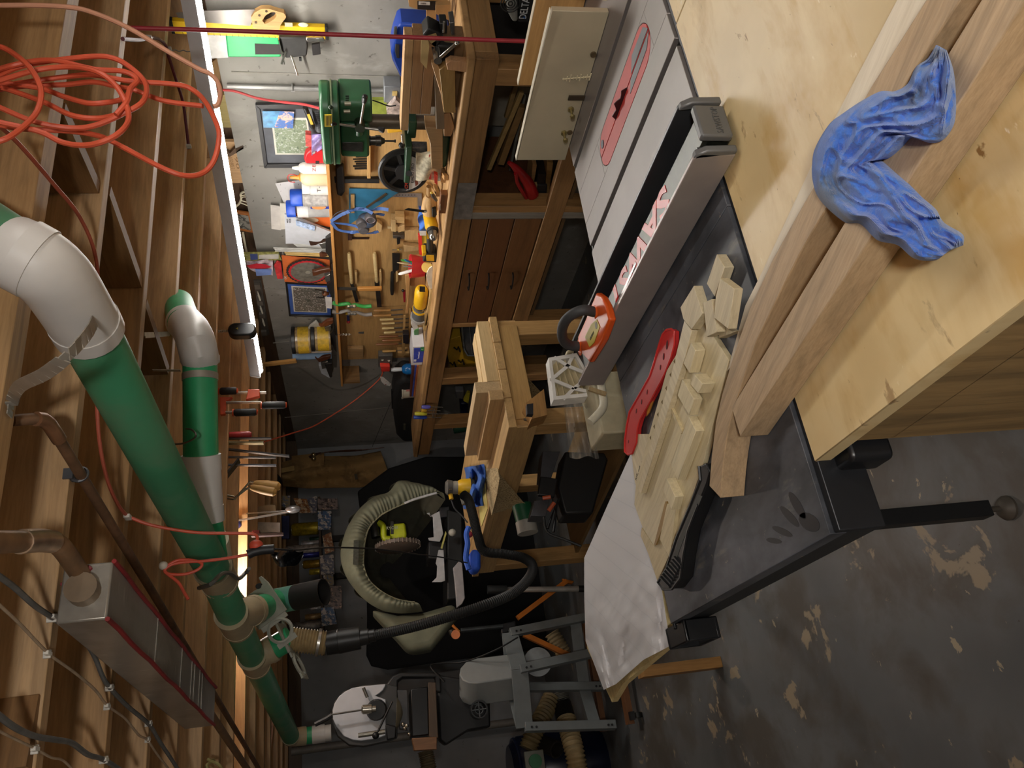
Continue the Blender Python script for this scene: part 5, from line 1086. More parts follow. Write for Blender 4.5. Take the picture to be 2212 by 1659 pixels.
mg = hold('shoulder_plane', 'tiny steel shoulder plane on the tool panel', 'hand plane', c7, (1650, 470)); slx([c7(1615, 430), c7(1710, 430), c7(1710, 460), c7(1615, 455)], TX-.03, .03).build('sole', M('#6f6962', .35, .6), mg, bev=.002); slx([c7(1650, 450), c7(1680, 450), c7(1675, 500), c7(1650, 510)], TX-.035, .03).build('iron', M('#2a2827', .4, .5), mg, bev=.002)
gg = hold('mortise_gauge', 'brass and steel marking gauge on the tool panel', 'gauge', c7, (1660, 550)); MB().cyl(at(*c7(1610, 553), X=TX-.02), at(*c7(1690, 550), X=TX-.02), .003, n=8).build('stem', M('#8e8a80', .3, .7), gg); MB().cyl(at(*c7(1650, 553), X=TX-.02), at(*c7(1668, 552), X=TX-.02), .010, n=12).build('fence', M('#c8a95a', .3, .7), gg)
dq = hold('dark_square', 'small dark try square hung near the respirator', 'square', c7, (1300, 450)); slx([c7(1230, 408), c7(1265, 405), c7(1268, 472), c7(1232, 472)], TX-.014, .014).build('stock', W('#3a2218', (0, 1, 0)), dq, bev=.001); slx([c7(1268, 448), c7(1410, 448), c7(1410, 462), c7(1268, 462)], TX-.006, .003).build('blade', M('#3d2b22', .4, .4), dq)
def handled(name, lab, cat, h0, h1, b1, hr, hw, hc, bc, X=TX-.02, grp=None, bt=.003, mtl=.7):
    """tool hanging handle-up: handle px h0-h1, blade to px b1"""
    t = thing(name, at(*c7(*h1), X=X), lab, cat, grp)
    a, b, e = at(*c7(*h0), X=X), at(*c7(*h1), X=X), at(*c7(*b1), X=X)
    MB().turn(a, b, [(0, hr*.6), (.05, hr*.95), (.4, hr), (.75, hr*.8), (.93, hr*.95), (1, hr*.7)], 12).build('handle', hc, t)
    MB().beam(b, e, bt, hw, (0, 1, 0)).build('blade', M(bc, .35, mtl), t); return t
handled('rasp', 'rasp with a thick pale round handle, the higher of the pair', 'rasp', (1240, 578), (1262, 835), (1310, 1000), .013, .022, W('#d4bd88', (0, 0, 1), .08), '#4a4743', grp='pair of rasps'); handled('rasp', 'rasp with a thick pale round handle, the lower of the pair', 'rasp', (1458, 578), (1478, 825), (1500, 1040), .013, .03, W('#d4bd88', (0, 0, 1), .08), '#4a4743', grp='pair of rasps')
for q, w_ in ((((1290, 740), (1310, 745), (1310, 830), (1295, 850)), 'beside the higher rasp'), (((1500, 735), (1515, 730), (1522, 800), (1515, 870), (1498, 860)), 'beside the lower rasp'), (((1640, 740), (1660, 745), (1660, 820), (1640, 835)), 'beside the pull saw'), (((1720, 790), (1740, 780), (1740, 840), (1720, 850)), 'above the bench tray')): holder(q, 'short wooden hanger strip '+w_, .02, '#c9a873', 'hanger_strip', 'hanger', grp='short hanger strips')
fl = hold('pull_saw', 'black-handled pull saw hanging on the tool panel', 'hand saw', c7, (1640, 760)); slx([c7(1608, 580), c7(1675, 585), c7(1665, 720), c7(1612, 760)], TX-.012, .002).build('blade', M('#3b3835', .4, .6), fl); MB().turn(at(*c7(1610, 745), X=TX-.02), at(*c7(1608, 930), X=TX-.02), [(0, .011), (.2, .012), (.8, .014), (1, .010)], 12).build('handle', M('#1d1c1b', .6), fl)
rp2 = hold('file_card', 'flat float file with a square orange wooden handle', 'file', c7, (1400, 880), None); a, b, e = at(*c7(1125, 880), X=TX-.10), at(*c7(1300, 885), X=TX-.10), at(*c7(1520, 880), X=TX-.10); MB().beam(a, b, .004, .028, (0, 1, 0)).build('blade', M('#54504b', .4, .6), rp2); MB().beam(b+(e-b)*.05, e, .02, .03, (0, 1, 0)).build('handle', W('#c58b45', (0, 0, 1), .15), rp2, bev=.004); MB().tube([a+V((0, 0, 0)), a+V((.05, 0, .03))], .003, 6).build('hook', M('#8d8a85', .4, .6), rp2)
for k, (L, cc_, lab) in enumerate((([(1105, 1005), (1160, 1018), (1230, 1010), (1260, 1022), (1300, 1020), (1370, 1035), (1432, 1030)], '#3fa04e', 'green spokeshave with two brass knobs hanging under the shelf'), ([(1100, 1078), (1160, 1085), (1225, 1070), (1265, 1085), (1310, 1085), (1375, 1105), (1438, 1100)], '#86817c', 'grey iron spokeshave hanging under the shelf'))):
    t = thing('spokeshave', at(*c7(1265, L[3][1]), X=2.80), lab, 'spokeshave', 'spokeshaves under the shelf'); P = smooth_path([at(*c7(x, y), X=2.80) for x, y in L], 4)
    MB().tube(P, .011, 10, prof=lambda t_: .75+.45*abs(math.cos(t_*math.pi))).build('body', M(cc_, .4), t); m_ = P[len(P)//2]; MB().obox(m_-V((.010, 0, 0)), (.006, 0, 0), (0, .012, 0), (0, 0, .028)).build('iron', M('#c5c2ba', .25, .8), t, bev=.002)
    for s_ in (-1, 1): MB().ball(m_+V((-.016, -.012, s_*.018)), .008).build('knob', M('#d8cfae' if k == 0 else '#8a857e', .3, .4), t)
# chisel row
rack = hold('chisel_rack', 'long wooden rack of chisels along the bottom of the tool panel', 'rack', c7, (1720, 1250)); slx([c7(1705, 1120), c7(1722, 1120), c7(1715, 1450), c7(1690, 1450)], TX-.05, .012).build('rail', W('#c8a26a', (0, 1, 0), .12), rack); slx([c7(1755, 1100), c7(1772, 1100), c7(1765, 1300), c7(1748, 1300)], TX-.05, .05).build('rail', W('#b9935c', (0, 1, 0), .12), rack); slx([c7(1655, 1432), c7(1755, 1432), c7(1755, 1452), c7(1660, 1458)], TX-.05, .05).build('rack_end', W('#c8a26a', (0, 0, 1), .12), rack)
hk = ['#b98a4e', '#b98a4e', '#d8bf84', '#d8bf84', '#d8bf84', '#d8bf84', '#8a5a34', '#9a6236', '#8a5a34', '#c9a05c']
nm_ = ['first', 'second', 'third', 'fourth', 'fifth', 'sixth', 'seventh', 'eighth', 'ninth', 'tenth']
for i, (y, x0, x1, x2) in enumerate(((1070, 1450, 1595, 1700), (1112, 1445, 1600, 1700), (1147, 1502, 1620, 1760), (1180, 1518, 1630, 1760), (1222, 1520, 1625, 1760), (1258, 1535, 1635, 1760), (1292, 1495, 1660, 1760), (1325, 1520, 1680, 1760), (1358, 1470, 1660, 1760), (1418, 1525, 1640, 1740))):
    handled('chisel', '%s chisel in the wall rack counting from the spokeshaves' % nm_[i], 'chisel', (x0, y), (x1, y-4), (x2, y-10), .010, .012, W(hk[i], (0, 0, 1), .15, 1, .4), '#8a867f', TX-.03, 'chisels in the wall rack')
slab('slotted_block', [c7(1228, 1395), c7(1362, 1398), c7(1362, 1475), c7(1230, 1470)], TX-.03, .03, W('#a98a60', (0, 0, 1), .15), 'small slotted wooden block on the tool panel', 'wood block')
kc = hold('key_chain', 'steel key chain hanging from the shelf edge', 'chain', c7, (1200, 1270)); 
for i in range(9): MB().torus(at(*c7(1150+13*i, 1272+2*(i % 2)), X=2.79), (0, 1, 0) if i % 2 else (1, 0, 0), .006, .0015, 10, 5).build('link', M('#cfccc5', .2, .9), kc)
slx([c7(1320, 1255), c7(1368, 1250), c7(1365, 1268), c7(1320, 1265)], 2.789, .003).build('key', M('#cfccc5', .2, .9), kc)
hn = hold('putty_knife', 'small knife with a black, yellow and red handle on the tool panel', 'knife', c7, (1230, 1130)); MB().cyl(at(*c7(1230, 1090), X=TX-.02), at(*c7(1235, 1150), X=TX-.02), .010).build('handle', M('#26305c', .5), hn); MB().cyl(at(*c7(1212, 1092), X=TX-.021), at(*c7(1245, 1100), X=TX-.021), .009).build('yellow_band', M('#c9b23a', .5), hn); MB().ball(at(*c7(1235, 1165), X=TX-.02), .013).build('red_end', M('#a82c30', .5), hn)
pc_ = hold('pencil_red', 'red pocket tool lying in the bench tray', 'pocket tool', c7, (1715, 960)); slx([c7(1700, 905), c7(1722, 905), c7(1722, 1000), c7(1705, 1000)], TX-.06, .012).build('body', M('#9c2030', .4), pc_, bev=.002); MB().ball(at(*c7(1700, 900), X=TX-.06), .010).build('clip', M('#26211f', .4), pc_)
ob = hold('power_outlet', 'metal outlet box with a red plug at the far end of the tool panel', 'outlet', c7, (1550, 1500)); box_px(c7(1492, 1460), c7(1608, 1550), TX-.05, .05).build('box', M('#74706a', .5, .3), ob, bev=.003)
for (x, y) in ((1525, 1490), (1530, 1530), (1580, 1495), (1585, 1530)): MB().cyl(at(*c7(x, y), X=TX-.052), at(*c7(x, y), X=TX-.05), .009).build('socket', M('#b7ae98', .5), ob)
box_px(c7(1515, 1550), c7(1588, 1590), TX-.08, .03).build('red_plug', M('#d23a30', .45), ob, bev=.004)
# orange extension cord from that plug along the wall to the joists
oc4 = thing('extension_cord', at(800, 830, X=2.85), 'orange extension cord sagging from the wall plug up to the far joists', 'cord')
MB().tube(smooth_path([at(*c10(x, y), X=X) for x, y, X in ((1530, 0, 2.85), (1510, 60, 2.83), (1420, 150, 2.78), (1270, 270, 2.7), (1110, 375, 2.6), (930, 480, 2.45), (760, 535, 2.3), (510, 612, 2.1))], 5), .005, 8).build('sheath', M('#c85c40', .5), oc4)
slx([c10(1505, 55), c10(1530, 55), c10(1600, 115), c10(1590, 135), c10(1545, 125), c10(1515, 95)], 2.82, .001).build('warning_tag', blotch('tag_print', '#d8d2cc', [('#8a3a34', 60, .6, .64, (1, 1, 1))], r=.6), oc4)
# ================================================================ on the workbench
# drill press, turned so its head lies along the wall
DX = 2.58
dp = thing('drill_press', (DX, at(*c2(1700, 1035), X=DX).y, BZ), 'green bench drill press with a long belt housing standing on the workbench', 'drill press')
grn = M('#2c5a3a', .35, n=.08, s=9); gst = M('#b9b6b0', .25, .8)
def ypx(f, x, y, X): return at(*f(x, y), X=X)
p, q = ypx(c2, 1000, 740, DX), ypx(c2, 1165, 1335, DX)
y0, y1, zt, zb = p.y, q.y, p.z, q.z
zt, zb = ypx(c2, 1000, 1035, DX).z, ypx(c2, 1160, 1035, DX).z
def stadY(x, hw, y0, y1, z, n=10): return [V((x+hw*math.cos(math.pi*i/n), y1-hw+hw*math.sin(math.pi*i/n), z)) for i in range(n+1)]+[V((x-hw*math.cos(math.pi*i/n), y0+hw-hw*math.sin(math.pi*i/n), z)) for i in range(n+1)]
zm = zb+(zt-zb)*.42
MB().prism(stadY(DX, .105, y0, y1, zm), (0, 0, zt-zm)).build('belt_cover', grn, dp, bev=.012, seg=3)
MB().prism(stadY(DX, .108, y0-.004, y1+.004, zm-.006), (0, 0, .007)).build('cover_flange', M('#6d7a5c', .4), dp)
MB().prism(stadY(DX, .104, y0, y1, zb), (0, 0, zm-zb)).build('pulley_tray', grn, dp, bev=.006)
c = ypx(c2, 1082, 915, DX-.108); MB().ball(c, .009).build('cover_knob', M('#1d3322', .3), dp)
slx([c2(1032, 982), c2(1092, 982), c2(1092, 1082), c2(1032, 1082)], DX-.108, .004).build('warning_label', M('#d6b72c', .5), dp)
for i in range(4): slx([c2(1042+12*i, 992), c2(1047+12*i, 992), c2(1047+12*i, 1072), c2(1042+12*i, 1072)], DX-.1085, .001).build('label_line', M('#4a4018', .6), dp)
a, b = ypx(c2, 1165, 985, DX), ypx(c2, 1410, 1300, DX)
MB().box((DX-.05, a.y, b.z), (DX+.05, b.y-.02, zb)).build('head_casting', grn, dp, bev=.012, seg=3)
slx([c2(1182, 1218), c2(1362, 1218), c2(1362, 1300), c2(1182, 1285)], DX-.054, .06).build('face_plate', M('#4a4a48', .3, .4, n=.3, s=30), dp, bev=.003)
a, b = ypx(c2, 1150, 785, DX), ypx(c2, 1432, 985, DX)
MB().prism(rect_r(V((DX+.02, (a.y+b.y)/2, b.z)), V((.075, 0, 0)), V((0, (b.y-a.y)/2, 0)), .03), (0, 0, a.z-b.z)).build('motor', M('#325f40', .4, n=.08), dp, bev=.008)
for i in range(3): slx([c2(1210, 818+17*i), c2(1240, 818+17*i), c2(1240, 826+17*i), c2(1210, 826+17*i)], DX-.058, .003).build('motor_vent', M('#16251b', .6), dp)
for (x, y) in ((1222, 885), (1215, 950)): MB().cyl(ypx(c2, x-20, y, DX-.065), ypx(c2, x+35, y, DX-.065), .008).build('tension_lever', M('#a9a48f', .35, .5), dp)
co = ypx(c2, 1380, 1035, DX+.02); MB().cyl((DX+.02, co.y, BZ+.03), (DX+.02, co.y, co.z+.03), .031, n=22).build('column', M('#6b6255', .4, .5), dp)
h = ypx(c2, 1330, 1040, DX-.06)
MB().cyl(h+V((.05, 0, 0)), h-V((.04, 0, 0)), .021).build('feed_hub', M('#23301f', .5), dp)
MB().cyl(ypx(c2, 1330, 1035, DX-.07), ypx(c2, 1325, 1140, DX-.07), .017).build('feed_shaft', grn, dp)
for (x, y) in ((1375, 830), (1095, 1050), (1530, 1112)):
    e = ypx(c2, x, y, DX-.10); MB().cyl(h-V((.03, 0, 0)), e, .0055, n=10).build('feed_lever', gst, dp); MB().turn(e+(h-e)*.22, e+(e-h)*.06, [(0, .008), (.4, .0115), (.9, .0115), (1, .006)]).build('lever_knob', M('#1a1a1a', .4), dp)
s0 = ypx(c2, 1395, 1200, DX); s1 = ypx(c2, 1425, 1200, DX)
MB().cyl((DX, s0.y, s0.z+.05), (DX, s0.y, s1.z), .022).build('quill', M('#1e1e1d', .4), dp)
k1 = ypx(c2, 1545, 1200, DX); MB().turn((DX, s0.y, s1.z), (DX, s0.y, k1.z), [(0, .019), (.35, .021), (.36, .024), (.72, .024), (.75, .018), (1, .010)], 20).build('chuck', M('#5a5753', .3, .8), dp)
k2 = ypx(c2, 1640, 1200, DX); MB().turn((DX, s0.y, k1.z), (DX, s0.y, k2.z), [(0, .004), (.85, .004), (.87, .007), (1, .007)], 10).build('drill_bit', M('#44413e', .35, .7), dp)
tz = ypx(c2, 1705, 1280, DX).z; ya, yb = ypx(c2, 1720, 1125, DX).y, ypx(c2, 1720, 1440, DX).y
MB().box((DX-.09, ya, tz-.028), (DX+.10, yb, tz)).build('work_table', M('#2a4a33', .4), dp, bev=.006)
MB().box((DX-.02, co.y-.04, tz-.05), (DX+.06, ya+.02, tz-.01)).build('table_arm', M('#2a4a33', .4), dp, bev=.006)
yA, yB = ypx(c2, 2080, 1160, DX-.12).y, ypx(c2, 2080, 1435, DX-.12).y
MB().box((DX-.12, co.y-.07, BZ), (DX+.11, yB, BZ+.045)).build('base', M('#1f3f2c', .4), dp, bev=.012)
a, b = ypx(c2, 1640, 1215, DX-.04), ypx(c2, 1750, 1240, DX-.04); MB().cyl(ypx(c2, 1690, 1150, DX-.1), ypx(c2, 1700, 1225, DX-.1), .005).build('table_lock', gst, dp); MB().ball(ypx(c2, 1690, 1240, DX-.1), .014).build('lock_knob', M('#1a1917', .4), dp)
# red power cord of the press to the wall
rc = thing('electric_cord', at(*c2(500, 830), X=2.8), 'red cord running from the wall top to the drill press', 'cord')
MB().tube(smooth_path([at(*c2(x, y), X=X) for x, y, X in ((60, 768, 2.93), (250, 775, 2.92), (450, 835, 2.9), (650, 868, 2.86), (850, 890, 2.8), (990, 925, 2.72))], 5), .0058, 8).build('sheath', M('#b03a3c', .5), rc)
MB().tube(smooth_path([at(*c2(x, y), X=2.7) for x, y in ((1440, 855), (1500, 875), (1580, 905), (1640, 900))], 4), .003, 6).build('motor_lead', M('#1c1b1a', .5), rc)
# stacked timbers in front of the press
FX = 2.40
def timber(pix, depth, lab, c_='#b08a60', X=FX, g='timbers stacked on the bench end', tilt=0, name='timber_block', d=(0, 1, 0)):
    return slx(pix, X, depth).build(name, W(c_, d, .15), label=lab, cat='timber', group=g, bev=.002, seg=1)
def zrow(x, y, X=FX): return at(x, y, X=X).z
za, zb2 = zrow(874, 170), zrow(889, 170)
ys = at(875, 86, X=FX).y; ye = at(880, 282, X=FX).y
MB().box((FX, ys, zb2+.001), (FX+.07, ye, za+.006)).build('timber_block', W('#c8a273', (0, 1, 0), .14), label='thick pale timber on top of the stack by the drill press', cat='timber', group='timbers stacked on the bench end', bev=.002)
z2, z3 = zrow(913, 170), zrow(937, 170); ye2 = at(920, 247, X=FX).y
MB().box((FX, ys, z2+.0005), (FX+.09, ye2, zb2)).build('timber_block', W('#a88058', (0, 1, 0), .14), label='upper of two brown timbers under the pale timber', cat='timber', group='timbers stacked on the bench end', bev=.002)
MB().box((FX, ys, z3), (FX+.09, ye2, z2-.0005)).build('timber_block', W('#a47c54', (0, 1, 0), .14), label='lower of two brown timbers under the pale timber', cat='timber', group='timbers stacked on the bench end', bev=.002)
MB().box((FX+.02, ys+.02, BZ), (FX+.11, ye2-.02, z3-.001)).build('timber_block', W('#8a6a48', (0, 1, 0), .14), label='bottom timber of the stack resting on the bench', cat='timber', group='timbers stacked on the bench end', bev=.002)
timber([c2(1970, 660), c2(2010, 690), c2(2055, 960), c2(2055, 1105), c2(1985, 1105)], .05, 'wedge-shaped offcut leaning against the timber stack', '#7c6a54', FX-.02)
timber([c2(2010, 600), c2(2060, 560), c2(2145, 590), c2(2150, 965), c2(2050, 965)], .03, 'broad tan offcut lying at the front of the timber stack', '#a5854f', FX-.04)
timber([c2(2050, 975), c2(2100, 960), c2(2140, 1090), c2(2110, 1165), c2(2050, 1165)], .05, 'short block end beside the broad tan offcut', '#96714b', FX-.02)
timber([c2(1890, 1090), c2(2040, 1095), c2(2040, 1440), c2(1945, 1440), c2(1935, 1230)], .07, 'large grey-brown block standing on the drill press base', '#9a7d58', DX-.17, d=(0, 0, 1))
timber([c3(520, 540), c3(560, 530), c3(640, 680), c3(625, 960), c3(600, 800)], .02, 'thin splintered slat leaning below the vise', '#c9a070', FX-.03)
timber([c3(645, 545), c3(690, 518), c3(822, 535), c3(820, 620), c3(660, 598)], .03, 'small notched pine block on the bench edge', '#cf9f73', BX-.01)
# vise
vs = thing('bench_vise', at(*c3(600, 380), X=BX+.06), 'black drill-press vise with a chrome crank handle on the bench end', 'vise'); vb = M('#201f1e', .45, n=.2)
VX = BX+.05
slx([c3(445, 300), c3(500, 240), c3(600, 290), c3(620, 340), c3(560, 420), c3(500, 380)], VX, .07).build('jaw', vb, vs, bev=.006)
slx([c3(500, 380), c3(720, 400), c3(715, 505), c3(560, 545), c3(515, 470)], VX, .10).build('body', vb, vs, bev=.008)
slx([c3(590, 200), c3(655, 200), c3(655, 290), c3(600, 290)], VX+.02, .05).build('slide', vb, vs, bev=.004); slx([c3(675, 195), c3(720, 190), c3(720, 300), c3(690, 300)], VX+.01, .06).build('rear_plate', M('#6b6967', .35, .7), vs, bev=.003)
slx([c3(470, 310), c3(560, 285), c3(580, 330), c3(520, 375)], VX-.002, .004).build('worn_edge', M('#a58a5a', .6), vs)
a, b = at(*c3(560, 520), X=VX-.05), at(*c3(740, 365), X=VX-.05); MB().cyl(a, b, .0065, n=12).ball(b, .009).build('crank_handle', M('#d3d1cd', .12, .95), vs); c = at(*c3(575, 505), X=VX-.05); MB().cyl(c-V((.01, 0, 0)), c+V((.06, 0, 0)), .015).build('screw_boss', M('#b7b4af', .2, .9), vs); MB().cyl(at(*c3(628, 185), X=VX), at(*c3(625, 275), X=VX), .004).build('tommy_bar', M('#c9c7c2', .15, .9), vs)
slx([c3(435, 345), c3(495, 350), c3(503, 400), c3(480, 590), c3(430, 530)], FX-.02, .004).build('manila_envelope', M('#cbb07a', .7, n=.05), label='manila envelope propped in front of the vise', cat='envelope')
# blue case, cardboard
bc = thing('tool_case', at(*c2(1700, 450), X=2.80), 'blue plastic power tool case standing against the concrete wall', 'tool case')
slx([c2(1660, 225), c2(1690, 203), c2(1800, 215), c2(1915, 240), c2(1915, 640), c2(1680, 668), c2(1610, 520), c2(1598, 450), c2(1625, 330)], 2.78, .10).drop(BZ, .16).build('shell', M('#2146a8', .4, n=.06), bc, bev=.012, seg=3)
for i in range(4): slx([c2(1705+0*i, 232+20*i), c2(1800, 245+20*i), c2(1800, 253+20*i), c2(1705, 240+20*i)], 2.776, .004).build('rib', M('#2c55bd', .4), bc)
slx([c2(1635, 380), c2(1670, 385), c2(1670, 500), c2(1645, 495), c2(1632, 440)], 2.774, .006).build('latch', M('#3a3a40', .5), bc, bev=.002); slx([c2(1625, 240), c2(1650, 235), c2(1650, 330), c2(1620, 320)], 2.774, .01).build('latch', M('#4f4f4c', .5), bc, bev=.002)
cb = thing('cardboard_box', at(*c3(500, 40), X=2.72), 'small cardboard box with a black barcode label at the bench end', 'box')
slx([c3(325, -40), c3(660, -40), c3(660, 45), c3(560, 85), c3(405, 80), c3(330, 55)], 2.72, .12).build('carton', M('#b58b58', .8, n=.06), cb); slx([c3(402, 12), c3(560, 15), c3(555, 88), c3(402, 78)], 2.716, .004).build('black_label', M('#1c191a', .5), cb); slx([c3(412, 14), c3(508, 18), c3(508, 45), c3(412, 42)], 2.714, .003).build('barcode', M('#cfccc8', .5), cb)
for i in range(7): slx([c3(430+7*i, 24), c3(433+7*i, 24), c3(433+7*i, 38), c3(430+7*i, 38)], 2.7135, .001).build('barcode_bar', M('#28262a', .5), cb)
for (pix, lab, X_) in (([c3(480, 90), c3(560, 85), c3(565, 250), c3(478, 235)], 'flat cardboard piece standing under the barcode box', 2.74), ([c3(560, 45), c3(685, 40), c3(690, 185), c3(560, 120)], 'larger cardboard flap lying at the bench end', 2.68)): slx(pix, X_, .02).build('cardboard_piece', M('#a98252', .85, n=.08), label=lab, cat='cardboard', group='cardboard pieces at the bench end')
# green-edged board and bits behind the press column
slx([c2(1440, 855), c2(1560, 855), c2(1560, 985), c2(1440, 980)], 2.88, .02).build('green_binder', M('#8f9a3c', .6, n=.2), label='olive green binder leaning behind the drill press', cat='binder')
slx([c2(1560, 945), c2(1640, 850), c2(1690, 900), c2(1670, 985), c2(1570, 980)], 2.84, .03).build('bit_pack', M('#b9a8a0', .3, n=.4, s=40), label='clear pack of red saw bits behind the drill press', cat='pack')
slx([c2(1565, 1085), c2(1700, 1095), c2(1700, 1125), c2(1570, 1140)], 2.85, .03).build('yellow_comb', M('#d8a52c', .5), label='yellow plastic comb tool behind the drill press column', cat='tool', bev=.004)
# round blade case
dc = thing('blade_case', at(*c3(480, 1460), X=2.50), 'round black dado blade case with a white printed label standing on the bench', 'blade case'); cx_ = at(*c3(285, 1460), X=2.52); R2 = abs(at(*c3(80, 1460), X=2.52).z-at(*c3(490, 1460), X=2.52).z)/2
n_c = V((-1, -.25, 0)).normalized(); sd_ = V((0, 0, 1)).cross(n_c)
def discn(mb, c, R, t, n=40, a0=0, a1=2*math.pi): return mb.prism([c+sd_*math.cos(a0+(a1-a0)*i/n)*R+V((0, 0, 1))*math.sin(a0+(a1-a0)*i/n)*R for i in range(n)], n_c*t)
discn(MB(), cx_-n_c*.02, R2*.97, .012).build('back', M('#1a1919', .5), dc); MB().torus(cx_, n_c, R2*.95, .014, 40, 8).build('rim', M('#2b2a2a', .4), dc)
MB().cyl(cx_-n_c*.01, cx_+n_c*.012, R2*.36, n=24).build('hub', M('#39383a', .45), dc)
for k in range(6):
    a = k*math.pi/3+.3; d_ = sd_*math.cos(a)+V((0, 0, 1))*math.sin(a); MB().beam(cx_+d_*R2*.3, cx_+d_*R2*.92, .018, .012, n_c).build('spoke', M('#3a393a', .45), dc)
lb_ = discn(MB(), cx_+n_c*.014, R2*.86, .002, 18, -math.pi*.95, -.05*math.pi).build('label', M('#d3cfcb', .5, n=.05), dc)
rt_ = -sd_ if sd_.y > 0 else sd_
rt_ = V((0, 0, 1)).cross(n_c)
MB().obox(cx_+n_c*.017-V((0, 0, R2*.12)), sd_*R2*.8, V((0, 0, R2*.10)), n_c*.0008).build('title_band', M('#1f1d1e', .5), lb_)
text('CMT', cx_+n_c*.018-V((0, 0, R2*.12))+rt_*(-R2*.55), rt_, (0, 0, 1), R2*.2, M('#d0442c', .5), lb_, fit=R2*.4); text('DADO PRO', cx_+n_c*.0165-V((0, 0, R2*.36)), rt_, (0, 0, 1), R2*.17, M('#2b2525', .5), lb_, fit=R2*.95); text('8"', cx_+n_c*.018-V((0, 0, R2*.12))+rt_*R2*.4, rt_, (0, 0, 1), R2*.16, M('#d9d6d2', .5), lb_)
slx([c3(380, 1545), c3(400, 1530), c3(410, 1570), c3(385, 1590)], 2.485, .002).build('brown_mark', M('#6e3a28', .6), lb_)
MB().cyl(at(*c3(330, 1480), X=2.47), at(*c3(330, 1480), X=2.50), .014, n=8).build('locking_knob', M('#191818', .5), dc)
# clear bags and jars
pbg = thing('parts_bag', at(*c3(500, 1430), X=2.46), 'clear zip bag of small parts leaning on the grey-brown block', 'bag'); MB().grid(lambda u, v: at(*c3(390+215*u, 1315+225*v+6*math.sin(9*u)), X=2.455+.012*math.sin(6*u+3*v)), 10, 10, (.012, 0, 0)).build('film', M('#bdb49c', .2, n=.25, s=45), pbg); slx([c3(500, 1320), c3(520, 1320), c3(520, 1530), c3(500, 1530)], 2.45, .001).build('red_seal', M('#c2463c', .5), pbg)
jr = thing('parts_jar', at(*c3(480, 1260), X=2.66), 'clear jar of dark screws on the drill press table', 'jar'); a, b = at(*c3(480, 1265), X=2.60), at(*c3(350, 1265), X=2.60); b.y = a.y; MB().cyl(a, b, .03, n=20).build('glass', M('#6d6a66', .15, n=.3, s=40), jr); MB().cyl(b, b+V((0, 0, .012)), .032, n=20).build('lid', M('#b5b0a8', .3), jr)
# small loose wood on the bench
for k, (pix, c_, lab) in enumerate((([c3(545, 1480), c3(575, 1500), c3(572, 1580), c3(548, 1560)], '#c8402f', 'red carpenter pencil stub by the plastic bag'), ([c3(605, 1500), c3(645, 1500), c3(640, 1560), c3(600, 1555)], '#a57c4c', 'small square wood offcut by the plastic bag'))): slx(pix, 2.44, .02).build('bench_offcut', M(c_, .6), label=lab, cat='offcut')
for i, (x0, y0_, x1, y1_) in enumerate(((1910, 1570, 2000, 1659), (1975, 1590, 2000, 1659), (2015, 1440, 2070, 1520))):
    MB().beam(at(*c2(x0, y0_), z=BZ+.012), at(*c2(x1, y1_), z=BZ+.012), .02, .018).build('stick_offcut', W('#b58a55', (.5, 1, 0)), label=('short light stick lying by the blade case', 'thin light stick beside the mallet handle', 'tiny offcut at the foot of the drill press')[i], cat='offcut')
# mallet
ml = thing('mallet', at(*c7(1930, 160), X=2.50), 'round-headed pale wooden mallet lying on the bench', 'mallet'); hx = 2.50
a, b = at(*c7(1870, 110), X=hx), at(*c7(1985, 200), X=hx); MB().turn(at(*c7(1930, 88), X=hx), at(*c7(1925, 228), X=hx-.01), [(0, .020), (.3, .034), (.8, .040), (1, .036)], 20).build('head', W('#cfa873', (0, 1, 0), .12), ml); MB().turn(at(*c2(1920, 1590), X=hx), at(*c7(1925, 100), X=hx), [(0, .011), (.5, .013), (1, .011)], 12).build('handle', W('#c99f68', (0, 1, 0), .12), ml)
# bevel gauge, knife, shoulder block
bvg = thing('angle_gauge', at(*c7(1960, 240), X=2.46), 'black sliding angle gauge leaning at the bench edge', 'gauge'); slx([c7(1712, 212), c7(1745, 198), c7(1960, 225), c7(1960, 245)], 2.46, .002).build('blade', M('#23211f', .4, .4), bvg); slx([c7(1880, 222), c7(1960, 232), c7(1958, 240), c7(1885, 232)], 2.458, .002).build('slot', M('#c7c3bb', .3), bvg); slx([c7(1948, 205), c7(1985, 208), c7(1990, 255), c7(1970, 280), c7(1950, 272)], 2.45, .02).build('stock', M('#1e1d1b', .5), bvg, bev=.003)
kn = thing('utility_knife', at(*c7(1960, 110), X=2.44), 'steel and yellow utility knife lying by the mallet', 'knife'); MB().turn(at(*c7(1945, 70), X=2.44), at(*c7(1985, 130), X=2.44), [(0, .006), (.3, .010), (1, .007)], 10).build('body', M('#55514d', .35, .5), kn); MB().ball(at(*c7(1945, 65), X=2.44), .007).build('tip', M('#d0b34a', .4), kn)
wpl = thing('rabbet_plane', at(*c7(2040, 170), X=BX+.01), 'little brown wooden rabbet plane on the bench edge', 'hand plane'); a, b = at(*c7(2000, 90), X=BX), at(*c7(2043, 250), X=BX); MB().box((BX+.005, a.y, BZ), (BX+.035, b.y, BZ+.032)).build('body', W('#7a4c28', (0, 1, 0), .2), wpl, bev=.002); slx([c7(2015, 180), c7(2020, 160), c7(2022, 215), c7(2016, 215)], BX+.003, .003).build('iron', M('#d0c7b5', .4, .5), wpl)
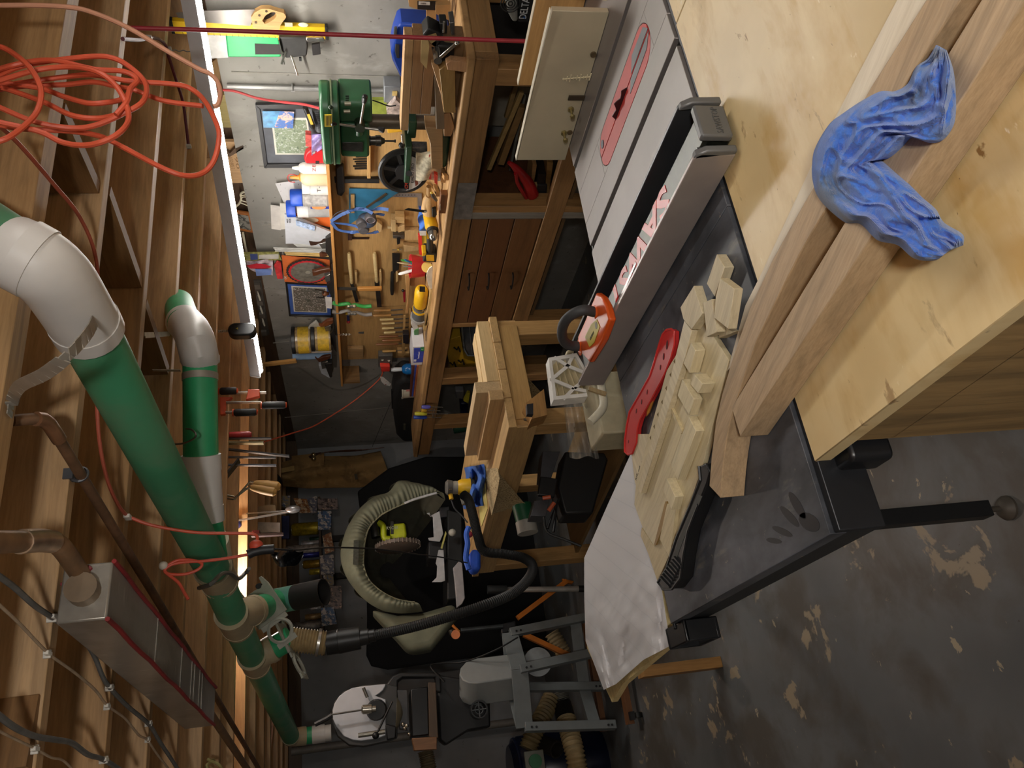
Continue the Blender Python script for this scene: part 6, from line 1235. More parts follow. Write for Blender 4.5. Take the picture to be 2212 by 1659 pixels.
# blue cloth and boxes behind the drill
MB().grid(lambda u, v: at(*c7(1835+75*u+8*math.sin(9*v), 190+200*v), X=2.58+.015*math.sin(11*v+4*u)), 8, 16, (.01, 0, 0)).build('blue_cloth', M('#3f6fc4', .8, b=.3), label='small folded blue cloth behind the cordless drill', cat='rag', smooth=60)
bxr = thing('blade_box', at(*c7(1880, 500), X=2.62), 'red, white and yellow blade box behind the cordless drill', 'box'); slx([c7(1830, 432), c7(1860, 432), c7(1868, 600), c7(1838, 590)], 2.60, .02).build('red_side', M('#d2342c', .45), bxr); slx([c7(1860, 432), c7(1905, 430), c7(1905, 560), c7(1868, 600)], 2.605, .02).build('yellow_side', M('#c9b53c', .5), bxr); slx([c7(1840, 405), c7(1900, 400), c7(1905, 430), c7(1845, 430)], 2.60, .02).build('white_end', M('#d8d4cf', .5), bxr)
# cordless drill lying on its side
yel = M('#d9a81c', .4, n=.05); bk = M('#1f1e1d', .55)
cd_ = thing('cordless_drill', at(*c7(1950, 480), X=2.44), 'yellow and black cordless drill lying on the bench with its chuck toward the room', 'cordless drill'); GX = 2.43
c = at(*c7(1950, 360), X=GX); ch_ = at(*c7(1958, 368), X=GX-.09)
MB().turn(c+V((.09, 0, .01)), c+V((-.02, 0, 0)), [(0, .020), (.1, .030), (.8, .033), (1, .027)], 18).build('motor_body', yel, cd_); MB().turn(c-V((.015, 0, 0)), c-V((.03, 0, 0)), [(0, .030), (1, .028)], 18).build('clutch_ring', bk, cd_); MB().turn(c-V((.03, 0, 0)), c-V((.075, 0, 0)), [(0, .024), (.5, .022), (.8, .019), (1, .010)], 18).build('chuck', M('#9a9690', .2, .8), cd_)
MB().tube([at(*c7(x, y), X=GX+.02) for x, y in ((1925, 395), (1930, 470), (1930, 540), (1925, 600))], .017, 12).build('grip', bk, cd_); slx([c7(1900, 415), c7(1920, 415), c7(1922, 460), c7(1905, 460)], GX-.002, .02).build('trigger', yel, cd_)
slx([c7(1885, 585), c7(1985, 590), c7(1992, 662), c7(1870, 655)], GX, .07).build('battery', bk, cd_, bev=.006); slx([c7(1900, 598), c7(1965, 600), c7(1968, 650), c7(1902, 648)], GX-.003, .004).build('battery_panel', yel, cd_, bev=.002); slx([c7(1865, 575), c7(1900, 575), c7(1900, 600), c7(1865, 610)], GX, .05).build('battery_lip', yel, cd_, bev=.003)
# pencil cup
pcup = thing('pencil_cup', at(*c7(1885, 695), X=2.60), 'red plastic cup crammed with pencils and markers on the bench', 'cup'); a, b = at(*c7(1882, 697), X=2.60), at(*c7(1762, 692), X=2.60); rr_ = abs(at(*c7(1820, 635), X=2.60).y-at(*c7(1820, 755), X=2.60).y)/2
MB().turn(a, b, [(0, rr_*.8), (1, rr_), (1, rr_*.93), (.1, rr_*.75)], 20, False).turn(a, a+(b-a)*.05, [(0, rr_*.8), (1, rr_*.8)], 20).build('cup', M('#c22a30', .4), pcup)
pens = [('#4fae4a', (1790, 660), (1685, 638), .006, 'green marker in the red cup'), ('#2f7ab8', (1790, 670), (1715, 635), .006, 'blue marker in the red cup'), ('#d6c7a0', (1790, 680), (1650, 660), .004, 'bare wood pencil in the red cup'), ('#e4e0da', (1790, 725), (1662, 760), .009, 'fat white marker in the red cup'), ('#c9b23a', (1790, 735), (1700, 755), .004, 'yellow pencil in the red cup'), ('#8f8a86', (1790, 700), (1700, 690), .004, 'grey pen in the red cup')]
for c_, p, q, r_, lab in pens: MB().turn(at(*c7(*p), X=2.60), at(*c7(*q), X=2.595), [(0, r_), (.85, r_), (1, r_*.5)], 8).build('pen', M(c_, .45), label=lab, cat='pen', group='pens in the red cup')
tg = thing('tape_dispenser', at(*c7(1900, 700), X=2.5), 'brass-coloured tape hub behind the white template', 'tape'); MB().cyl(at(*c7(1905, 700), X=2.53), at(*c7(1905, 700), X=2.55), .03).build('hub', M('#b08d3c', .3, .5), tg)
# white curved template, wood tray
slx([c7(1900, 780), c7(1908, 740), c7(1925, 710), c7(1948, 695), c7(1955, 700), c7(1950, 880), c7(1940, 890), c7(1915, 850)], 2.40, .006).build('curve_template', M('#ddd3c2', .5), label='white half-round template leaning at the bench edge', cat='template', bev=.001)
tr_ = thing('tool_tray', at(*c7(1850, 900), X=2.70), 'open wooden bench tray standing beside the pencil cup', 'tray'); slx([c7(1720, 770), c7(1760, 770), c7(1745, 1095), c7(1722, 1098), c7(1735, 1000)], 2.66, .016).build('lid_board', W('#c89a62', (0, 1, 0), .12), tr_, bev=.002); slx([c7(1760, 760), c7(1890, 750), c7(1890, 860), c7(1762, 860)], 2.68, .14).build('box', W('#b07c4c', (0, 1, 0), .12), tr_, bev=.002)
# palm router
pr = thing('palm_router', at(*c7(1850, 1100), X=2.47), 'yellow and grey palm router lying on the bench', 'router'); RX = 2.47
A_, B_ = at(*c7(1865, 870), X=RX), at(*c7(1830, 1140), X=RX); A_ = at(*c7(1862, 880), X=RX); B_ = at(*c7(1838, 1130), X=RX)
MB().turn(A_, A_+(B_-A_)*.55, [(0, .024), (.08, .036), (.3, .040), (.85, .040), (1, .036)], 20).build('motor_cap', yel, pr); MB().turn(A_+(B_-A_)*.53, A_+(B_-A_)*.66, [(0, .035), (1, .035)], 20).build('metal_band', M('#8f8b84', .25, .8), pr); MB().turn(A_+(B_-A_)*.64, A_+(B_-A_)*.94, [(0, .037), (.1, .042), (.9, .044), (1, .044)], 20).build('base_housing', M('#4f5052', .5), pr); MB().turn(A_+(B_-A_)*.66, A_+(B_-A_)*.71, [(0, .044), (1, .044)], 20).build('yellow_ring', yel, pr); MB().turn(A_+(B_-A_)*.94, A_+(B_-A_)*1.0, [(0, .052), (1, .052)], 24).build('base_plate', M('#b9b6b0', .3, .4), pr)
slx([c7(1842, 870), c7(1890, 872), c7(1890, 912), c7(1842, 910)], RX-.042, .006).build('vent', M('#26221c', .5), pr)
# wood strips and oddments along the bench edge
for k, (pix, h, c_, lab) in enumerate((([c7(1935, 900), c7(1965, 900), c7(1962, 1050), c7(1890, 1250), c7(1875, 1240)], .012, '#cfb27a', 'long pale strip lying diagonally on the bench edge'), ([c7(1885, 1085), c7(1915, 1085), c7(1912, 1200), c7(1885, 1200)], .026, '#c9ab76', 'short thick wood strip piled on the diagonal strip'), ([c7(1952, 1045), c7(1966, 1048), c7(1905, 1330), c7(1893, 1330)], .018, '#7d6348', 'narrow dark strip along the bench edge'))): MB().prism([at(*p, X=2.43) for p in pix], (.05, 0, 0)).build('wood_strip', W(c_, (0, 1, 0), .12), label=lab, cat='strip of wood', group='strips on the bench edge', bev=.001, seg=1)
dsp = thing('tape_gun', at(*c7(1820, 1230), X=2.56), 'white and green tape dispenser behind the router', 'dispenser'); slx([c7(1780, 1150), c7(1820, 1165), c7(1835, 1220), c7(1820, 1260), c7(1790, 1240), c7(1770, 1190)], 2.55, .03).build('shell', M('#d5d2cd', .4), dsp, bev=.005); slx([c7(1800, 1240), c7(1835, 1225), c7(1835, 1280), c7(1795, 1285)], 2.545, .03).build('green_grip', M('#3f7a3e', .5), dsp, bev=.003); slx([c7(1835, 1160), c7(1880, 1165), c7(1880, 1190), c7(1840, 1190)], 2.545, .02).build('red_tab', M('#c9504a', .5), dsp, bev=.002)
slx([c7(1700, 1275), c7(1752, 1275), c7(1752, 1350), c7(1702, 1350)], 2.80, .04).build('black_tin', M('#231f22', .4), label='small black tin with a red logo on the chisel rack', cat='tin', bev=.003)
# box of gloves, cleaner bottle, bucket
gl = thing('glove_box', at(*c7(1890, 1450), X=2.50), 'white and blue box of disposable gloves labelled SmartGuard on the bench', 'box'); g0, g1 = at(*c7(1785, 1380), X=2.46), at(*c7(1888, 1525), X=2.46)
MB().box((2.46, g0.y, BZ+.002), (2.60, g1.y+.01, g0.z)).build('carton', M('#d3d2d6', .5, n=.04), gl, bev=.001); slx([c7(1795, 1392), c7(1880, 1390), c7(1882, 1510), c7(1790, 1515)], 2.458, .0015).build('blue_panel', M('#3a4ec0', .5), gl); slx([c7(1850, 1385), c7(1882, 1384), c7(1882, 1415), c7(1850, 1418)], 2.4565, .001).build('green_corner', M('#2f9a55', .5), gl)
text('SmartGuard', at(*c7(1832, 1455), X=2.4565), (0, 0, 1), (0, 1, 0), .018, M('#e2e2ea', .5), gl, fit=.0001) if False else text('SmartGuard', at(*c7(1835, 1452), X=2.457), (0, -1, 0), (0, 0, 1), .016, M('#e2e2ea', .5), gl, fit=.09); MB().obox(at(*c7(1803, 1497), X=2.457), (.001, 0, 0), (0, .012, 0), (0, 0, .008)).build('white_emblem', M('#dcdce4', .5), gl); text('L', at(*c7(1866, 1400), X=2.456), (0, -1, 0), (0, 0, 1), .02, M('#e6f0e8', .5), gl)
sb_ = thing('spray_bottle', at(*c7(1820, 1565), X=2.66), 'clear spray bottle of bright blue cleaner at the end of the tool panel', 'bottle'); a, b = up_px(c7, 1822, 1690, 1565, 2.66); MB().turn(a, b, [(0, .036), (.05, .04), (.7, .04), (.9, .03), (1, .016)], 20).build('blue_liquid', M('#1565a8', .15, n=.05), sb_); b2_ = at(*c7(1600, 1560), X=2.66); b2_.y = a.y; MB().turn(b, b2_, [(0, .014), (.7, .016), (1, .012)], 14).build('neck', M('#c9d0d4', .2), sb_); slx([c7(1505, 1545), c7(1590, 1548), c7(1590, 1585), c7(1515, 1580)], 2.645, .03).build('red_trigger', M('#cf3a30', .4), sb_, bev=.005); slx([c7(1775, 1570), c7(1812, 1570), c7(1812, 1600), c7(1775, 1600)], 2.615, .003).build('white_label', M('#d6dae0', .5), sb_)
bk_ = thing('bucket', at(*c10(1845, 150), X=2.66), 'small translucent bucket with a round blue label on the far bench end', 'bucket'); a, b = up_px(c10, 1840, 1685, 150, 2.66); MB().turn(a, b, [(0, .066), (.9, .074), (.92, .078), (1, .078), (1, .072), (.1, .06)], 24, False).turn(a, a+(b-a)*.03, [(0, .066), (1, .066)], 24).build('pail', M('#a5a090', .4, n=.05), bk_); d_ = (EYE-a); d_.z = 0; d_.normalize()
c = a+(b-a)*.30+d_*.071+V((0, .02, 0)); MB().cyl(c-d_*.002, c+d_*.0015, .020, n=20).build('blue_label', M('#2c3f8c', .5), bk_); c = a+(b-a)*.65+d_*.073; MB().obox(c, d_*.001, d_.cross(V((0, 0, 1)))*.022, V((0, 0, .016))).build('red_label', M('#9c5a50', .5, n=.3, s=60), bk_)
for k, (x, c_, lab) in enumerate(((1846, '#5a2f24', 'brown book under the translucent bucket'), (1862, '#3a4aa0', 'blue-edged book under the brown book'), (1874, '#a8623a', 'orange-brown book at the bottom of the pile'))):
    z = at(*c10(x, 100), X=2.6).z; y_0, y_1 = at(*c10(x, -60), X=2.6).y, at(*c10(x, 200), X=2.6).y; MB().box((2.58, y_0, BZ+.001+.0135*(2-k)), (2.76, y_1, BZ+.0135*(3-k))).build('book', M(c_, .6), label=lab, cat='book', group='books under the bucket', bev=.001, seg=1)
pbag = thing('tool_bag', at(*c10(1720, 350), X=2.68), 'black soft tool bag with a strap standing on the far bench end', 'bag'); slx([c10(1640, 130), c10(1700, 85), c10(1850, 105), c10(1850, 560), c10(1800, 610), c10(1700, 615), c10(1645, 560), c10(1620, 400), c10(1615, 250)], 2.62, .18).build('body', M('#141415', .75, n=.3, s=20), pbag, bev=.03, seg=3)
slx([c10(1600, 180), c10(1625, 165), c10(1632, 330), c10(1605, 330)], 2.66, .02).build('handle', M('#1a1a1b', .6), pbag, bev=.004); slx([c10(1705, 460), c10(1722, 460), c10(1722, 510), c10(1705, 510)], 2.615, .006).build('buckle', M('#4f4d3c', .5), pbag); MB().tube(smooth_path([at(*c10(x, y), X=2.60) for x, y in ((1600, 270), (1560, 360), (1510, 480), (1440, 650))], 4), .002, 6).build('shoulder_cord', M('#1d1c1c', .5), pbag)
# screwdrivers in a holder at the end of the bench
for k, (y, x0, x1, x2, c_, lab) in enumerate(((312, 1860, 1935, 2040, '#5d5ab0', 'clear and blue screwdriver hanging at the bench edge'), (342, 1858, 1905, 2020, '#c9a136', 'thin yellow screwdriver hanging at the bench edge'), (370, 1800, 1905, 2085, '#c9c23a', 'black and yellow screwdriver hanging at the bench edge'), (400, 1790, 1905, 2025, '#2a49a8', 'blue and yellow screwdriver hanging at the bench edge'))):
    t = thing('screwdriver', at(*c10(x1, y), X=BX-.03), lab, 'screwdriver', 'screwdrivers at the bench edge'); a, b, e = at(*c10(x0, y), X=BX-.03), at(*c10(x1, y), X=BX-.03), at(*c10(x2, y+2), X=BX-.03); MB().turn(a, b, [(0, .010), (.1, .014), (.8, .014), (1, .008)], 8).build('handle', M(c_, .35), t); MB().cyl(b, e, .0028, n=8).build('shank', M('#c2c0ba', .2, .9), t)
mb = MB().torus(at(*c10(1960, 360), X=BX-.03), (0, 0, 1), .03, .0018, 20, 5, 2.2, (0, 1, 0)); mb.build('wire_holder', M('#a9a69e', .3, .8), label='wire loop holder for the screwdrivers on the bench edge', cat='holder')
# ---------------- under the bench
for k, (p, q, w_, c_, lab) in enumerate((((1010, 1440), (1290, 780), .02, '#a58a58', 'long round dowel leaning under the bench'), ((1110, 1390), (1290, 900), .03, '#8d6f45', 'short board leaning beside the dowel'), ((1160, 1000), (1240, 720), .02, '#8f7448', 'thin board leaning at the dark cupboard back'), ((1190, 1450), (1320, 800), .012, '#7a7a72', 'grey metal strip leaning in the wood pile'), ((1250, 900), (1310, 1300), .04, '#94744c', 'thick board lying in the wood pile'), ((1340, 1420), (1330, 1659), .05, '#9c7f58', 'flat board low in the wood pile'))):
    MB().beam(at(*c3(*p), X=2.52+.04*k), at(*c3(*q), X=2.56+.04*k), w_, w_, (1, 0, 0)).build('scrap_board', W(c_, (0, .6, 1), .2), label=lab, cat='board', group='scrap boards under the bench', bev=.001, seg=1)
for k, (x0, x1, y0_, y1_, c_, lab) in enumerate(((1385, 1420, 1400, 1659, '#b49468', 'plywood scrap standing in the lower wood pile'), (1430, 1500, 1480, 1659, '#2c2826', 'black block in the lower wood pile'), (1510, 1560, 1380, 1659, '#a2804e', 'rough board end in the lower wood pile'))):
    slx([c3(x0, y0_), c3(x1, y0_+10), c3(x1-40, y1_), c3(x0-20, y1_)], 2.45, .12).build('scrap_block', W(c_, (0, 0, 1), .2), label=lab, cat='scrap wood', group='blocks low in the wood pile')
rpz = thing('red_funnel', at(*c3(1300, 1560), X=2.42), 'red plastic jug lying on the scrap wood under the bench', 'jug'); RL = [(1180, 1385), (1215, 1410), (1245, 1440), (1300, 1500), (1350, 1570), (1380, 1659)]; MB().tube(smooth_path([at(*c3(x, y), X=2.42) for x, y in RL], 4), .024, 12, prof=lambda t: .35+1.0*t).build('body', M('#a31b20', .3), rpz); MB().tube(smooth_path([at(*c3(x, y), X=2.40) for x, y in ((1240, 1480), (1255, 1560), (1300, 1640), (1330, 1690))], 4), .009, 10).build('handle', M('#a31b20', .3), rpz); MB().cyl(at(*c8(1345, 95), X=2.42), at(*c8(1365, 120), X=2.42), .02).build('cap', M('#231616', .5), rpz)
slx([c8(1375, 0), c8(1510, 0), c8(1500, 150), c8(1385, 165)], 2.44, .10).build('black_tool', M('#2a2a2c', .5), label='black metal tool block under the bench', cat='tool', bev=.004); slx([c8(1380, 0), c8(1425, 0), c8(1415, 70), c8(1385, 70)], 2.43, .02).build('plywood_scrap', W('#b0986a', (0, 0, 1), .15), label='pale plywood scrap leaning on the black tool block', cat='scrap wood')
# bins
cb_ = thing('storage_bin', at(*c8(880, 1300), X=2.50), 'clear plastic storage bin with latches under the bench', 'storage bin'); bin_m = M('#4c545c', .2, n=.2, s=8)
q = [at(*c8(775, 1150), X=2.48), at(*c8(960, 1150), X=2.48), at(*c8(940, 1450), X=2.48), at(*c8(815, 1440), X=2.48)]; slx([c8(775, 1145), c8(980, 1150), c8(955, 1460), c8(830, 1455), c8(800, 1400)], 2.48, .26).build('tub', bin_m, cb_, bev=.01); MB().tube([at(*c8(x, y), X=2.475) for x, y in ((775, 1150), (800, 1400), (830, 1452), (955, 1456))], .006, 6).build('rim', M('#79828a', .2), cb_)
for y in (1325, 1385): slx([c8(788, y-8), c8(802, y-8), c8(804, y+8), c8(790, y+8)], 2.47, .006).build('latch', M('#15161a', .5), cb_)
for (x0, y0_, x1, y1_) in ((840, 1160, 870, 1440), (900, 1170, 900, 1450)): MB().tube([at(*c8(x0, y0_), X=2.476), at(*c8(x1, y1_), X=2.476)], .003, 6).build('wall_rib', M('#6c757d', .2), cb_)
rb = slx([c8(1085, 1125), c8(1230, 1125), c8(1195, 1270), c8(1080, 1275)], 2.46, .22).build('red_bin', M('#b0161c', .35, n=.05), label='red plastic bin beside the clear storage bin', cat='storage bin', bev=.008)
yb_ = thing('tool_bag', at(*c8(780, 1500), X=2.46), 'yellow and black printed DeWalt carton tipped over under the bench', 'carton'); Yq = [c8(625, 1330), c8(770, 1290), c8(800, 1480), c8(930, 1520), c8(940, 1545), c8(700, 1620)]; slx(Yq, 2.46, .20).build('carton', M('#b08d1f', .5, n=.15, s=8), yb_, bev=.003)
text('DeWALT', at(*c8(840, 1570), X=2.455), at(*c8(900, 1540), X=2.45)-at(*c8(840, 1570), X=2.45), (0, -.5, 1), .03, M('#1c1a16', .5), yb_, fit=.11)
for (x, y) in ((740, 1400), (705, 1530), (775, 1510)): MB().tube([at(*c8(x+dx, y+dy), X=2.455) for dx, dy in ((-25, -15), (0, 5), (10, -20), (25, 20))], .006, 6).build('printed_tool', M('#221f18', .5), yb_)
slx([c8(630, 1215), c8(730, 1215), c8(760, 1290), c8(640, 1320)], 2.60, .1).build('brown_carton', M('#5a3a1c', .6), label='dark brown carton behind the yellow carton', cat='carton')
# grey/black items further along under the bench
gcan = thing('paint_can', at(*c10(2160, 500), X=2.60), 'green paint can on its side under the far bench end', 'can'); a, b = at(*c11(710, 490), X=2.6), at(*c11(830, 470), X=2.6); MB().cyl(a, b, .05, n=20).build('tin', M('#1f4a34', .35, .3), gcan); MB().cyl(a+(a-b)*.06, a, .048, n=20).build('lid', M('#8c8a86', .3, .7), gcan)
hy = thing('yellow_tag_hose', at(*c11(780, 260), X=2.6), 'blue-black bottle with a yellow sleeve under the far bench end', 'bottle'); slx([c11(765, 290), c11(835, 285), c11(830, 410), c11(770, 410)], 2.58, .06).build('bottle', M('#15183a', .4), hy, bev=.01); slx([c11(795, 260), c11(830, 190), c11(850, 195), c11(835, 285)], 2.57, .02).build('yellow_sleeve', M('#bdb02c', .5), hy); slx([c11(725, 180), c11(800, 180), c11(795, 250), c11(730, 240)], 2.60, .05).build('grey_cap', M('#7d7f84', .5), hy, bev=.01)
# Delta machine beyond the right end of the bench
dl = thing('bench_sander', at(*c3(1300, 60), X=2.45), 'grey and black Delta machine standing low beyond the bench end', 'machine'); slx([c3(1170, -60), c3(1260, -60), c3(1260, 190), c3(1215, 192), c3(1172, 110)], 2.45, .25).build('grey_cover', M('#85857f', .5), dl, bev=.02, seg=3); slx([c3(1262, -60), c3(1420, -60), c3(1400, 195), c3(1262, 195)], 2.46, .25).build('black_body', M('#1b1c20', .5), dl, bev=.006)
text('DELTA', at(*c3(1318, 75), X=2.458), (0, -1, 0), (0, 0, 1), .04, M('#cfd2d6', .4), dl, fit=.085); slx([c3(1300, 150), c3(1322, 142), c3(1322, 162)], 2.457, .002).build('blue_logo', M('#2c5a9a', .5), dl)
for i in range(4): MB().torus(at(*c3(1195, 30), X=2.449), (1, 0, 0), .008+.009*i, .0025, 20, 5).build('louvre_ring', M('#2a2a28', .6), dl)
MB().box((2.3, 1.2, .0), (2.85, 1.95, .70)).build('machine_cart', M('#4a4c4e', .6), label='dark grey cart under the Delta machine beyond the bench end', cat='cart', bev=.01)
# ================================================================ low work table in the middle, with the sander
MZ = .872
mA, mB_, mC = at(1053, 700, z=MZ), at(1099, 924, z=MZ), at(1020, 1247, z=MZ); mB_ = V(mB_); eL = (mC-mB_).normalized(); eW = V((eL.y, -eL.x, 0)); LN, WD = (mC-mB_).length, (mA-mB_).length
def mt_(l, w_, z=MZ): return V((mB_.x, mB_.y, 0))+eL*l+eW*w_+V((0, 0, z))
mid = thing('assembly_table', mt_(LN/2, WD/2, 0), 'low work table of pale lumber on four thick posts between saw and bench', 'table')
pine = W('#c4a06c', eL, .14); pineV = W('#bd9660', (0, 0, 1), .16)
for k in range(4): MB().obox(mt_(LN/2, WD*(k+.5)/4, MZ-.019), eL*LN/2, eW*(WD/8-.0015), V((0, 0, .019))).build('top_plank', pine, mid, bev=.003)
for w_ in (.03, WD-.03): MB().obox(mt_(LN/2, w_, MZ-.085), eL*(LN/2-.02), eW*.019, V((0, 0, .045))).build('side_apron', pine, mid, bev=.003)
for l in (.03, LN-.03): MB().obox(mt_(l, WD/2, MZ-.085), eW*(WD/2-.05), eL*.019, V((0, 0, .045))).build('end_apron', W('#bb965f', eW, .14), mid, bev=.003)
for l in (.06, LN-.06):
    for w_ in (.06, WD-.06):
        lgp = MB().obox(mt_(l, w_, (MZ-.04)/2), eL*.042, eW*.042, V((0, 0, (MZ-.042)/2))).build('leg', pineV, mid, bev=.004)
        if l < .1:
            for z in (MZ-.085,): c = mt_(l-.044, w_-.01, z); MB().cyl(c+eL*.004, c-eL*.004, .011, n=6).build('lag_bolt', M('#6d6a62', .4, .6), lgp)
MB().obox(mt_(LN/2, WD/2, .24), eL*(LN/2-.05), eW*(WD/2-.05), V((0, 0, .010))).build('lower_shelf', W('#8f7148', eL, .2), mid)
# lumber on the table: two sticks across, two along
def stick_box(l0, l1, w0, w1, z0, z1, lab, c_='#cfae7c', d=None): return MB().obox(mt_((l0+l1)/2, (w0+w1)/2, (z0+z1)/2), eL*(l1-l0)/2, eW*(w1-w0)/2, V((0, 0, (z1-z0)/2))).build('lumber_stick', W(c_, d or eL, .1), label=lab, cat='lumber', group='lumber sticks on the work table', bev=.002)
def inv(px, z): p = at(*px, z=z)-mB_; return p.dot(eL), p.dot(eW)
l0, w0 = inv(c11(1125, 205), MZ); l1, w1 = inv(c11(1000, 110), MZ+.06)
stick_box(l0, l0+.085, w0+.075, WD-.02, MZ, MZ+.058, 'square pale stick lying across the near end of the work table', '#d8ba88', eW)
l2, w2 = inv(c11(1035, 245), MZ); stick_box(l0+.088, l0+.17, w0+.075, WD-.02, MZ, MZ+.062, 'second square pale stick lying across the work table behind the first', '#d6b886', eW)
stick_box(l0-.02, l0+.50, w0-.04, w0+.012, MZ, MZ+.062, 'dark-sided stick lying lengthwise at the front of the lumber pile', '#c3a071')
stick_box(l0+.0, l0+.54, w0+.014, w0+.073, MZ, MZ+.115, 'taller stick lying lengthwise behind the dark-sided stick', '#cdb086')
# non-slip mats: one hanging at the near end, one draped over the long side
net = blotch('nonslip', '#a08a60', [('#6d5a3a', 160, .5, .55, (1, 1, 1))], r=.9, bump=.5)
P3 = [at(*p, X=x) for p, x in ((c11(1265, 15), mB_.x+.33), (c11(1300, 20), mB_.x+.33), (c11(1480, 210), mB_.x+.28), (c11(1330, 280), mB_.x+.27))]
MB().prism(P3, (0, .003, 0)).build('nonslip_mat', net, label='tan non-slip mat scrap hanging behind the near table leg', cat='mat', group='non-slip mats')
def at_side(px, w_=-.004):
    """pixel on the upright plane of the table's long side"""
    n_ = eW; p0 = mt_(0, w_); d = (at(*px, Y=3)-EYE); k = (p0-EYE).dot(n_)/d.dot(n_); return EYE+d*k
nsm = blotch('nonslip_b', '#b39c74', [('#86714d', 140, .5, .55, (1, 1, 1))], r=.9, bump=.5)
ns_o = thing('nonslip_mat', at(*c11(1040, 1000), z=MZ), 'tan ribbed non-slip mat draped over the long table edge', 'mat', 'non-slip mats')
top_prism([c11(985, 835), c11(1082, 835), c11(1100, 930), c11(1080, 1060), c11(1035, 1240), c11(1000, 1080)], MZ+.004, .003).build('flat_part', nsm, ns_o)
MB().grid(lambda u, v: at_side(c11(*[a*(1-u)+b*u for a, b in zip((1100-65*v, 880+350*v), (1325-30*abs(v-.6), 1125+16*v))]), -.005-.02*u), 10, 10).build('hanging_part', nsm, ns_o, smooth=60)
top_prism([c11(920, 865), c11(965, 860), c11(1000, 1180), c11(948, 1330), c11(930, 1250)], MZ+.003, .002).build('sandpaper_sheet', M('#d8c878', .8, n=.05), label='yellow sandpaper sheet on the work table', cat='sandpaper')
lr, wr__ = inv(c11(890, 1000), MZ+.03)
MB().grid(lambda u, v: at(*c11(800+165*u+15*math.sin(6*v), 830+355*v-30*u), z=MZ+.010+.045*math.sin(math.pi*u)*(.6+.5*math.sin(9*v+4*u))+.02*math.sin(13*u-7*v)*math.sin(math.pi*u)), 20, 24, (0, 0, -.003)).build('cleaning_rag', M('#3b66b4', .85, b=.2), label='crumpled blue cloth beside the orbital sander', cat='rag', smooth=45)
# random orbit sander
sp_c = at(*c11(760, 1000), z=MZ+.10); sd0 = thing('orbital_sander', sp_c, 'yellow and grey random orbit sander at the table edge, joined to the black hose', 'sander')
sy = sp_c.y
def SY(x, y): return at(*c11(x, y), Y=sy)
MB().turn(SY(640, 1000), SY(700, 1000), [(0, .03), (.3, .042), (1, .038)], 20).build('top_pad', M('#57544d', .6), sd0); MB().turn(SY(690, 1000), SY(755, 1000), [(0, .032), (.5, .036), (1, .034)], 20).build('motor_neck', M('#8d8778', .5), sd0); MB().turn(SY(745, 1000), SY(850, 1000), [(0, .036), (.3, .046), (1, .05)], 20).build('housing', yel, sd0); MB().turn(SY(850, 1000), SY(880, 1000), [(0, .06), (1, .06)], 24).build('sanding_pad', M('#2a2826', .6), sd0)
MB().tube([SY(665, 960), SY(680, 1040), SY(692, 1100)], .012, 10).build('switch_boot', yel, sd0); MB().tube([SY(790, 1040), SY(800, 1085), SY(815, 1140)], .022, 12).build('dust_port', M('#6a6862', .5), sd0)
MB().tube(smooth_path([SY(690, 1105), SY(720, 1180), SY(780, 1240), SY(830, 1300)], 4), .004, 6).build('power_lead', M('#3a3a3a', .5), sd0)
for i in range(3):
    for j in range(2): MB().obox(SY(672+14*j, 1000+18*i)-V((.0, .036, 0)), (.003, 0, 0), (0, .002, 0), (0, 0, .003)).build('vent', M('#4a3a14', .6), sd0)
# blue tote
tb = thing('tote_bag', at(*c11(900, 1500), z=MZ+.04), 'bright blue fabric pouch slumped at the end of the work table', 'bag')
Yt = at(*c11(900, 1500), z=MZ+.06).y
MB().prism([at(*c11(x, y), Y=Yt) for x, y in ((945, 1540), (880, 1510), (850, 1560), (845, 1659), (870, 1720), (945, 1700))], (0, .1, 0)).build('pouch', M('#2a5ad0', .6), tb, bev=.02, seg=3); MB().tube(smooth_path([at(*c11(x, y), Y=Yt-.01) for x, y in ((840, 1700), (815, 1600), (830, 1480), (820, 1400), (840, 1335))], 4), .014, 8).build('handle', M('#3263cc', .6), tb); MB().ball(at(*c11(845, 1400), Y=Yt), .018).build('red_tag', M('#a3344a', .5), tb)
# things on the lower shelf
lsz = .25
bt_ = thing('track_saw', mt_(.5, WD*.35, lsz), 'black and grey track-saw rail set with orange levers stored under the work table', 'power tool'); Yu = mt_(.45, .1).y
def SU(x, y, dY=0): return at(*c11(x, y), Y=Yu+dY)
MB().prism([SU(1470, 690), SU(1620, 690), SU(1540, 930), SU(1450, 920)], (0, .1, 0)).build('rail', M('#57575c', .4, .4), bt_, bev=.003); MB().prism([SU(1400, 1110), SU(1530, 1100), SU(1500, 1245), SU(1370, 1240)], (0, .1, 0)).build('rail', M('#57575c', .4, .4), bt_, bev=.003)
MB().prism([SU(1660, 690), SU(2000, 700), SU(2030, 760), SU(1900, 1220), SU(1660, 1225), SU(1600, 1000)], (0, .16, 0)).build('black_case', M('#131315', .5), bt_, bev=.01); MB().prism([SU(1440, 920), SU(1590, 940), SU(1560, 1100), SU(1420, 1080)], (0, -.03, 0)).build('carriage', M('#1a1a1c', .45), bt_, bev=.006)
for (x0, y0_, x1, y1_) in ((1470, 1090, 1540, 1080), (1520, 1200, 1570, 1130)): MB().tube([SU(x0, y0_, -.04), SU(x1, y1_, -.05)], .010, 8).build('lever', M('#c25a34', .45), bt_)
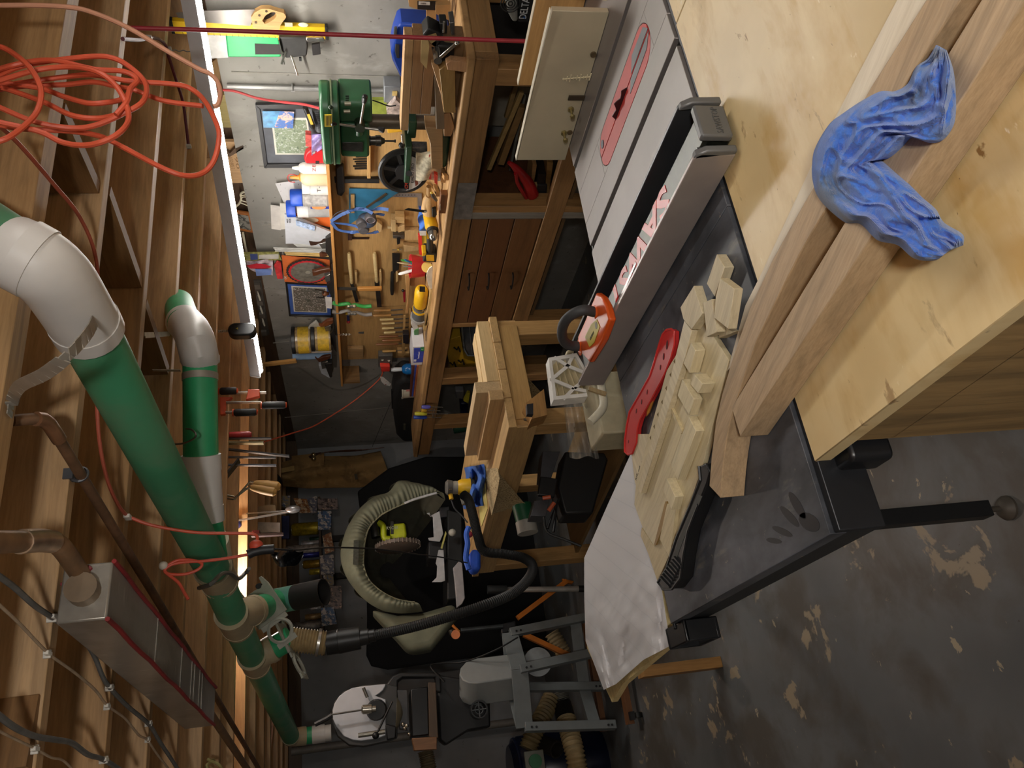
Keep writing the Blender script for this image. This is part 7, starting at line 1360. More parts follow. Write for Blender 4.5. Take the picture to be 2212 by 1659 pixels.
MB().tube([SU(1510, 1350, -.02), SU(1600, 1100, -.02), SU(1560, 1380, -.02)], .008, 8).build('strut', M('#1b1b1d', .5), bt_); MB().tube(smooth_path([SU(1480, 1250, -.02), SU(1510, 1380, -.02), SU(1650, 1440, -.04), SU(1800, 1500, -.06)], 4), .006, 6).build('cord', M('#151515', .5), bt_)
gpv = thing('pipe_offcut', SU(1320, 1300, .2), 'green and white pipe offcut standing under the work table', 'pipe'); MB().cyl(SU(1290, 1150, .25), SU(1330, 1300, .25), .05, n=20).build('pipe', M('#1d5a3a', .4), gpv); MB().cyl(SU(1325, 1290, .25), SU(1345, 1390, .25), .052, n=20).build('white_cap', M('#a9a79f', .5), gpv)
# ---------------- filter, cream panel, pipe and plastic in front of the saw rail
c4z = C(1180, 720, 5.925); FY = 2.12
ft = thing('air_filter', at(*c4z(300, 800), Y=FY), 'white-framed pleated air filter leaning in front of the saw', 'air filter')
O = [c4z(30, 312), c4z(390, 252), c4z(700, 790), c4z(95, 852)]; fm = M('#e6e3dc', .6)
Q = [at(*p, Y=FY) for p in O]; ctr_ = sum(Q, V())/4
I_ = [p+(ctr_-p)*.16 for p in Q]
mb = MB()
for k in range(4): mb.prism([Q[k], Q[(k+1) % 4], I_[(k+1) % 4], I_[k]], (0, .045, 0))
mb.build('frame', fm, ft)
def qp(u, v): return (Q[0]*(1-u)+Q[1]*u)*(1-v)+(Q[3]*(1-u)+Q[2]*u)*v
MB().grid(lambda u, v: qp(.05+.9*u, .05+.9*v)+V((0, .022+.012*math.cos(u*2*math.pi*6), 0)), 60, 2, (0, .004, 0)).build('pleats', M('#cfc19b', .9, n=.1, s=12), ft)
for (a, b) in (((0, .52), (.55, .25)), ((.55, .25), (1, .5)), ((.0, .5), (.5, .78)), ((.5, .78), (1, .55)), ((.2, 0), (.55, .25)), ((.2, 1), (.5, .78)), ((.9, 0), (.55, .25)), ((.95, .95), (.5, .78))): MB().beam(qp(*a)+V((0, .004, 0)), qp(*b)+V((0, .004, 0)), .011, .005, (0, 1, 0)).build('strut', fm, ft)
cp0, cp1 = at(*c4z(580, 570), Y=2.05), at(*c4z(590, 1290), Y=2.05)
MB().box((cp1.x, 2.05, 0), (cp0.x+.02, 2.19, cp0.z)).build('cream_cabinet', M('#b8ae90', .6, n=.1), label='cream painted cabinet standing in front of the saw', cat='cabinet', bev=.006)
wpz = MB().tube(smooth_path([at(*c4z(x, y), Y=1.98) for x, y in ((700, 640), (715, 740), (735, 880), (715, 970), (650, 1050), (560, 1140))], 5), .012, 12).build('white_pipe', M('#d3ccb6', .45), label='bent white pipe in front of the cream panel', cat='pipe')
MB().beam(at(*c4z(540, 710), Y=1.96), at(*c4z(765, 780), Y=1.96), .012, .008, (0, 1, 0)).build('splinter_stick', W('#b79e74', (1, 0, 0)), label='splintered stick caught by the white pipe', cat='stick')
film = M('#b9b4aa', .12, n=.1, s=30, alpha=.35)
MB().grid(lambda u, v: at(*c4z(220+ (330+260*u-170*u*v)*v*.9+ 80*u, 890+700*u+20*math.sin(9*v)), Y=2.2+.05*math.sin(8*u+5*v)+.03*math.sin(17*v)), 24, 16).build('plastic_wrap', film, label='clear crinkled plastic wrap hanging from the air filter', cat='plastic wrap', smooth=25)
MB().prism([at(*c4z(x, y), Y=2.6) for x, y in ((260, 210), (330, 205), (370, 230), (270, 260))], (0, .1, 0)).build('cream_jug', M('#c9bd9c', .5), label='cream plastic lid behind the air filter', cat='lid', bev=.01)
slb = MB().prism([at(*c11(x, y), Y=3.0) for x, y in ((1325, 280), (1480, 160), (1510, 380), (1375, 415), (1380, 370))], (0, .12, 0)).build('open_crate', W('#b0844e', (1, 0, 0)), label='small open wooden crate behind the near table leg', cat='crate')
MB().prism([at(*c11(x, y), Y=2.95) for x, y in ((1335, 290), (1390, 280), (1390, 375), (1340, 370))], (0, .03, 0)).build('crate_content', M('#2a2a2e', .5), slb)
# ================================================================ miter saw with its khaki dust hood
HY = 5.25; c21 = C(720, 1030, 879/360)
hood_m = M('#7b7d69', .8, n=.12, s=7, b=.15)
outer = [(590, 120), (520, 60), (440, 32), (345, 22), (290, 80), (215, 105), (140, 165), (85, 245), (50, 330), (38, 420), (60, 510), (110, 590), (180, 660), (260, 705), (360, 720), (470, 710)]
inner = [(560, 85), (520, 95), (470, 110), (400, 132), (330, 160), (262, 195), (215, 235), (185, 275), (168, 330), (160, 400), (160, 470), (185, 540), (235, 592), (300, 632), (370, 655), (435, 662)]
hood = thing('dust_hood', at(*c21(300, 700), Y=HY), 'khaki fabric dust hood with a gathered hem around the miter saw', 'dust hood')
Po, Pi = smooth_path([at(*c21(*p), Y=HY) for p in outer], 22), smooth_path([at(*c21(*p), Y=HY-.06) for p in inner], 22)
N = len(Po)
def hoodf(u, v):
    i = min(int(u*(N-1)+.5), N-1); o, n_ = Po[i], Pi[i]; p = o+(n_-o)*v; b = math.sin(math.pi*v)*.07
    pl = .008*math.sin(u*330+3*math.sin(u*40))*v**1.5+.012*noise.noise(V((u*22, v*2.2, 0)))
    return p+V((0, -b+pl, 0))
MB().grid(hoodf, N-1, 12, (0, .004, 0)).build('gathered_hem', hood_m, hood, smooth=70)
bk0 = sum(Po, V())/N+V((.05, .62, -.06))
MB().grid(lambda u, v: (lambda o: o+(bk0-o)*(v**1.2*.86)+V((0, .46*math.sin(v*1.57), .02*math.sin(u*60)*(1-v))))(Po[min(int(u*(N-1)+.5), N-1)]), N-1, 8, (0, .004, 0)).build('back_shell', M('#6d6b5a', .85, n=.15, s=6), hood, smooth=70)
MB().tube(Pi[4:-2], .006, 6).build('drawcord', M('#8d8a70', .7), hood)
bagp = [(190, 690), (340, 725), (470, 712), (650, 660), (660, 735), (560, 860), (520, 905), (405, 925), (340, 850)]
MB().prism([at(*c21(*p), Y=HY+.06) for p in bagp], (0, .22, 0)).build('collection_bag', hood_m, hood, bev=.05, seg=4)
MB().prism([at(*c21(x, y), Y=HY-.118) for x, y in ((108, 335), (135, 335), (132, 465), (104, 462))], (0, .004, 0)).build('name_patch', M('#3c3e36', .8, n=.3, s=60), hood)
text('MITER HOOD', at(*c21(120, 400), Y=HY-.12), (0, 0, -1) if False else (1, 0, 0), (0, 0, 1), .03, M('#77786a', .8), hood, fit=.12) if False else None
MB().tube(smooth_path([at(*c21(x, y), Y=HY-.09) for x, y in ((375, 140), (430, 118), (490, 100), (545, 85))], 4), .008, 6).build('light_wand', M('#cfd0d2', .3), hood)
ms_ = thing('miter_saw', at(*c21(450, 400), Y=HY+.1), 'lime green and grey miter saw inside the khaki hood', 'miter saw'); MY = HY+.05; lime = M('#b4bf1c', .4)
def MS(x, y, d=0): return at(*c21(x, y), Y=MY+d)
MB().prism([MS(300, 248), MS(378, 240), MS(388, 300), MS(384, 330), MS(300, 328)], (0, .14, 0)).build('motor_housing', lime, ms_, bev=.015, seg=3); MB().tube(smooth_path([MS(236, 240), MS(262, 262), MS(268, 320), MS(300, 330)], 4), .022, 10).build('handle', lime, ms_); MB().tube([MS(210, 240), MS(225, 320)], .03, 10).build('handle_grip', M('#22231f', .5), ms_)
MB().prism([MS(302, 234, -.004), MS(318, 234, -.004), MS(318, 302, -.004), MS(302, 302, -.004)], (0, .006, 0)).build('nameplate', M('#1c1d18', .5), ms_)
p = MS(310, 270, -.006); text('RYOBI', p, (-.001, 0, -1), (1, 0, 0), .03, M('#b7bd9c', .5), ms_, fit=.075)
bgd = MS(340, 365); MB().turn(bgd+V((.018, 0, 0)), bgd-V((.018, 0, 0)), [(0, .13), (.2, .148), (.8, .148), (1, .13)], 40).build('blade_guard', M('#6f6258', .5), ms_)
for k in range(34): a = k*2*math.pi/34; d_ = V((0, math.cos(a), math.sin(a))); MB().beam(bgd+d_*.149-V((.016, 0, 0)), bgd+d_*.149+V((.016, 0, 0)), .007, .006, d_).build('guard_rib', M('#877a6e', .5), ms_)
wpl_ = M('#c4c6c8', .3, .2)
for pts in (((492, 192), (508, 188), (512, 205), (560, 180), (580, 300), (562, 342), (505, 335), (500, 322), (530, 318), (525, 210)), ((555, 385), (582, 385), (590, 548), (570, 555), (520, 555), (545, 530), (548, 470), (540, 455))): MB().prism([MS(x, y, -.06) for x, y in pts], (0, .012, 0)).build('sliding_fence', wpl_, ms_, bev=.002)
MB().prism([MS(662, 445, -.12), MS(680, 455, -.12), MS(695, 640, -.12), MS(680, 670, -.12), MS(652, 690, -.12), MS(640, 550, -.12), MS(632, 480, -.12)], (0, .03, 0)).build('support_wing', M('#a9a5a6', .4), ms_, bev=.004)
MB().prism([MS(600, 170), MS(680, 190), MS(690, 640), MS(600, 650)], (0, .35, 0)).build('turntable_base', M('#1f1f1e', .5), ms_, bev=.01); MB().prism([MS(560, 160, .02), MS(612, 155, .02), MS(612, 210, .02), MS(565, 215, .02)], (0, .06, 0)).build('clamp_post', M('#26262a', .5), ms_, bev=.004); MB().prism([MS(500, 340), MS(600, 340), MS(600, 440), MS(500, 430)], (0, .25, 0)).build('pivot_arm', M('#1c1c1d', .5), ms_, bev=.01)
MB().ball(MS(628, 294, -.09), .026).build('lock_knob', M('#c7c3b6', .4), ms_); MB().prism([MS(566, 375, -.08), MS(592, 285, -.08), MS(597, 300, -.08), MS(575, 380, -.08)], (0, .004, 0)).build('warning_label', M('#c2bd6a', .5), ms_)
st_ = thing('saw_stand', at(1150, 1300, Y=HY+.1), 'folding miter saw stand with orange legs and steel tubes', 'stand'); org_ = M('#c2701c', .45)
def SS(x, y, d=0): return at(*C(800, 1239)(x, y), Y=HY+d)
MB().tube([SS(1000, 138, -.15), SS(1165, 138, -.15)], .028, 12).build('tube_sleeve', M('#26292a', .5), st_); MB().tube([SS(1160, 138, -.15), SS(1780, 130, -.15)], .018, 12).build('steel_tube', M('#b5b2ac', .3, .3), st_); MB().tube([SS(1775, 130, -.15), SS(1825, 130, -.15)], .022, 12).build('end_plug', M('#161616', .5), st_)
MB().beam(SS(1255, 380, -.1), SS(1675, 65, -.1), .03, .04, (0, 1, 0)).build('orange_leg', org_, st_); MB().beam(SS(1310, 520, -.05), SS(1695, 700, -.05), .03, .04, (0, 1, 0)).build('orange_leg', org_, st_); MB().prism([SS(1640, 40, -.1), SS(1740, 65, -.1), SS(1725, 85, -.1), SS(1660, 75, -.1)], (0, .04, 0)).build('leg_foot', org_, st_, bev=.004)
MB().tube([SS(770, 485), SS(1130, 450)], .015, 10).build('steel_tube', M('#54585a', .35, .7), st_); MB().prism([SS(1110, 430), SS(1240, 400), SS(1250, 470), SS(1120, 530)], (0, .06, 0)).build('pivot_block', M('#1e1f22', .5), st_, bev=.01); MB().tube([SS(690, 480), SS(705, 520)], .02, 8).build('roller', M('#3a3128', .5), st_)
MB().turn(SS(728, 520, -.03), SS(728, 520, .03), [(0, .028), (.5, .03), (1, .028)], 16).build('orange_knob', M('#cf6f24', .4), st_); MB().tube([SS(700, 440), SS(760, 500)], .009, 8).build('orange_lever', M('#cf7c34', .45), st_)
# black sheet hung on the wall behind the hood
MB().prism([at(*p, Y=6.75) for p in ((793, 1335), (791, 1415), (802, 1438), (838, 1446), (960, 1428), (1180, 1400), (1180, 985), (920, 985), (840, 1010), (772, 1060), (790, 1200))], (0, .05, 0)).build('rubber_sheet', M('#0f0f10', .9), label='large black rubber sheet standing behind the dust hood', cat='sheet', bev=.02)
# ================================================================ bandsaw on its grey stand
e13, e14, g3, g4 = C(440, 1239), C(800, 1239), C(700, 1440, 1270/360), C(960, 1380, 1270/420)
la, lb_2, lc = at(1296, 1484, z=.10), at(1322, 1567, z=.10), at(1274, 1332, z=.10)
gry = M('#777d7e', .45, n=.05); stn = thing('bandsaw_stand', (la+lb_2)/2*1, 'grey sheet-metal stand with splayed legs under the bandsaw', 'stand')
ta, tb2, tc = at(1128, 1483, Y=la.y+.02), at(1122, 1573, Y=lb_2.y-.03), at(1095, 1368, Y=lc.y-.02); zt_ = (ta.z+tb2.z+tc.z)/3
for p in (ta, tb2, tc): p.z = zt_
td = tb2+tc-ta; ld = lb_2+lc-la
for t_, b_ in ((ta, la), (tb2, lb_2), (tc, lc), (td, ld)): 
    b_ = V((b_.x, b_.y, .08)); lo = MB().beam(b_, t_, .05, .05, (1, .2, 0)).build('leg', gry, stn, bev=.003)
    d = (t_-b_).normalized(); s_ = V((0, -1, 0))
    for k in (.05, .09, .88, .93): c = b_+(t_-b_)*k+V((0, -.027, 0)); MB().cyl(c, c+V((0, -.003, 0)), .007, n=8).build('bolt', M('#1a1a1a', .5), lo)
for p, q in ((ta, tb2), (ta, tc), (tb2, td), (tc, td)): MB().beam(p, q, .012, .10).build('top_rail', gry, stn, bev=.002)
MB().prism([ta, tb2, td, tc], (0, 0, .006)).build('top_plate', gry, stn)
for p, q in ((la, lb_2), (la, lc)): a, b = V((p.x, p.y, .2)), V((q.x, q.y, .2)); MB().beam(a, b, .012, .07).build('lower_rail', gry, stn)
# mobile base of timber and black casters
mbz = thing('mobile_base', V((la.x, la.y, 0)), 'low timber mobile base with black locking casters under the bandsaw stand', 'mobile base'); ctr = (la+lb_2+lc+ld)/4
for s_ in (-1, 1): MB().obox(V((ctr.x, ctr.y+s_*.29, .065)), (.34, 0, 0), (0, .03, 0), (0, 0, .018)).build('timber_rail', W('#7a4f2c', (1, 0, 0), .2), mbz)
for sx in (-.3, .3):
    for s_ in (-1, 1):
        c = V((ctr.x+sx, ctr.y+s_*.33, .028)); MB().cyl(c-V((.014, 0, 0)), c+V((.014, 0, 0)), .028, n=18).build('caster_wheel', M('#151515', .5), mbz); MB().obox(c+V((0, 0, .035)), (.022, 0, 0), (0, .03, 0), (0, 0, .012)).build('caster_bracket', M('#1a1a1c', .45), mbz)
BY = (la.y+lc.y)/2-.05
bsw = thing('bandsaw', V((ctr.x, ctr.y, zt_)), 'black cast bandsaw with a white upper wheel cover and grey motor guard', 'bandsaw')
def B3(x, y, d=0): return at(*g3(x, y), Y=BY+d)
wc = [(65, 330), (80, 280), (115, 225), (160, 190), (215, 162), (300, 148), (468, 132), (466, 150), (450, 180), (420, 205), (390, 222), (470, 250), (470, 420), (470, 525), (400, 550), (285, 566), (220, 560), (150, 530), (95, 460), (68, 400)]
MB().prism([B3(x, y) for x, y in wc], (0, .012, 0)).build('upper_wheel_cover', M('#c9ccd2', .35, n=.03), bsw, bev=.004)
MB().prism([B3(x, y, .012) for x, y in ((58, 350), (75, 270), (150, 185), (300, 140), (470, 128), (560, 150), (560, 540), (480, 572), (300, 610), (190, 600), (100, 530), (65, 440))], (0, .11, 0)).build('upper_wheel_housing', M('#3d3c3b', .5), bsw, bev=.006)
bkc = M('#222222', .5, n=.15)
MB().prism([B3(x, y, .03) for x, y in ((470, 140), (520, 70), (580, 45), (860, 40), (890, 60), (895, 200), (850, 190), (850, 80), (600, 85), (565, 110), (560, 420), (470, 420))], (0, .09, 0)).build('c_frame', bkc, bsw, bev=.01)
MB().prism([B3(x, y, .02) for x, y in ((470, 200), (560, 180), (560, 540), (480, 540))], (0, .10, 0)).build('frame_arm', M('#333333', .5), bsw, bev=.006)
MB().turn(B3(400, 330, .0), B3(400, 330, -.05), [(0, .06), (1, .05)], 24).build('hub_boss', M('#141414', .5), bsw); MB().turn(B3(285, 328, -.05), B3(395, 320, -.05), [(0, .018), (.1, .026), (.7, .026), (.75, .018), (1, .018)], 14).build('tension_spring', M('#b3ada0', .25, .8), bsw); MB().cyl(B3(60, 365, -.05), B3(290, 330, -.05), .005, n=8).build('tension_rod', M('#57534d', .35, .7), bsw); MB().tube([B3(-70, 440, -.05), B3(20, 395, -.05), B3(60, 368, -.05)], .014, 8).build('tension_handle', M('#1a1a1b', .5), bsw)
MB().cyl(B3(395, 525, -.05), B3(520, 265, -.05), .006, n=8).ball(B3(393, 525, -.05), .02).build('quick_lever', M('#19191a', .45), bsw); MB().cyl(B3(260, 525, -.04), B3(465, 495, -.04), .013, n=12).build('guide_post', M('#8e8a80', .3, .7), bsw); MB().prism([B3(468, 440, -.06), B3(550, 455, -.06), B3(545, 545, -.06), B3(480, 560, -.06)], (0, .06, 0)).build('guide_block', M('#171718', .5), bsw, bev=.006); MB().cyl(B3(300, 162, -.02), B3(330, 235, -.02), .010, n=10).build('hinge_pin', M('#9a968e', .25, .8), bsw)
for (x, y) in ((600, 440), (630, 450), (615, 470), (650, 515)): MB().ball(B3(x, y, -.05), .012).build('guide_bearing', M('#c4bfb2', .2, .9), bsw)
MB().turn(B3(550, 360, .0), B3(605, 360, .0), [(0, .09), (.4, .07), (1, .02)], 20).build('trunnion', M('#8b826c', .5), bsw)
MB().prism([B3(560, 180, -.03), B3(630, 180, -.03), B3(640, 480, -.03), B3(580, 470, -.03)], (0, .12, 0)).build('guard_plate', M('#4a4a4b', .45, .3), bsw); MB().prism([B3(660, 170, -.08), B3(790, 150, -.08), B3(800, 520, -.08), B3(670, 535, -.08)], (0, .3, 0)).build('tilt_table', M('#1c1c1d', .35, .3), bsw, bev=.006)
MB().prism([B3(795, 120, -.09), B3(850, 120, -.09), B3(870, 545, -.09), B3(800, 535, -.09)], (0, .04, 0)).build('table_fence', W('#5c4a3a', (1, 0, 0), .15), bsw, bev=.003); MB().prism([B3(670, 545, -.12), B3(860, 535, -.12), B3(860, 630, -.12), B3(690, 640, -.12)], (0, .1, 0)).build('wood_block', W('#8c6444', (0, 0, 1), .2), bsw, bev=.003)
MB().prism([B3(860, 60, .05), B3(1260, 120, .05), B3(1270, 460, .05), B3(1100, 490, .05), B3(930, 600, .05), B3(880, 560, .05)], (0, .12, 0)).build('lower_wheel_housing', M('#1d1d1e', .55, n=.2), bsw, bev=.012)
def B4(x, y, d=0): return at(*g4(x, y), Y=BY-.10+d)
face4 = [(415, 100), (190, 128), (140, 150), (105, 190), (98, 230), (120, 268), (160, 285), (215, 287), (455, 255)]
MB().prism([(lambda p: at(*g4(x, y), Y=BY-.10+max(0, p.x-B4(215, 287).x)*.7))(B4(x, y)) for x, y in face4], (-.115, .11, 0)).build('motor_guard', M('#959998', .4, n=.03), bsw, bev=.006)
MB().cyl(B4(610, 150, .1), B4(610, 150, .22), .085, n=28).build('motor', M('#8c9090', .45), bsw)
c = B4(228, 460, .02); MB().turn(c+V((0, .08, 0)), c, [(0, .05), (1, .05), (1, .042), (.3, .04)], 24, False).build('dust_port', M('#26282a', .5), bsw); MB().beam(c+V((-.042, .01, 0)), c+V((.042, .01, 0)), .006, .006).beam(c+V((0, .01, -.042)), c+V((0, .01, .042)), .006, .006, (0, 1, 0)).torus(c+V((0, .01, 0)), (0, 1, 0), .024, .003, 18, 5).build('port_grille', M('#55585a', .5), bsw)
MB().tube(smooth_path([B4(480, -10, -.02), B4(330, 75, -.02), B4(130, 150, .1), B4(-20, 160, .12), B4(-90, 180, .1), B4(0, 280, .05)], 5), .005, 6).build('power_lead', M('#141415', .5), bsw)
# flexible dust hoses behind and below
def flex(name, pts, r_, lab, c_='#a08f6c', n=16):
    P = smooth_path(pts, 24); o = MB().tube(P, r_, 14, prof=lambda t: 1+.10*math.sin(t*len(P)*1.3)).build(name, M(c_, .6, n=.12), label=lab, cat='hose', group='corrugated dust hoses by the bandsaw', smooth=60); return o
Yh = lc.y+.35
flex('dust_hose', [at(*g4(x, y), Y=Yh+d) for x, y, d in ((700, -40, 0), (760, 60, 0), (790, 130, .02))], .05, 'corrugated dust hose rising behind the orange stand leg')
flex('dust_hose', [at(*g4(x, y), Y=Yh+d) for x, y, d in ((740, 330, 0), (755, 380, 0), (770, 430, 0))], .055, 'short grey hose piece joining the black reducer', '#8c8a80')
flex('dust_hose', [at(*g4(x, y), Y=Yh-.1+d) for x, y, d in ((700, 385, .1), (650, 490, .05), (590, 600, 0), (545, 720, 0))], .055, 'corrugated hose dropping left past the stand leg', '#7d6c48')
flex('dust_hose', [at(*g4(x, y), Y=Yh-.2+d) for x, y, d in ((795, 520, .1), (820, 620, .05), (850, 740, 0), (875, 880, 0))], .058, 'longest corrugated hose running along the floor to the left', '#a8936a')
MB().turn(at(*g4(770, 430), Y=Yh), at(*g4(795, 530), Y=Yh-.1), [(0, .06), (1, .062)], 20).build('hose_reducer', M('#181818', .45), label='black reducer joining two dust hoses', cat='hose fitting')
c = at(*g4(735, 725), Y=Yh-.1); MB().turn(c+V((.05, .12, .06)), c, [(0, .05), (1, .052), (1, .044), (.1, .042)], 22, False).build('hose_cuff', M('#2a2622', .6), label='open black hose cuff under the bandsaw stand', cat='hose fitting')
c = at(*g4(590, 800), Y=Yh-.15); gv = thing('blast_gate', c, 'grey blast gate with a green pipe stub on the floor behind the stand', 'blast gate'); MB().obox(c, (.06, 0, 0), (0, .012, 0), (0, 0, .06)).build('gate_body', M('#77776c', .6), gv, bev=.006); MB().cyl(c-V((0, .03, 0)), c-V((0, .012, 0)), .04).build('pipe_stub', M('#2a6a44', .5), gv)
c = at(*g4(470, 740), Y=Yh+.1); dcl = thing('dust_collector', V((c.x, c.y, 0)), 'dark blue dust collector drum at the lower left behind the bandsaw', 'dust collector'); MB().turn((c.x-.12, c.y+.2, .0), (c.x-.12, c.y+.2, .62), [(0, .2), (.1, .22), (.9, .22), (1, .17)], 28).build('drum', M('#121a30', .3), dcl); MB().torus((c.x-.12, c.y+.2, .58), (0, 0, 1), .205, .012, 30, 6).build('rim', M('#1c2440', .3), dcl)
flex('dust_hose', [at(*g3(x, y), Y=BY+.3) for x, y in ((770, 640), (785, 700), (800, 790))], .045, 'short corrugated hose hanging left of the bandsaw table', '#7d7056')
# ================================================================ back wall and far joists
# clamps hanging from the joists
CY = 3.72; c23 = C(440, 880, 2212/320); c24 = C(380, 640, 1659/260)
def K(x, y, d=0): return at(*c24(x, y), Y=CY+d)
def clamp(y, x0, x1, hx0, hx1, hy, lab, jaw=None):
    t = thing('bar_clamp', K((x0+x1)/2, y), lab, 'clamp', 'orange and black bar clamps under the joists'); 
    p0 = K(x0, y); p0.z = JB+.01; MB().beam(p0, K(x1, y-8), .006, .02, (0, 1, 0)).build('bar', M('#a9a69e', .3, .7), t)
    if hx0: MB().turn(K(hx0, hy, -.02), K(hx1, hy-8, -.02), [(0, .012), (.1, .019), (.9, .019), (1, .012)], 10).build('handle', M('#232323', .6), t); MB().turn(K(hx0-14, hy, -.02), K(hx0+4, hy, -.02), [(0, .018), (1, .018)], 10).turn(K(hx1-4, hy-8, -.02), K(hx1+8, hy-8, -.02), [(0, .016), (1, .010)], 10).build('handle_ring', M('#d8562a', .45), t)
    if jaw: MB().prism([K(x, y_, -.012) for x, y_ in jaw], (0, .024, 0)).build('jaw', M('#d1512a', .45), t, bev=.003)
    return t
clamp(1335, 590, 1245, 600, 845, 1310, 'upper bar clamp with orange jaw hanging beside the green pipe', ((990, 1280), (1155, 1280), (1155, 1375), (960, 1425), (985, 1340)))
clamp(1470, 580, 1180, 1185, 1520, 1505, 'bar clamp whose black handle hangs lowest beside the green pipe', ((600, 1385), (780, 1385), (720, 1440), (690, 1440), (680, 1620), (610, 1630)))
clamp(1608, 560, 790, 795, 1120, 1605, 'lower bar clamp with a fat black handle beside the green pipe')
def K2(x, y, d=0): return at(*c23(x, y), Y=CY+.15+d)
rcl = thing('bar_clamp', K2(500, 430), 'bar clamp with a red and black handle hanging under the joists', 'clamp', 'orange and black bar clamps under the joists'); MB().turn(K2(330, 420), K2(715, 405), [(0, .012), (.15, .018), (.9, .018), (1, .012)], 10).build('handle', M('#b3363a', .4, n=.2), rcl); MB().beam(K2(60, 470), K2(1010, 462), .006, .018, (0, 1, 0)).build('bar', M('#2c2a2a', .4, .5), rcl); MB().cyl(K2(190, 430), K2(335, 425), .007).build('screw', M('#a39f95', .3, .7), rcl)
for k, (x0, y0_, x1, y1_, c_, w_, lab) in enumerate(((190, 532, 895, 535, '#8e8768', .028, 'flat brass-toned clamp bar hanging under the joists'), (200, 610, 1280, 730, '#3a3838', .02, 'long dark clamp bar slanting toward the apron'), (295, 742, 1080, 752, '#4c4a48', .014, 'round dark pipe clamp hanging under the joists'), (215, 858, 1085, 868, '#5d6068', .016, 'thin bright-tipped clamp bar hanging under the joists'))): MB().beam(K2(x0, y0_), K2(x1, y1_), .008, w_, (0, 1, 0)).build('clamp_bar', M(c_, .35, .6), label=lab, cat='clamp', group='bare clamp bars under the joists')
MB().beam(K2(200, 1200), K2(530, 790), .008, .055, (0, 1, 0)).build('dark_strap', M('#262220', .5), label='dark iron strap leaning across the joists by the white coupling', cat='strap'); MB().prism([K2(200, 650), K2(290, 650), K2(300, 830), K2(200, 830)], (0, .06, 0)).build('black_clamp', M('#1f1f20', .5), label='black clamp head at the end of the green pipe', cat='clamp', bev=.006)
# coping frame with two wooden handles
dk_ = thing('drawknife', K2(900, 1180, .3), 'drawknife with two pale wooden handles hanging from the joists', 'drawknife')
def K3(x, y): return at(*c23(x, y), Y=CY+.4)
for (a, b) in (((750, 1130), (1145, 1190)), ((700, 1190), (1090, 1265))): MB().turn(K3(*a), K3(*b), [(0, .012), (.1, .018), (.5, .026), (.9, .026), (1, .014)], 14).build('handle', W('#c69a58', (0, 0, 1), .12), dk_)
MB().tube([K3(240, 1300), K3(440, 1330), K3(470, 1345), K3(640, 1215), K3(720, 1190)], .006, 6).tube([K3(240, 1340), K3(430, 1375), K3(460, 1370), K3(690, 1110), K3(770, 1125)], .005, 6).build('steel_frame', M('#a39a86', .25, .8), dk_)
# canvas apron with its strap on the back wall corner
AY = 6.85; ap = thing('canvas_apron', at(840, 1000, Y=AY), 'tan canvas shop apron with dark stains hanging by the corner', 'apron'); cv = blotch('canvas', '#8f6f42', [('#5d4527', 6, .52, .68, (1, 1, 1)), ('#a98a58', 9, .58, .75, (1, 1, 1))], r=.9, bump=.3)
Lp = [(605, 1000), (655, 985), (720, 985), (770, 984), (822, 974)]; Rp = [(612, 1050), (665, 1055), (722, 1053), (775, 1053), (848, 1045)]
def apf(u, v): x0, y0_ = lerp_px(Lp, u); x1, y1_ = lerp_px(Rp, u); return at(x0+(x1-x0)*v, y0_+(y1_-y0_)*v, Y=AY+.04*math.sin(v*8+u*3)-.03*math.sin(v*3.1))
MB().grid(apf, 24, 16, (0, .006, 0)).build('bib_and_skirt', cv, ap, smooth=60); MB().grid(lambda u, v: at(630+70*u, 985-8*u+38*v-6*u*v, Y=AY-.06-.02*math.sin(3*v+2*u)), 10, 8, (0, .006, 0)).build('upper_flap', cv, ap, smooth=60)
slp = [at(*c23(x, y), Y=AY-.1) for x, y in ((1100, 920), (1350, 870), (1355, 940), (1115, 985))]; MB().prism(slp, (0, .01, 0)).build('pocket_tab', M('#a98c55', .8), ap); MB().prism([at(*c10(x, y), Y=AY-.08) for x, y in ((1285, 885), (1310, 885), (1315, 930), (1292, 932))], (0, .004, 0)).build('label', M('#40362a', .8), ap)
for q in ((1640, 710), (1640, 765)): MB().ball(at(*c23(*q), Y=AY-.12), .022).build('brass_rivet', M('#c9b487', .2, .9), ap)
P = smooth_path([at(*c10(x, y), Y=AY-.1) for x, y in ((900, 740), (1000, 705), (1150, 690), (1350, 680), (1540, 658))], 4); mb = MB()
for a_, b_ in zip(P, P[1:]): mb.beam(a_, b_, .006, .03, (0, .2, 1))
mb.build('leather_strap', M('#4a2c1e', .6), ap)
MB().prism([at(*c23(x, y), Y=6.5) for x, y in ((850, 960), (1000, 850), (1100, 980), (1170, 1060), (1120, 1130), (900, 1110), (800, 1080))], (0, .12, 0)).build('dark_garment', M('#1f1b1a', .9, n=.4, s=14), label='dark patterned cap hanging above the apron', cat='garment', bev=.03)
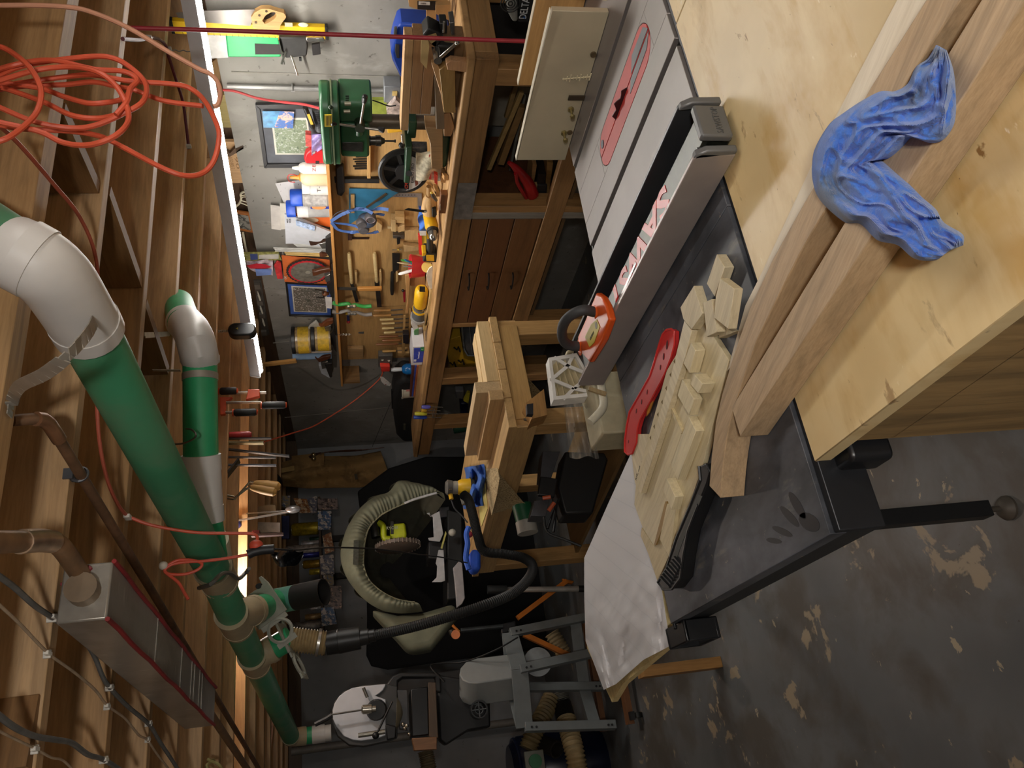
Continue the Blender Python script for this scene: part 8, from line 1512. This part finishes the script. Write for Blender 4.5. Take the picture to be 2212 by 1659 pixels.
# shelf of cans with postcards along its edge
c25 = C(500, 1060, 1438/260); CBY = 6.93
shf = MB().box((at(690, 1410, Y=CBY).x, CBY-.03, at(690, 1200, Y=CBY).z-.02), (at(690, 1075, Y=CBY).x, BACK, at(690, 1200, Y=CBY).z)).build('can_shelf', W('#4d3a28', (1, 0, 0)), label='narrow dark shelf on the back wall holding cans', cat='shelf')
zsh = at(690, 1200, Y=CBY).z
cans = [(445, 720, 100, '#b8a01c', 'tall yellow tin with a red stripe on the back-wall shelf'), (620, 835, 46, '#b9b7bc', 'silver and white can on the back-wall shelf'), (575, 930, 36, '#2b4a3c', 'dark green can on the back-wall shelf'), (755, 815, 48, '#2a2f8c', 'blue can on the back-wall shelf'), (870, 855, 66, '#9c7a1c', 'amber can on the back-wall shelf'), (965, 930, 46, '#c9b43c', 'short yellow can on the back-wall shelf'), (690, 650, 80, '#b3a9a2', 'white can with blue and red print on the back-wall shelf'), (1500, 880, 50, '#b99a6a', 'cream and gold can under the black cuff'), (1600, 740, 70, '#9c9a9c', 'silver patterned can at the lower end of the back-wall shelf'), (1400, 940, 30, '#c9c8cc', 'bright silver can beside the black cuff')]
for y, xt, wd, c_, lab in cans:
    a, b = at(*c25(1040, y), Y=CBY+.03), at(*c25(xt, y), Y=CBY+.03); a.z = zsh; b.x = a.x; r_ = abs(at(*c25(900, y-wd/2), Y=CBY).x-at(*c25(900, y+wd/2), Y=CBY).x)/2*1.5
    t = thing('drink_can', a, lab, 'can', 'cans on the back-wall shelf'); MB().turn(a, b, [(0, r_*.85), (.04, r_), (.92, r_), (1, r_*.82)], 16).build('tin', M(c_, .3, .4, n=.3, s=30), t); MB().cyl(b, b+V((0, 0, .002)), r_*.8, n=16).build('lid', M('#c4c2be', .2, .8), t)
pcm = [blotch('postcard%d' % i, a, [(b, 26, .5, .56, (1, 1, 1)), (c, 34, .58, .62, (1, 1, 1))], r=.4) for i, (a, b, c) in enumerate((('#8c7a74', '#3c302e', '#c9a890'), ('#4a6a94', '#d0c8c4', '#2c3440'), ('#a8682c', '#d8c09a', '#5c2a1c'), ('#6a6a7c', '#c4b8ac', '#2c2c3a'), ('#9a8a6a', '#5a6a8c', '#e0d6c6')))]
posts = [((1030, 90), (1265, 95), (1270, 222), (1030, 230)), ((1030, 240), (1195, 245), (1190, 460), (1035, 470)), ((1085, 540), (1190, 495), (1230, 720), (1120, 760)), ((1055, 775), (1220, 760), (1230, 995), (1070, 1005)), ((1090, 1010), (1215, 1000), (1225, 1130), (1120, 1130)), ((1150, 1135), (1315, 1140), (1320, 1420), (1160, 1400)), ((1070, 1400), (1220, 1390), (1260, 1590), (1080, 1620)), ((740, 90), (920, 100), (960, 260), (820, 270)), ((900, 100), (1020, 60), (1020, 260), (950, 270)), ((530, 60), (700, 60), (700, 200), (540, 200))]
for i, q in enumerate(posts): MB().prism([at(*c25(*p), Y=CBY-.04) for p in q], (0, .003, 0)).build('postcard', pcm[i % 5], label='%s picture postcard of the row pinned below the can shelf' % (nm_[i] if i < 7 else ('topmost left', 'topmost middle', 'topmost right')[i-7]), cat='postcard', group='postcards on the back wall')
MB().prism([at(*c25(x, y), Y=CBY-.06) for x, y in ((590, 300), (690, 300), (690, 570), (600, 570))], (0, .03, 0)).build('blue_box', M('#1b2660', .5), label='dark blue flat box above the yellow tin', cat='box'); mb = MB().prism([at(*c25(x, y), Y=5.2) for x, y in ((170, 370), (580, 380), (580, 495), (170, 500))], (0, .02, 0)); nb = mb.build('paper_stack', M('#c3b9b0', .7, n=.1, s=30), label='stack of printed papers hanging from the far joists', cat='papers'); MB().prism([at(*c25(x, y), Y=5.1) for x, y in ((180, 220), (440, 165), (520, 170), (540, 270), (190, 290))], (0, .04, 0)).build('paper_bag', M('#a08a6c', .8), label='tan folded paper bag hanging from the far joists', cat='paper bag')
fcl = thing('bar_clamp', at(*c25(400, 300), Y=4.6), 'bright steel clamp with an oval head hanging near the paper stack', 'clamp'); MB().beam(at(*c25(0, 370), Y=4.6), at(*c25(740, 245), Y=4.6), .008, .016, (0, 1, 0)).beam(at(*c25(180, 275), Y=4.62), at(*c25(660, 240), Y=4.62), .006, .010, (0, 1, 0)).build('bar', M('#b5b2ac', .2, .8), fcl); MB().ball(at(*c25(735, 222), Y=4.6), .05, sc=(.9, .35, .55) if False else (.5, .35, .9)).build('oval_head', M('#8f8f92', .3, .6), fcl); MB().prism([at(*c25(x, y), Y=4.6) for x, y in ((0, 300), (80, 310), (120, 400), (60, 450), (0, 430))], (0, .05, 0)).build('blue_jaw', M('#1a1c44', .5), fcl, bev=.01)
fc2 = thing('bar_clamp', at(*c25(450, 510), Y=4.4), 'grey and dark red clamp hanging just past the orange plug', 'clamp'); MB().beam(at(*c25(240, 540), Y=4.4), at(*c25(620, 520), Y=4.4), .012, .03, (0, 1, 0)).build('bar', M('#6a5c5c', .35, .6), fc2); MB().prism([at(*c25(x, y), Y=4.4) for x, y in ((240, 470), (335, 465), (340, 525), (250, 525))], (0, .04, 0)).build('red_jaw', M('#5e1a20', .5), fc2, bev=.004)
# black rail strips on the back wall
for (y, lab) in ((1156+6, 'upper black rail strip on the back wall behind the hood'), (1160+83, 'lower black rail strip on the back wall behind the hood')): MB().box((at(745, y+6, Y=7.08).x, 7.06, at(765, y, Y=7.08).z), (at(745, y-6, Y=7.08).x, 7.1, at(690, y, Y=7.08).z)).build('rail_strip', M('#141414', .6), label=lab, cat='rail')
for k, (a, b) in enumerate((((630, 1190), (905, 1659)), ((640, 1500), (640, 1501)))): pass
MB().cyl((at(640, 1659, Y=6.95).x+.12, 6.98, 0), (at(640, 1659, Y=6.95).x+.12, 6.98, 2.1), .03, n=16).build('stand_pipe', M('#77726a', .5), label='grey standpipe at the far left of the back wall', cat='pipe')
